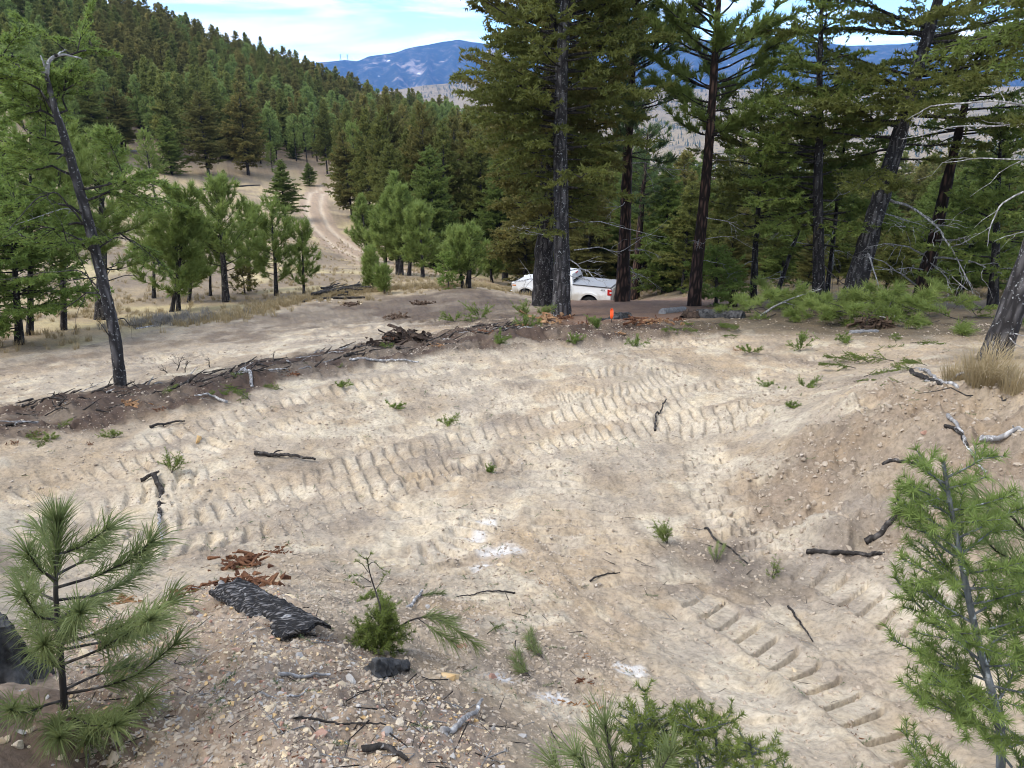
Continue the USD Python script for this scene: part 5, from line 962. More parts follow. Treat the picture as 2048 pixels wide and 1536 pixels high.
for px, py, sp, lab in [(230, 1522, 46, 'large pale block of stone at the bottom edge below the pine sapling'), (32, 1490, 40, 'grey stone in the lower left corner'), (637, 1482, 52, 'yellowish pale stone between two grey sticks at the bottom'), (770, 1475, 44, 'dark veined grey stone right of the yellowish stone'),
                        (570, 1275, 34, 'flat cream stone at the foot of the bark slab'), (300, 1340, 26, 'reddish stone right of the pine sapling stem'), (700, 1360, 40, 'grey-green stone left of the black bark lump'), (900, 1365, 50, 'brownish boulder right of the black bark lump'), (480, 1330, 30, 'white flat stone on the rubble under the bark slab'), (410, 1332, 26, 'grey flat stone on the rubble left of the white one'),
                        (1040, 1480, 34, 'squarish brown stone near the bottom, right of the bent grey stick'), (1000, 1135, 26, 'pale stone with a dark chip beside the white dust'), (985, 1355, 46, 'chalky white stone cluster beside the cut pine tuft'), (1590, 1345, 22, 'white stone on the right-hand track bed'), (1800, 1120, 34, 'cream stone at the end of the long dark stick'), (1850, 870, 24, 'reddish stone on the spoil heap under the dry grass tuft'), (1560, 895, 16, 'pale stone on the face of the spoil heap'), (400, 890, 30, 'cluster of pale stone on the pad by the berm'), (920, 1300, 34, 'tan stone beside the drooping pine bough'), (855, 1215, 22, 'flat pale stone above the small green fir'), (300, 1290, 34, 'reddish flat stone behind the pine sapling')]:
    put_stone(px, py, sp, lab)
n_ = 0
while n_ < 230:                                                            # loose stones of the rubble bank, largest in view
    px, py = rs.uniform(-20, 1060), rs.uniform(1200, 1536); q = base_cast(np.array([px]), np.array([py]))
    if zone(q[:, 0], q[:, 1], Z_RUBBLE, 0.02)[0] < 0.6: continue
    put_stone(px, py, 10 + 28 * rs.random() ** 3, 'small angular stone lying loose on the rubble bank at lower left', 'loose stones on the rubble bank'); n_ += 1
for k in range(30): put_stone(rs.uniform(600, 725), rs.uniform(596, 612), rs.uniform(6, 12), 'pale round stone in the row under the brush pile', 'pale stones under the brush pile')
def scatter(name, label, cat, protos, spots, sizes, rgs, tilt=0.5, kind='stuff', flat=False):
    pi = UsdGeom.PointInstancer.Define(stage, numbered('/World', name)); tag(pi, label, cat, kind=kind)
    for k, (mesh, mat) in enumerate(protos):
        x = UsdGeom.Xform.Define(stage, f'{pi.GetPath()}/piece_{k}'); usdkit.mesh(stage, f'{x.GetPath()}/piece', mesh, '/World/Looks/' + mat); pi.CreatePrototypesRel().AddTarget(x.GetPath())
    n = len(spots); a = rgs.random(n) * 6.283; tx, ty = rgs.normal(size=(2, n)) * tilt * 0.5
    qw = np.stack([np.cos(a / 2), tx * 0.5, ty * 0.5, np.sin(a / 2)], 1); qw /= np.linalg.norm(qw, axis=1, keepdims=True)
    pi.CreatePositionsAttr(Vt.Vec3fArray.FromNumpy(spots.astype(np.float32))); pi.CreateProtoIndicesAttr(Vt.IntArray.FromNumpy(rgs.integers(0, len(protos), n).astype(np.int32)))
    pi.CreateScalesAttr(Vt.Vec3fArray.FromNumpy(np.repeat(sizes[:, None], 3, 1).astype(np.float32))); pi.CreateOrientationsAttr(Vt.QuathArray([Gf.Quath(float(w), float(x_), float(y_), float(z_)) for w, x_, y_, z_ in qw]))
    return pi
def ground_points(n, rmin, rmax, rgs, keep=None, az=0.66, power=1.6):
    """Random points on the ground in view, thinning out with distance."""
    a = rgs.uniform(-az, az, n); r = (rmin ** (2 - power) + (rmax ** (2 - power) - rmin ** (2 - power)) * rgs.random(n)) ** (1 / (2 - power))
    x, y = r * np.sin(a), r * np.cos(a)
    if keep is not None: k = rgs.random(n) < keep(x, y); x, y, r = x[k], y[k], r[k]
    return np.stack([x, y, ground_z(x, y)], 1), r
bare_soil = lambda x, y: (lambda m: np.clip(1 - m['grass'] - m['needles'], 0.05, 1) * (0.25 + 0.75 * smoothstep(0.42, 0.62, fbm(x / 1.1, y / 1.1, 3, 81))))(ground_masks(x, y))
P, r = ground_points(95000, 1.6, 17, rs, bare_soil)
scatter('gravel', 'fine crumbs and clods of pale soil strewn over the graded ground', 'gravel', [(rock(100 + k, 10, 0.6), 'clod') for k in range(4)], P, (0.010 + 0.040 * rs.random(len(P)) ** 4.5) * (0.75 + 0.055 * r), rs)
P, r = ground_points(30000, 1.5, 5.2, rs, lambda x, y: zone(x, y, Z_RUBBLE, 0.03, 0.1, 1))
scatter('rubble', 'broken stone chips covering the bank at the lower left', 'rubble', [(rock(120 + k, 10, 0.55), STONE_MATS[k]) for k in range(7)], P, 0.005 + 0.032 * rs.random(len(P)) ** 4, rs, 0.9)
spoil = lambda x, y: zone(x, y, [(1420, 1080), (1500, 960), (1600, 850), (1700, 790), (1850, 775), (2100, 780), (2100, 1150), (1750, 1150)], 0.04)
P, r = ground_points(14000, 3, 9.5, rs, spoil)
scatter('spoil_clods', 'crumbly clods on the face of the spoil heap at the right', 'clods', [(rock(140 + k, 11, 0.7), 'clod') for k in range(5)], P, 0.014 + 0.085 * rs.random(len(P)) ** 3.5, rs, 0.9)

# ------------------------------------------------------------------ sticks, logs, bark and rotten wood
def ground_line(pts, lift, n=12):
    s = np.linspace(0, 1, len(pts)); u = np.linspace(0, 1, n); px = np.interp(u, s, [p[0] for p in pts]); py = np.interp(u, s, [p[1] for p in pts])
    return on_ground(px, py) + [0, 0, lift]
def mesh_thing(name, label, cat, mesh, mat, origin, group=None, smooth=False):
    """A thing that is one mesh, its vertices given in world metres, origin moved to its base."""
    v, f = mesh; t = obj(name, (np.asarray(v) - origin, f), mat, None, smooth=smooth)
    UsdGeom.Xformable(t).AddTranslateOp().Set(Gf.Vec3d(*map(float, origin))); return tag(t, label, cat, group)
def stick(pts, dia_px, label, mat='dead_dark', forks=0, name='stick', group=None, lift=1.1, cat='stick'):
    P = ground_line(pts, 0.0); mpp = ((P[0] - EYE) @ FWD) / FPX; r = dia_px * mpp / 2; P[:, 2] += r * lift
    P[1:-1, 2] = np.maximum(P[1:-1, 2], np.linspace(P[0, 2], P[-1, 2], len(P))[1:-1] * 0.5 + P[1:-1, 2] * 0.5)
    return mesh_thing(name, label, cat, limb_line(P, r, forks, rs, taper=0.5, sides=7), mat, P[0], group, smooth=True)
for pts, d, lab, mat, fk in [
    ([(510, 914), (560, 918), (625, 930)], 9, 'straight dark stick lying across the pad in the middle left', 'dead_dark', 1), ([(283, 967), (322, 958)], 9, 'short dark stick at the top of the forked root', 'dead_dark', 0), ([(308, 962), (326, 990), (322, 1030), (328, 1045)], 10, 'bent dark root lying towards the viewer on the pad', 'dead_dark', 2), ([(318, 1032), (324, 1060), (322, 1095)], 6, 'thin grey root end below the bent dark root', 'dead_grey', 1),
    ([(1612, 1112), (1680, 1114), (1740, 1108), (1810, 1098)], 11, 'long smooth dark stick lying across the right bank', 'dead_dark', 0), ([(1730, 1085), (1760, 1073), (1800, 1040), (1842, 1022)], 14, 'thick bent grey stick above the long dark one on the right bank', 'dead_dark', 1), ([(1890, 855), (1930, 900), (1980, 942)], 8, 'forked stick slanting down the right bank', 'dead_grey', 1), ([(1885, 872), (1925, 890), (1940, 905)], 8, 'short stick crossing the slanting forked one', 'dead_dark', 0),
    ([(1960, 886), (2000, 882), (2070, 868)], 14, 'grey smooth branch poking in from the right edge', 'dead_grey', 1), ([(1762, 948), (1800, 938), (1835, 950)], 8, 'small arched twig on the right bank', 'dead_dark', 2), ([(884, 1478), (920, 1468), (945, 1448), (962, 1418)], 15, 'curved grey stick like a hook on the lower rubble', 'dead_grey', 0), ([(560, 1366), (600, 1358), (655, 1354)], 9, 'short grey stick among stones below the bark slab', 'dead_grey', 0),
    ([(725, 1512), (775, 1518), (815, 1540)], 16, 'dark stick with a broken end at the bottom edge', 'dead_dark', 0), ([(590, 1452), (650, 1452), (720, 1462), (770, 1475)], 6, 'thin bent twig on the rubble at the bottom', 'dead_dark', 2), ([(520, 1402), (580, 1408), (620, 1390)], 6, 'thin grey twig among the rubble stones', 'dead_grey', 1), ([(1310, 862), (1318, 835), (1338, 808)], 5, 'thin twig standing in the middle of the pad', 'dead_dark', 1),
    ([(1575, 1222), (1600, 1255), (1630, 1288)], 5, 'thin brown twig between the two right-hand track beds', 'dead_dark', 0), ([(1410, 1060), (1430, 1090), (1490, 1128)], 5, 'dry weed stalk lying beside the small green tuft', 'dead_dark', 2), ([(1820, 752), (1880, 772), (1960, 790), (2040, 800)], 9, 'long dark branch under the dry grass tuft', 'dead_dark', 3), ([(1850, 768), (1930, 775), (2060, 778)], 9, 'grey branch in the heap behind the dry grass tuft', 'dead_grey', 3), ([(1830, 745), (1900, 765), (1990, 765)], 7, 'thin branch on top of the heap by the dry grass tuft', 'dead_grey', 3),
    ([(435, 1212), (442, 1195), (452, 1184)], 14, 'short pale barkless stick beside the bark slab', 'dead_grey', 0), ([(485, 752), (505, 762), (508, 775)], 9, 'bone-white bent root piece in the green slash', 'dead_grey', 1), ([(1030, 1185), (960, 1190), (912, 1198)], 4, 'thin curved twig beside the small green fir', 'dead_dark', 0), ([(815, 1225), (832, 1200), (836, 1180)], 8, 'pale curved stick rising behind the small green fir', 'dead_grey', 0),
    ([(2000, 1255), (2030, 1268), (2060, 1275)], 12, 'dark stick end at the right edge behind the fir sapling', 'dead_dark', 0), ([(1180, 1165), (1215, 1150), (1240, 1142)], 4, 'thin twig with a green tip on the pad', 'dead_dark', 0), ([(300, 858), (340, 852), (372, 848)], 6, 'dark twig on the pad just below the berm', 'dead_dark', 1), ([(700, 735), (770, 728), (835, 730)], 6, 'pale grey stick at the lower edge of the berm', 'dead_grey', 0), ([(455, 815), (430, 808), (395, 815)], 6, 'grey twig on the lower edge of the berm', 'dead_grey', 1)]:
    stick(pts, d, lab, mat, fk)
# the row of slash along the berm
rs = np.random.default_rng(52)
BERM_TOP = [(0, 812), (100, 800), (240, 783), (400, 750), (560, 720), (700, 695), (780, 683), (900, 672), (1000, 655), (1080, 645)]
bt = np.array(BERM_TOP, float)
def berm_spot(lo=-6, hi=46, a=0.0, b=1.0):
    t = rs.uniform(a, b) * (len(bt) - 1); i = min(int(t), len(bt) - 2); p = bt[i] + (bt[i + 1] - bt[i]) * (t - i); sc_ = 1 - 0.55 * p[0] / 1100
    return p[0], p[1] + rs.uniform(lo, hi) * sc_
for k in range(170):
    px, py = berm_spot(); l = rs.uniform(14, 75) * (1 - 0.5 * px / 1100); a = rs.normal() * 0.5 - 0.25
    q = on_ground(px, py)[0]; mpp = ((q - EYE) @ FWD) / FPX; ln = l * mpp; d = np.array([math.cos(a) * 1.0, rs.normal() * 0.5, 0.0]); e = q + unit(d) * ln; e[2] = gz(e[0], e[1]) + abs(rs.normal()) * 0.06
    t = np.linspace(0, 1, 6)[:, None]; P = q * (1 - t) + e * t; P[:, 2] = np.maximum(P[:, 2], ground_z(P[:, 0], P[:, 1])) + 0.012
    mesh_thing('stick', 'dry dark stick in the row of slash along the berm', 'stick', limb_line(P, rs.uniform(0.010, 0.026), int(rs.integers(0, 3)), rs, sides=5), (('dead_dark',) * 5 + ('dead_grey',))[rs.integers(6)], q, 'dry sticks along the berm')
for px, py, hpx, lab in [(352, 742, 42, 'upright forked twig on the berm right of the crooked fir'), (340, 748, 26, 'curled black root standing on the berm'), (420, 735, 34, 'single thin twig standing up from the berm'), (178, 775, 22, 'black twig lifted off the berm left of the crooked fir'), (285, 780, 30, 'broken twig standing at the foot of the crooked fir'), (545, 722, 20, 'spiky root sticking out of the berm'), (370, 745, 30, 'splayed dead twigs on the berm beside the forked one'), (215, 785, 30, 'dead twig against the trunk foot of the crooked fir')]:
    q = on_ground(px, py)[0]; mpp = ((q - EYE) @ FWD) / FPX; L = hpx * mpp
    mesh_thing('twig', lab, 'twig', dead_branch(q - [0, 0, .03], (rs.normal() * .5, rs.normal() * .3, 1.0), L * 1.1, 0.012, rs, 5), 'dead_dark', q)
def log(p0, p1, dia_px, label, mat, name='log', rough=0.25, taper=0.85, seed=0, cat='log', lift=0.3, sides=14, group=None):
    r_ = np.random.default_rng(seed); P = ground_line([p0, p1], 0, 16); mpp = ((P[0] - EYE) @ FWD) / FPX; R_ = dia_px * mpp / 2
    P[:, 2] = np.linspace(P[0, 2], P[-1, 2], 16) + R_ * lift; P = P + r_.normal(size=P.shape) * R_ * 0.06
    rad = R_ * np.linspace(1, taper, 16); rad[0] *= 0.8; rad[-1] *= 0.8
    v, f = tubes(P[None], rad[None], sides); ctr = np.repeat(P, sides, 0); th = np.tile(np.arange(sides), 16); a = np.repeat(np.arange(16), sides)
    v = ctr + (v - ctr) * (1 + rough * (fbm(th * 0.9 + seed, a * 0.8, 3, seed) - 0.5) * 2 + 0.04 * r_.normal(size=len(th)))[:, None]
    return mesh_thing(name, label, cat, (v, f), mat, P[0], group, smooth=40)
log((1392, 636), (1486, 640), 26, 'old dark log with a rotted end at the far edge of the pad', 'char', seed=1, rough=0.2)
log((1368, 636), (1398, 637), 24, 'crumbling brown broken end of the old log', 'dark_wood', seed=2, rough=0.5, name='log_end', cat='rotten log')
log((1322, 630), (1368, 622), 16, 'weathered grey root piece lying left of the old log', 'grey_wood', seed=3, rough=0.4, name='root', cat='root')
log((1222, 642), (1260, 638), 22, 'charred burl of wood beside the orange flag', 'char', seed=4, rough=0.45, name='burl', cat='burl'); log((1196, 646), (1226, 642), 11, 'charred thin end of the burl beside the orange flag', 'char', seed=5, rough=0.35, name='burl', cat='burl')
log((606, 606), (690, 575), 9, 'long grey trunk leaning on the brush pile in the meadow', 'dead_dark', seed=6, rough=0.15); log((625, 600), (722, 578), 8, 'dark crooked branch on top of the brush pile', 'dead_dark', seed=7, rough=0.15, lift=2.5); log((640, 602), (730, 597), 5, 'thin branch at the foot of the brush pile', 'dead_dark', seed=8, lift=1.0)
log((378, 381), (520, 372), 5, 'long dark fallen trunk in the dry meadow', 'dead_dark', seed=9); log((165, 300), (300, 302), 4, 'fallen grey trunk at the foot of the hillside wood', 'dead_grey', seed=10); log((205, 293), (240, 283), 4, 'pale fallen trunk propped beneath the layered conifer', 'dead_grey', seed=11, lift=3)
log((1560, 618), (1600, 620), 7, 'short log behind the pine bough heap', 'dead_dark', seed=12); log((1700, 668), (1755, 664), 10, 'pale barkless log at the right end of the pad', 'grey_wood', seed=13); log((272, 660), (318, 652), 4, 'pale stick lying in the grass verge by the pines', 'dead_grey', seed=14, name='stick', cat='stick')
for k in range(12):
    px, py = rs.uniform(640, 715), rs.uniform(580, 602); stick([(px, py), (px + rs.uniform(-15, 50), py - rs.uniform(-6, 14))], rs.uniform(2.5, 5), 'dark tangled branch in the brush pile at the meadow edge', 'dead_dark', 3, group='branches of the brush pile', lift=rs.uniform(1, 7))
def splinter_chunk(p, size, rg, n=7, flat=0.35, along=None):
    """Ragged wood: overlapping tapered slabs."""
    parts = []
    a0 = rg.random() * 3.14 if along is None else along
    for _ in range(5 * n):
        l, w, h = size * (0.07 + 0.42 * rg.random() ** 2), size * rg.uniform(0.03, 0.10), size * rg.uniform(0.02, 0.09)
        v = np.array([(-l / 2, -w / 2, 0), (-l / 2 * rg.uniform(.6, 1), w / 2, 0), (l / 2 * rg.uniform(.6, 1), w / 2 * rg.uniform(.1, .8), 0), (l / 2, -w / 2 * rg.uniform(.1, .8), 0), (-l / 2 * rg.uniform(.7, 1), -w / 3, h), (-l / 2 * rg.uniform(.5, .9), w / 3, h), (l / 2 * rg.uniform(.3, .8), 0, h * rg.uniform(.3, 1))])
        m = trimesh.convex.convex_hull(v); a = a0 + rg.normal() * 0.3; b = rg.normal() * 0.22
        Rm = trimesh.transformations.euler_matrix(rg.normal() * 0.9, b * 1.6, a + rg.normal() * 0.5)[:3, :3]
        parts.append((np.array(m.vertices) @ Rm.T + rg.normal(size=3) * [size * .26, size * .18, 0] + [0, 0, size * flat * rg.uniform(0, .6)], m.faces))
    v, f = join(parts); return v + p, f
def chunk(px, py, wpx, label, mat, n=7, flat=0.3, along=None, group=None, name='wood_chunk', cat='wood chunk'):
    q = on_ground(px, py)[0]; mpp = ((q - EYE) @ FWD) / FPX
    t = mesh_thing(name, label, cat, splinter_chunk(q, wpx * mpp, rs, n, flat, along), mat, q, group); return tag(t, kind='stuff')
for px, py, w, lab, mat, n, fl, al in [
    (1085, 646, 62, 'long orange rotten slab on the berm at the foot of the grey trunk', 'orange_wood', 6, .12, 0.0), (1130, 640, 30, 'rotten wood bits in front of the grey trunk', 'rotten_wood', 6, .2, 0.1), (1040, 655, 36, 'pale orange wood splinters left of the long slab', 'orange_wood', 5, .15, 0.2), (1175, 652, 30, 'reddish rotten wood scraps right of the grey trunk', 'rotten_wood', 8, .2, None), (1210, 655, 22, 'small splinters below the stake', 'orange_wood', 6, .2, None),
    (1270, 660, 46, 'red rotten log piece below the charred burl', 'rotten_wood', 9, .3, 0.1), (1305, 652, 44, 'orange splintered wood right of the burl', 'orange_wood', 7, .2, 0.4), (1345, 644, 40, 'orange rotten heap left of the old log', 'rotten_wood', 9, .25, None), (1372, 655, 26, 'orange splinter on the far edge of the pad', 'orange_wood', 4, .2, 0.3), (1240, 672, 24, 'thin orange chips on the mulch', 'orange_wood', 4, .1, None), (965, 678, 30, 'rusty wood bit on the berm', 'rotten_wood', 5, .2, None), (880, 705, 30, 'orange bark strip on the berm slope', 'orange_wood', 3, .1, 0.0), (1480, 706, 20, 'orange bark scrap on the far pad', 'orange_wood', 4, .1, None),
    (490, 1180, 120, 'heap of crumbled orange-red rotten wood above the bark slab', 'rotten_wood', 26, .14, 0.45), (485, 1140, 90, 'dark splintered wood on the crest behind the bark slab', 'rotten_wood', 16, .22, 0.2), (555, 1112, 60, 'thin trail of reddish wood crumbs on the pad', 'rotten_wood', 12, .05, 0.7), (395, 1190, 80, 'orange rotten wood left of the bark slab', 'rotten_wood', 14, .1, 0.4), (255, 1215, 70, 'orange broken plank behind the pine sapling', 'orange_wood', 6, .2, 0.5),
    (1162, 1414, 62, 'bright orange wood chip above the bottom saplings', 'orange_wood', 4, .1, -0.1), (322, 1440, 36, 'grey weathered wood block right of the pine sapling foot', 'grey_wood', 4, .3, 1.2), (305, 1428, 34, 'thin orange splinter beside the grey wood block', 'orange_wood', 2, .1, 1.1), (270, 820, 62, 'orange rotted strip on the left part of the berm', 'orange_wood', 5, .1, 0.1), (318, 832, 24, 'orange rotten lump below the strip on the berm', 'rotten_wood', 6, .3, None), (72, 868, 30, 'dark red rotten lump at the lower left of the berm', 'rotten_wood', 6, .4, None), (180, 890, 18, 'small red-brown lump on the pad below the berm', 'rotten_wood', 5, .5, None), (585, 755, 34, 'rusty splinters beside the green slash', 'rotten_wood', 6, .15, None), (30, 890, 24, 'red bark bit at the left edge below the berm', 'rotten_wood', 4, .3, None),
    (1080, 1175, 20, 'yellow wood chip in the middle of the pad', 'orange_wood', 3, .4, None), (1170, 1320, 26, 'orange bark chip left of the right-hand track', 'orange_wood', 3, .3, None), (1165, 1370, 40, 'reddish splinters above the bottom saplings', 'rotten_wood', 5, .1, .5), (720, 1025, 14, 'small reddish stone-like chip on the pad', 'rotten_wood', 4, .4, None), (1705, 1478, 30, 'rusty bark chip by the lowest track bars', 'rotten_wood', 3, .1, -.5)]:
    chunk(px, py, w * (1.3 if py < 720 else 1.0), lab, mat, n, fl, al)
# uprooted stump on the berm
q = on_ground(815, 688)[0]; mpp = ((q - EYE) @ FWD) / FPX
st = thing('root_stump', 'torn black stump with splintered roots lying on the berm', 'stump', q)
obj('stump_body', splinter_chunk(np.zeros(3), 95 * mpp, rs, 26, 0.30, 0.1), 'dark_wood', st); obj('inner_wood', splinter_chunk(np.array([-20 * mpp, 0, 6 * mpp]), 40 * mpp, rs, 8, 0.4, 0.4), 'rotten_wood', st)
for k in range(24):
    x = rs.uniform(-45, 48) * mpp; obj('root', limb_line(np.array([(x, 0, 0.02), (x + rs.normal() * 8 * mpp, rs.normal() * .1, rs.uniform(6, 20) * mpp), (x + rs.normal() * 18 * mpp, rs.normal() * .1, rs.uniform(12, 32) * mpp * (1 if k < 3 else .6))]), 0.014, 1, rs), 'dead_dark', st)
# bark slab in the foreground
def bark_slab():
    q = on_ground(530, 1225)[0]; mpp = ((q - EYE) @ FWD) / FPX
    c = on_ground(np.array([462, 585, 600, 470]), np.array([1205, 1270, 1235, 1185]))
    u, v = np.meshgrid(np.linspace(0, 1, 34), np.linspace(0, 1, 22), indexing='ij'); u, v = u.ravel(), v.ravel()
    L = unit(c[1] - c[0]); S = unit(np.cross(L, [0, 0, 1])); ln = np.linalg.norm(c[1] - c[0]) * 1.15; wd = 104 * mpp
    ang = (v - 0.62) * 2.1; rr_ = wd * 0.5
    pts = c[0] + L * (u * ln)[:, None] + S * (np.sin(ang) * rr_)[:, None] + np.array([0, 0, 1.0]) * (np.cos(ang) * rr_ * (0.92 - 0.40 * u))[:, None]
    ridg = np.abs(fbm(u * 12, v * 7, 3, 91) - 0.5); pts = pts + np.array([0, 0, 1.0]) * ((0.055 * ridg - 0.03))[:, None] + S * (0.018 * (fbm(u * 9, v * 9, 2, 92) - .5))[:, None]
    e = 0.035 * (fbm(v * 5, v * 0, 3, 93) - .5); pts = pts + L * (e * 3 * (np.abs(u - .5) > .45))[:, None]
    inner = pts - np.array([0, 0, 0.022]); n = len(pts); i, j = np.meshgrid(np.arange(33), np.arange(21), indexing='ij'); a = (i * 22 + j).ravel()
    f = np.stack([a, a + 22, a + 23, a + 1], 1); F = np.vstack([f, f[:, ::-1] + n])
    rim = [(k, k + 1) for k in range(21)] + [(33 * 22 + k + 1, 33 * 22 + k) for k in range(21)] + [((k + 1) * 22, k * 22) for k in range(33)] + [(k * 22 + 21, (k + 1) * 22 + 21) for k in range(33)]
    F = np.vstack([F, [(b, a_, a_ + n, b + n) for a_, b in rim]])
    V = np.vstack([pts, inner]); T = np.vstack([F[:, [0, 1, 2]], F[:, [0, 2, 3]]])
    mesh_thing('bark_slab', 'thick curved slab of black and silver bark lying on the crest of the rubble', 'bark', (V, T), 'bark_slab', c[0])
bark('bark_slab', (0.016, 0.015, 0.015), (0.17, 0.16, 0.155), (0.33, 0.325, 0.32), scale=34, amount=0.64, rough=(0.3, 1.2, 1.2), fleck_scale=12.0)
bark_slab()
log((742, 1352), (815, 1342), 40, 'lump of rough black bark among the stones', 'char', seed=21, rough=0.6, name='bark_lump', cat='bark', taper=0.7, sides=18)
# burnt stump at the left edge
def stump(base, dia, hpx, label, mat, seed, name='stump'):
    q = on_ground(*base)[0]; mpp = ((q - EYE) @ FWD) / FPX; r_ = np.random.default_rng(seed); R_, H = dia * mpp / 2, hpx * mpp
    k, s = 40, 64; z = np.linspace(-0.06, H, k); P = np.zeros((k, 3)); P[:, 2] = z; P[:, 0] = 0.05 * R_ * np.sin(z / H * 3)
    rad = R_ * (0.72 + 0.75 * np.exp(-np.maximum(z, 0) / (0.22 * H)) - 0.12 * (z / H) ** 3)
    v, f = tubes(P[None], rad[None], s); th = np.tile(np.arange(s), k) / s * 6.283; a = np.repeat(z / H, s); ctr = np.repeat(P, s, 0)
    w = 1 + 0.30 * (fbm(np.cos(th) * 2.2 + 5, np.sin(th) * 2.2 + a * 1.2, 3, seed) - .5) * 2 + 0.60 * (fbm(np.cos(th) * 6, np.sin(th) * 6 + a * 2.5, 5, seed + 1, .7) - .5) + 0.12 * np.sin(th * 5 + 1) * np.exp(-a * 3)
    v = ctr + (v - ctr) * w[:, None]; v[:, 2] += np.where(a > 0.9, 0.16 * H * (fbm(np.cos(th) * 2, np.sin(th) * 2, 2, seed + 2) - .5), 0)
    return mesh_thing(name, label, 'stump', (v + q, f), mat, q, smooth=35)
stump((15, 1345), 92, 115, 'burnt black stump cut by the left edge beside the pine sapling', 'char', 61)
stump((1465, 615), 16, 34, 'broken reddish stub standing right of the low bright fir', 'bark_pine', 62)
stump((1795, 612), 16, 40, 'short dark stub behind the leaning trunks', 'bark_fir', 63)
# survey marks
q = on_ground(1222, 650)[0]; mpp = ((q - EYE) @ FWD) / FPX
fl = thing('survey_flag', 'bright orange flagging tied to a short stake in front of the charred burl', 'flag', q)
obj('stake', tubes(np.array([[(0, 0, -0.05), (0.005, 0, 0.15), (0.0, 0, 34 * mpp)]]), np.full((1, 3), 0.008), 6), 'dead_dark', fl)
u = np.linspace(0, 1, 9); fw = 6.5 * mpp * np.array([0.5, 0.9, 1, 1, .95, 1, .9, .75, .3]); zz = (34 - 22 * u) * mpp
fv = np.vstack([np.c_[-fw / 2, -0.012 + 0.012 * np.sin(u * 6), zz], np.c_[fw / 2, -0.02 + 0.02 * np.cos(u * 5), zz]]); fv = np.vstack([fv, fv + [0, 0.006, 0]])
ff = [(i, i + 1, 10 + i, 9 + i) for i in range(8)]; ff += [(c + 18, b + 18, a + 18 + 0, d + 18) for d, a, b, c in [(f_[3], f_[0], f_[1], f_[2]) for f_ in ff]]
obj('ribbon', (fv, np.array(ff)), 'flag_orange', fl)
q = on_ground(1173, 648)[0]; mesh_thing('stake', 'thin dark stake standing between the grey trunk and the orange flag', 'stake', tubes((q + np.array([(0, 0, -.05), (0, 0, .15), (0.01, 0, 22 * mpp)]))[None], np.array([[.017, .016, .015]]), 7), 'rust', q)
mesh_thing('soil_clump', 'brown clump of roots and soil at the far right of the pad', 'clump', splinter_chunk(on_ground(1748, 655)[0], 0.75, rs, 20, 0.35), 'brown_soil', on_ground(1748, 655)[0])
for px, py, w, lab in [(845, 608, 40, 'torn brown sod on the meadow edge'), (790, 640, 44, 'brown sod heap beside the lower track'), (700, 612, 30, 'small brown sod beside the brush pile')]:
    q = on_ground(px, py)[0]; mesh_thing('sod', lab, 'sod', splinter_chunk(q, w * ((q - EYE) @ FWD) / FPX, rs, 18, 0.18), 'brown_soil', q)
# fine litter
P, r = ground_points(16000, 1.6, 18, rs, lambda x, y: (lambda m: np.clip(0.02 + m['berm'] + 0.45 * m['rubble'] + 0.35 * m['brown'] + 0.16 * smoothstep(0.55, 0.7, fbm(x / 1.5, y / 1.5, 3, 83)), 0, 1) * (1 - m['grass']))(ground_masks(x, y)))
tw = [limb_line(np.array([(-.5, 0, 0.02), (0, rs.normal() * .05, .03), (.5, 0, 0.02)]), 0.028, 1, rs, sides=3) for _ in range(3)]
scatter('litter', 'fine dead twigs and wood scraps littering the berm and bank', 'litter', [(tw[0], 'dead_dark'), (tw[1], 'dead_dark'), (tw[2], 'dead_grey'), (splinter_chunk(np.zeros(3), 0.5, rs, 1), 'rotten_wood')], P + [0, 0, .006], 0.02 + 0.12 * rs.random(len(P)) ** 2.5, rs, 0.25)
# ------------------------------------------------------------------ saplings, boughs and tufts, needle by needle where they stand near
rp = np.random.default_rng(71)
needles_mat('fir_near2', (0.135, 0.170, 0.036), (0.260, 0.300, 0.075), (0.38, 0.38, 0.13), scale=7, trans=0.3)
needles_mat('fir_near', (0.150, 0.200, 0.048), (0.270, 0.335, 0.100), (0.42, 0.46, 0.19), scale=7, trans=0.3)
bark('grey_stem', (0.11, 0.115, 0.11), (0.25, 0.26, 0.255), (0.40, 0.41, 0.40), scale=30, amount=0.62)
def needle_run(P, t0, per_m, nlen, nwid, rg, spread, sag=0.0, tipburst=0, up=0.25):
    """Needles along the part t0..1 of a twig polyline."""
    L = np.linalg.norm(np.diff(P, axis=0), axis=1).sum() * (1 - t0); n = max(6, int(L * per_m))
    t = np.r_[t0 + (1 - t0) * rg.random(n), np.full(tipburst, 0.995)]; b, d = curve_at(P, np.clip(t, 0, 0.999))
    k = len(t); rnd = unit(rg.normal(size=(k, 3))); pr = unit(rnd - d * np.sum(rnd * d, 1, keepdims=True)); pr[:, 2] += up; pr = unit(pr)
    al = np.radians(rg.uniform(*spread, k)); e = d * np.cos(al)[:, None] + pr * np.sin(al)[:, None]
    ln = nlen * rg.uniform(0.7, 1.15, k); w = unit(np.cross(e, unit(rg.normal(size=(k, 3))))) * nwid / 2
    mid = b + e * (ln * 0.55)[:, None]; tip = b + e * ln[:, None] - np.array([0, 0, 1.0]) * (sag * ln)[:, None]
    if sag == 0: V = np.stack([b - w, b + w, tip], 1).reshape(-1, 3); return V, np.arange(len(V)).reshape(-1, 3)
    V = np.stack([b - w, b + w, mid - w * .8, mid + w * .8, tip], 1).reshape(-1, 3); o = (np.arange(k) * 5)[:, None]
    return V, np.vstack([o + [0, 1, 3], o + [0, 3, 2], o + [2, 3, 4]])
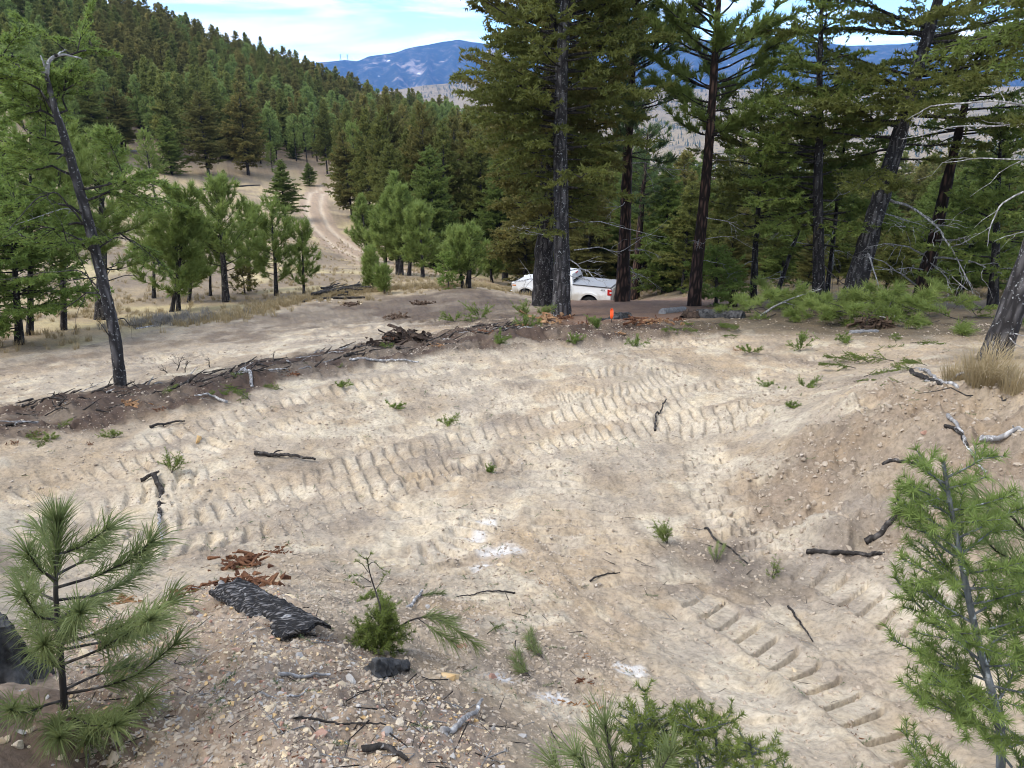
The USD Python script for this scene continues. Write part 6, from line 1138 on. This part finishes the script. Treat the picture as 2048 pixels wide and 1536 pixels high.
def plant(name, label, cat, base, branches, leaf_m, wood_m='bark_young', group=None):
    """branches: (polyline, radius, bare fraction, needles per metre, needle length, needle width, spread, sag, tip burst); polylines in world metres."""
    t = thing(name, label, cat, base, group=group); tv, lv = [], []
    for P, r, t0, per, nl, nw, sprd, sag, tb in branches:
        P = np.asarray(P) - base; k = len(P); u = np.linspace(0, 1, 10); s = np.linspace(0, 1, k); Q = np.stack([np.interp(u, s, P[:, c]) for c in range(3)], 1); Q[1:-1] = (Q[:-2] + 2 * Q[1:-1] + Q[2:]) / 4
        tv.append(tubes(Q[None], (r * (1 - 0.65 * u))[None], 6))
        if per: lv.append(needle_run(Q, t0, per, nl, nw, rp, sprd, sag, tb))
    st = obj('stem', tv[0], wood_m, t, smooth=True)
    if len(tv) > 1: obj('twigs', join(tv[1:]), wood_m, st, smooth=True)
    if lv: obj('needles', join(lv), leaf_m, t)
    return t
def W3(a, b, D): return at_dist(np.array(float(a)), np.array(float(b)), D)
# the pine sapling at the lower left
def pine_sapling():
    base = on_ground(128, 1425)[0]; D = math.hypot(base[0], base[1]); pn = (680, 0.128, 0.0036, (14, 54), 0.2, 34)
    stem = [W3(130, 1432, D), W3(124, 1340, D), W3(116, 1250, D), W3(109, 1170, D), W3(114, 1100, D), W3(116, 1050, D)]
    br = [(stem, 0.0125, 0.60, 900, 0.128, 0.0036, (12, 50), 0.1, 90)]
    for pts, dd, t0 in [
        ([(114, 1110), (160, 1095), (212, 1060)], -.12, .2), ([(112, 1150), (170, 1120), (200, 1092)], .18, .3), ([(114, 1175), (200, 1150), (262, 1120), (300, 1085)], -.2, .25), ([(116, 1200), (200, 1190), (262, 1160), (290, 1120)], .25, .25), ([(118, 1290), (180, 1270), (250, 1255), (338, 1205)], -.25, .3), ([(120, 1300), (200, 1285), (280, 1270), (322, 1240)], .3, .3), ([(122, 1330), (200, 1300), (262, 1262), (300, 1240)], -.5, .3),
        ([(128, 1388), (200, 1376), (275, 1352), (350, 1288)], -.2, .35), ([(128, 1380), (190, 1350), (260, 1330), (320, 1320)], .35, .35), ([(130, 1420), (200, 1440), (250, 1430), (290, 1400)], -.35, .2), ([(130, 1425), (180, 1452), (230, 1450)], -.5, .1), ([(130, 1415), (170, 1420), (220, 1400), (270, 1370)], .3, .2),
        ([(112, 1160), (80, 1140), (58, 1108)], -.15, .3), ([(110, 1200), (75, 1185), (50, 1150)], .25, .3), ([(114, 1240), (75, 1235), (48, 1190)], -.25, .35), ([(118, 1290), (85, 1280), (62, 1258)], .25, .3), ([(124, 1345), (95, 1310), (88, 1290)], -.3, .2), ([(128, 1400), (90, 1410), (50, 1428), (22, 1420)], -.25, .35), ([(130, 1410), (95, 1420), (70, 1400)], .3, .3), ([(130, 1428), (110, 1455), (120, 1475)], -.4, .1), ([(122, 1300), (135, 1260), (160, 1225)], -.45, .2), ([(120, 1280), (105, 1240), (90, 1220)], .35, .2), ([(113, 1130), (95, 1090), (85, 1060)], .2, .3), ([(130, 1430), (160, 1465), (175, 1480)], -.3, .1), ([(116, 1240), (150, 1215), (200, 1205)], .4, .3)]:
        P = [W3(a, b, D + dd * k / (len(pts) - 1)) for k, (a, b) in enumerate(pts)]; br.append((P, 0.0055, t0) + pn)
    plant('pine_sapling', 'long-needled pine sapling with grey stem standing at the lower left', 'sapling', base, br, 'pine_near')
pine_sapling()
# the fir sapling at the lower right, and the other young trees cut by the frame
def fir_sapling(name, label, line, D, n_br, spread_px, seed, leaf_m='fir_near', r=0.013, nl=0.028, dens=1.0, first=0.05):
    rg = np.random.default_rng(seed); P = np.array([W3(a, b, D + (d if len(p) > 2 else 0)) for p in line for a, b, d in [tuple(p) + (0,) * (3 - len(p))]])
    u = np.linspace(0, 1, 24); s = np.linspace(0, 1, len(P)); Q = np.stack([np.interp(u, s, P[:, k]) for k in range(3)], 1); L = np.linalg.norm(np.diff(Q, axis=0), axis=1).sum(); mpp = D / FPX * 1.1
    br = [(Q, r, 0.72, 900 * dens, nl, 0.0024, (35, 80), 0, 30)]
    for k in range(n_br):
        t = first + (0.97 - first) * (k + rg.random()) / n_br; b, d = curve_at(Q, np.array([t])); b = b[0]
        l = spread_px * mpp * (1 - 0.82 * t) * rg.uniform(0.65, 1.1) + 0.03; a = k * 2.4 + rg.normal() * 0.3; h = np.array([math.sin(a), math.cos(a) * 0.8, 0.0])
        e = unit(h * 0.85 + unit(Q[-1] - Q[0]) * rg.uniform(0.25, 0.6)); v = np.linspace(0, 1, 5); B = b + e * (l * v)[:, None]; B[:, 2] += 0.12 * l * v ** 2
        B = B + rg.normal(size=B.shape) * 0.012 * l * (v > 0)[:, None]
        br.append((B, 0.0035, 0.12, 950 * dens, nl, 0.0029, (40, 85), 0, 14))
        for m in range(int(l / 0.035)):                                   # side shoots
            tt = rg.uniform(0.18, 0.95); b2, d2 = curve_at(B, np.array([tt])); side = unit(np.cross(d2[0], [0, 0, 1.0])) * (1 if m % 2 else -1); l2 = l * (1 - tt) * rg.uniform(0.4, 0.75) + 0.035
            e2 = unit(d2[0] * 0.75 + side * 0.75 + rg.normal(size=3) * 0.18 + [0, 0, 0.12]); br.append((b2[0] + e2 * (l2 * np.linspace(0, 1, 4))[:, None], 0.002, 0.0, 950 * dens, nl, 0.0029, (40, 85), 0, 12))
    g = Q[0].copy()
    return plant(name, label, 'sapling', g, br, leaf_m, 'grey_stem')
def ground_px(px, D):                                                      # pixel row where the ground lies at distance D below pixel column px
    q = W3(px, 1500, D); return pix((q[0], q[1], gz(q[0], q[1])))
b_ = ground_px(2062, 1.95); fir_sapling('fir_sapling', 'tall green fir sapling with silver stem at the lower right', [(b_[0], b_[1] + 6), (2032, 1536), (1990, 1400), (1962, 1320), (1938, 1200), (1918, 1100), (1902, 1020), (1886, 922)], 1.95, 46, 250, 201, r=0.0125)
b_ = ground_px(2130, 2.3)
def pine_side(name, label, base_px, D, lines, n=420, nl=0.135, leaf='pine_near'):
    base = W3(base_px[0], base_px[1], D); br = []
    for k, (pts, dd, t0) in enumerate(lines):
        P = [W3(a, b, D + dd * i / (len(pts) - 1)) for i, (a, b) in enumerate(pts)]; br.append((P, 0.010 if k == 0 else 0.005, t0, n, nl, 0.0032, (16, 55), 0.12, 22))
    return plant(name, label, 'sapling', base, br, leaf, 'bark_young')
pine_side('pine_sapling', 'long-needled pine partly hidden behind the fir sapling at the right edge', (b_[0], b_[1]), 2.3, [([(b_[0], b_[1]), (2120, 1400), (2105, 1200), (2095, 1080)], 0, .5), ([(2105, 1130), (2050, 1060), (1995, 1005), (1960, 1000)], -.1, .25), ([(2100, 1120), (2060, 1080), (2005, 1050), (1965, 1045)], .2, .25), ([(2110, 1180), (2060, 1130), (2000, 1110), (1975, 1085)], -.2, .3), ([(2110, 1250), (2070, 1200), (2030, 1170), (2010, 1130)], .2, .3), ([(2095, 1080), (2070, 1040), (2040, 1015)], .1, .2), ([(2120, 1300), (2080, 1270), (2035, 1200)], -.15, .3)])
b_ = ground_px(1240, 1.62)
pine_side('pine_sapling', 'pine sapling whose needle tufts rise from the bottom edge', (b_[0], b_[1]), 1.62, [([(b_[0], b_[1] + 5), (1235, 1600), (1222, 1510), (1210, 1450)], 0, .3), ([(1235, 1600), (1180, 1550), (1150, 1510)], -.1, .2), ([(1232, 1590), (1140, 1570), (1110, 1530)], .1, .2), ([(1230, 1560), (1270, 1520), (1290, 1470)], .08, .2), ([(1235, 1600), (1310, 1560), (1340, 1510)], -.08, .2), ([(1232, 1570), (1200, 1520), (1185, 1470)], .15, .2)], 520, .11)
for k, (px, tipx, tipy, D, sp, lab) in enumerate([(1320, 1300, 1428, 1.72, 130, 'leftmost little fir at the bottom edge, beside the pine tufts'), (1290, 1268, 1440, 1.66, 110, 'little fir among the pine tufts at the bottom edge'), (1400, 1385, 1450, 1.70, 110, 'little fir in the middle of the bottom edge group'), (1440, 1425, 1436, 1.78, 120, 'little fir with upright tips at the bottom edge'), (1510, 1500, 1480, 1.70, 100, 'rightmost little fir at the bottom edge')]):
    b_ = ground_px(px, D); fir_sapling('fir_sapling', lab, [(b_[0], b_[1] + 4), (px, (b_[1] + tipy) / 2 + 10), ((px + tipx) / 2, tipy + 40), (tipx, tipy)], D, 16, sp, 210 + k, 'fir_near2', r=0.005, nl=0.021, first=0.2)
# the small fir in the middle foreground with a thin bare leader and a drooping pine bough
def small_fir():
    base = on_ground(762, 1302)[0]; D = math.hypot(base[0], base[1]); br = [([W3(762, 1306, D), W3(763, 1260, D), W3(764, 1218, D), W3(750, 1180, D), W3(737, 1140, D), W3(735, 1118, D)], .006, .84, 500, .02, .0028, (30, 80), 0, 20)]
    for k in range(62):
        a = rp.random() * 6.283; z = rp.uniform(0, 70); s = (W3(763, 1300 - z, D)); w = rp.uniform(0.35, 1.0) * 0.19 * (1 - 0.45 * z / 75); d = np.array([math.sin(a) * w - .01, math.cos(a) * w * .8, rp.uniform(0.0, .07)])
        P = s + d * np.linspace(0, 1, 5)[:, None]; br.append((P, .0025, .15, 800, .024, .003, (35, 80), 0, 14))
        for m in range(3):
            tt = rp.uniform(.3, .95); e = unit(d + rp.normal(size=3) * .12) * rp.uniform(.04, .08); b = s + d * tt; br.append((b + e * np.linspace(0, 1, 4)[:, None], .0015, 0, 800, .024, .003, (35, 80), 0, 10))
    for pts in ([(737, 1145), (725, 1128), (712, 1122)], [(736, 1130), (748, 1122), (764, 1140), (778, 1144)], [(742, 1165), (720, 1150), (700, 1152)], [(745, 1172), (722, 1175), (708, 1165)], [(735, 1120), (722, 1112)], [(735, 1118), (742, 1108)], [(750, 1180), (762, 1165), (768, 1150)]):
        br.append(([W3(a, b, D) for a, b in pts], .002, .3, 480, .022, .0028, (30, 75), 0, 18))
    plant('fir_sapling', 'dense bright green little fir with a thin bare leader in the middle foreground', 'sapling', base, br, 'fir_near2', 'bark_young')
    b2 = W3(805, 1250, D); pn = (560, .11, .0034, (12, 45), .12, 26)
    t = plant('pine_bough', 'pine bough drooping to the right out of the little fir', 'bough', b2, [([W3(790, 1262, D), W3(820, 1238, D), W3(860, 1232, D - .05), W3(900, 1250, D - .1), W3(945, 1285, D - .14)], .005, .35) + pn, ([W3(840, 1235, D), W3(870, 1228, D + .1), W3(895, 1238, D + .12)], .003, .2) + pn, ([W3(835, 1236, D), W3(870, 1262, D - .1), W3(900, 1280, D - .15)], .003, .2) + pn], 'pine_near')
small_fir()
def tuft(px, py, lines, label, cat='tuft', leaf='pine_near', nl=0.09, per=520, name='pine_tuft', spread=(10, 40), lift=0.02, wid=0.0032, wood='bark_young', r=0.003, t0=0.1, burst=20):
    base = on_ground(px, py)[0]; br = []
    for pts in lines:
        P = on_ground([p[0] for p in pts], [p[1] for p in pts]) + np.array([[0, 0, lift + (p[2] if len(p) > 2 else 0.0)] for p in pts]); br.append((P, r, t0, per, nl, wid, spread, .05, burst))
    return plant(name, label, cat, base, br, leaf, wood)
tuft(1065, 1330, [[(1085, 1328), (1072, 1308), (1062, 1282)], [(1080, 1325), (1058, 1310), (1055, 1290)]], 'cut pine tuft lying right of the other one on pale dirt'); tuft(1042, 1350, [[(1058, 1360), (1046, 1345), (1036, 1322)], [(1055, 1358), (1038, 1350), (1030, 1335)]], 'cut pine tuft lying lower left of the other one on pale dirt')
tuft(860, 1198, [[(838, 1200), (860, 1197), (882, 1192)]], 'small pine tuft lying on the dirt above the little fir', nl=.07); tuft(990, 1278, [[(975, 1285), (990, 1275), (1005, 1265)], [(980, 1262), (990, 1275)]], 'faint grey-green sprig on the dirt left of the cut pine tufts', nl=.05, per=250)
tuft(1430, 1128, [[(1432, 1130), (1430, 1118, .03), (1434, 1105, .06)], [(1430, 1130), (1420, 1118, .03), (1418, 1112, .04)], [(1432, 1130), (1442, 1120, .03), (1446, 1110, .05)]], 'little green tuft on the ridge between pad and right-hand track', nl=.05, per=700)
for px, py, h, w, lab in [(345, 955, 44, 34, 'grey-green fir sprig standing on the pad at the left'), (1335, 1088, 48, 44, 'sparse grey-green fir sprig by the right-hand skid marks'), (1545, 1160, 44, 36, 'forked bare twig with few needles beside the track'), (895, 850, 26, 50, 'trampled grey-green sprig on the middle of the pad'), (790, 822, 12, 34, 'flattened sprig on the pad, left of the trampled one'), (685, 780, 14, 30, 'small sprig on the upper left of the pad'), (1540, 772, 18, 44, 'green fir scrap lying on the far right of the pad'), (1608, 780, 22, 46, 'green fir sprig right of the scrap on the far pad'), (1580, 822, 14, 24, 'tiny green sprig at the foot of the spoil heap'),
                          (1150, 690, 22, 34, 'small green sprig at the near edge of the mulch'), (1268, 690, 22, 30, 'small green sprig right of the middle of the mulch edge'), (1000, 694, 26, 30, 'yellow-green sprig at the left end of the mulch'), (1600, 705, 34, 40, 'brownish-green fir sprig on the far right pad'), (1500, 712, 16, 40, 'low dull sprig on the far pad'), (1195, 665, 30, 40, 'pale green seedling among the orange wood scraps'), (1050, 655, 30, 40, 'yellow-green seedling by the long orange slab'), (1050, 640, 34, 36, 'grey-green seedling left of the grey trunk'), (1085, 640, 28, 30, 'green seedling at the foot of the grey trunk'), (960, 640, 34, 60, 'dull green sprig on the brown mound'), (910, 645, 20, 50, 'low dull green sprig left of the brown mound'), (730, 1200, 20, 60, 'thin grey-green weeds behind the small fir'), (1690, 690, 20, 30, 'green sprig at the foot of the soil clump'), (980, 950, 14, 14, 'tiny brown tuft on the middle of the pad'), (230, 880, 16, 30, 'grey twig sprig below the berm'), (100, 880, 10, 30, 'dull sprig on the pad at far left')]:
    q = on_ground(px, py)[0]; mpp = ((q - EYE) @ FWD) / FPX; br = []; bare_ = 'bare' in lab; nd = (min(700, 2.2 / mpp) if not bare_ else 60, max(.02, 3.6 * mpp), max(.003, 0.85 * mpp), (30, 95), 0, 6)
    for k in range(7 if not bare_ else 4):
        d = np.array([rp.normal() * w * .40, rp.normal() * w * .30, h * rp.uniform(.25, 1.0)]) * mpp; P = q + d * np.linspace(0, 1, 5)[:, None] + rp.normal(size=(5, 3)) * .05 * h * mpp * np.linspace(0, 1, 5)[:, None]; P[0] = q - [0, 0, .01]; br.append((P, max(.002, .22 * mpp), .15) + nd)
        for m in range(9):
            b = q + d * rp.uniform(.3, .95); e = (unit(d) * .5 + unit(rp.normal(size=3)) * .8 + [0, 0, .1]) * h * mpp * rp.uniform(.15, .45); br.append((b + e * np.linspace(0, 1, 4)[:, None], .0015, 0.0) + nd)
    plant('sprig', lab, 'sprig', q, br, 'fir_bright' if not 'dull' in lab and not 'grey' in lab else 'pine_young', 'bark_young')
# boughs of slash: flat fir and pine branches built once of each kind
BOUGH = {}
def bough_kind(name, leaf, n, fn):
    BOUGH[name] = []
    for k in range(n):
        c = proto_class(f'{name}_{k}'); P, B, D, L, nl, nw, per = fn(np.random.default_rng(400 + k)); obj('limb', join([tubes(P[None], (0.012 * np.linspace(1, .3, len(P)))[None], 5)]), 'bark_young', c); obj('needles', needle_tris(B, D, L, nl * .35, nl, nw, per, np.random.default_rng(5 + k), (18, 65)), leaf, c); BOUGH[name].append(c)
def fir_bough(rg):
    az = np.array([0.0]); P = fir_limbs(np.zeros((1, 3)), az, np.array([1.0]), np.array([.22]), np.array([-.2]), rg, 6)[0]; B, D, L = spray(P[None], np.array([1.0]), rg, 'fir', 0.8, .12, 2.0); return P, B, D, L, .042, .014, 2
def pine_bough(rg):
    P = fir_limbs(np.zeros((1, 3)), np.array([0.0]), np.array([1.0]), np.array([.25]), np.array([-.1]), rg, 6)[0]; B, D, L = spray(P[None], np.array([1.0]), rg, 'pine', 0.8, .3, 2.2); return P, B, D, L, .14, .012, 6
bough_kind('fir_bough', 'fir_green', 3, fir_bough); bough_kind('pine_bough', 'pine_young', 3, pine_bough)
def lay_bough(px, py, size_px, kind, label, group=None, lift=0.0, rz=None):
    q = on_ground(px, py)[0]; s = size_px * ((q - EYE) @ FWD) / FPX
    return dup(BOUGH[kind][rp.integers(3)], kind, label, 'bough', (q[0], q[1], q[2] + .01 + lift), rp.random() * 6.283 if rz is None else rz, s, (rp.normal() * .15, rp.normal() * .15), group)
for k in range(36): lay_bough(rp.uniform(1490, 1700), rp.uniform(622, 655), rp.uniform(50, 95), 'pine_bough', 'green pine bough in the heap of slash beside the old log', 'pine boughs in the slash heap', rp.uniform(0, .5))
for k in range(40): lay_bough(rp.uniform(1660, 1960), rp.uniform(626, 662), rp.uniform(60, 115), ('pine_bough', 'fir_bough')[k % 2], 'cut green bough in the row of slash at the far right of the pad', 'boughs in the slash row at the right', rp.uniform(0, .28))
for k in range(14): lay_bough(rp.uniform(1680, 1860), rp.uniform(700, 775), rp.uniform(40, 80), 'fir_bough', 'trampled fir bough on the pad before the leaning trunk at right', 'trampled boughs before the leaning trunk')
for k in range(7): lay_bough(rp.uniform(475, 570), rp.uniform(765, 805), rp.uniform(45, 80), 'fir_bough', 'dull green fir bough in the slash on the berm right of the crooked fir', 'fir boughs on the berm')
for k in range(3): lay_bough(rp.uniform(70, 115), rp.uniform(850, 880), rp.uniform(40, 60), 'fir_bough', 'grey-green fir bough on the left end of the berm', 'fir boughs on the left end of the berm')
for k in range(8): lay_bough(rp.uniform(1350, 1480), rp.uniform(660, 685), rp.uniform(28, 52), 'fir_bough', 'bright low fir bough on the far edge of the pad below the old log', 'fir boughs below the old log', rp.uniform(0, .08))
for px, py, s, lab in [(320, 800, 40, 'small fir bough on the dark berm'), (690, 742, 34, 'fir bough at the lower edge of the berm'), (800, 705, 44, 'dark fir bough under the torn stump'), (1790, 690, 46, 'fir bough at the right end of the pad'), (1820, 690, 60, 'fir bough by the foot of the leaning right trunk'), (1900, 690, 66, 'green bough before the leaning right trunk'), (120, 1140, 0.1, '')][:6]:
    lay_bough(px, py, s, 'fir_bough', lab)
for pts, d, lab in [([(1510, 640), (1560, 610), (1640, 582)], 6, 'long pale bare branch sticking out of the pine bough heap'), ([(1690, 600), (1720, 590), (1735, 580)], 5, 'grey dead branch at the foot of the leaning trunk'), ([(1850, 655), (1800, 640), (1760, 632)], 6, 'pale stick in the slash row at the right'), ([(1940, 668), (1990, 680), (2030, 695)], 5, 'white twig before the leaning right trunk')]:
    P = ground_line(pts, .05); D0 = np.hypot(*P[0, :2]); P = np.array([W3(a, b, D0 + .3 * k) for k, (a, b) in enumerate(pts)]); mpp = ((P[0] - EYE) @ FWD) / FPX
    mesh_thing('dead_branch', lab, 'branch', limb_line(P, d * mpp / 2, 3, rp), 'dead_grey', P[0], smooth=True)
# dry grass
def blades(n, h, spread, rg, wid, lean=.45):
    a = rg.random(n) * 6.283; r = spread * np.sqrt(rg.random(n)); b = np.stack([np.sin(a) * r, np.cos(a) * r, np.zeros(n)], 1); a2 = a + rg.normal(size=n) * .6; hh = h * rg.uniform(.5, 1.1, n); k = lean * rg.uniform(.2, 1.3, n)
    o = np.stack([np.sin(a2), np.cos(a2), np.zeros(n)], 1); mid = b + o * (hh * k * .35)[:, None] + np.array([0, 0, 1.0]) * (hh * .6)[:, None]; tip = b + o * (hh * k)[:, None] + np.array([0, 0, 1.0]) * (hh * (1 - .3 * k))[:, None]
    w = np.stack([np.cos(a2), -np.sin(a2), np.zeros(n)], 1) * wid / 2; V = np.stack([b - w, b + w, mid - w * .7, mid + w * .7, tip], 1).reshape(-1, 3); i = (np.arange(n) * 5)[:, None]
    return V, np.vstack([i + [0, 1, 3], i + [0, 3, 2], i + [2, 3, 4]])
for px, py, n, h, sp, lab in [(1965, 790, 700, 105, 34, 'big tuft of long dry straw-coloured grass at the foot of the right leaning trunk'), (1905, 765, 260, 55, 20, 'smaller dry grass tuft left of the big one'), (2025, 800, 260, 75, 26, 'dry grass tuft at the right edge beside the big one')]:
    q = on_ground(px, py)[0]; mpp = ((q - EYE) @ FWD) / FPX; tg = thing('grass_tuft', lab, 'grass tuft', q); obj('blades', blades(n, h * mpp, sp * mpp, rp, .0045, .9), 'straw', tg)
GR = [blades(26, .30, .10, rp, .014, .6) for _ in range(3)]
mk = lambda x, y: ground_masks(x, y)['grass'] * (0.25 + .75 * smoothstep(.45, .6, fbm(x / 2.5, y / 2.5, 3, 85)))
P, r = ground_points(16000, 14, 75, rp, mk, .66, 1.3)
edge = ground_line([(430, 648), (520, 618), (610, 598), (700, 588), (800, 578), (880, 574), (950, 572), (1010, 580), (1050, 588)], 0, 60); E = edge[rp.integers(0, 60, 900)] + np.c_[rp.normal(size=(900, 2)) * .5, np.zeros(900)]; E[:, 2] = ground_z(E[:, 0], E[:, 1])
scatter('dry_grass', 'dry straw-coloured grass of the meadow and its edge', 'grass', [(g_, 'straw') for g_ in GR], np.vstack([P, E]), np.r_[.30 + .5 * rp.random(len(P)), .45 + .5 * rp.random(900)], rp, .2)
wl = ground_line([(280, 655), (320, 645), (370, 640), (420, 636)], 0, 30); E = wl[rp.integers(0, 30, 110)] + np.c_[rp.normal(size=(110, 2)) * .5, np.zeros(110)]; E[:, 2] = ground_z(E[:, 0], E[:, 1])
scatter('grey_weeds', 'pale grey dead weeds along the grass verge before the young pines', 'weeds', [(g_, 'grey_weed') for g_ in GR[:2]], E, .4 + .6 * rp.random(110), rp, .2)
P, r = ground_points(2600, 1.8, 14, rp, lambda x, y: .6 * bare_soil(x, y)); sc_ = [needle_run(np.array([(0, 0, 0), (0, .12, .03), (0, .25, .04)]), .1, 160, .05, .008, rp, (30, 70), 0, 5) for _ in range(2)]
scatter('green_crumbs', 'tiny crushed bits of green foliage pressed into the dirt', 'foliage bits', [(s_, 'pine_blue') for s_ in sc_], P[:420] + [0, 0, .008], .15 + .3 * rp.random(min(420, len(P))), rp, .3)
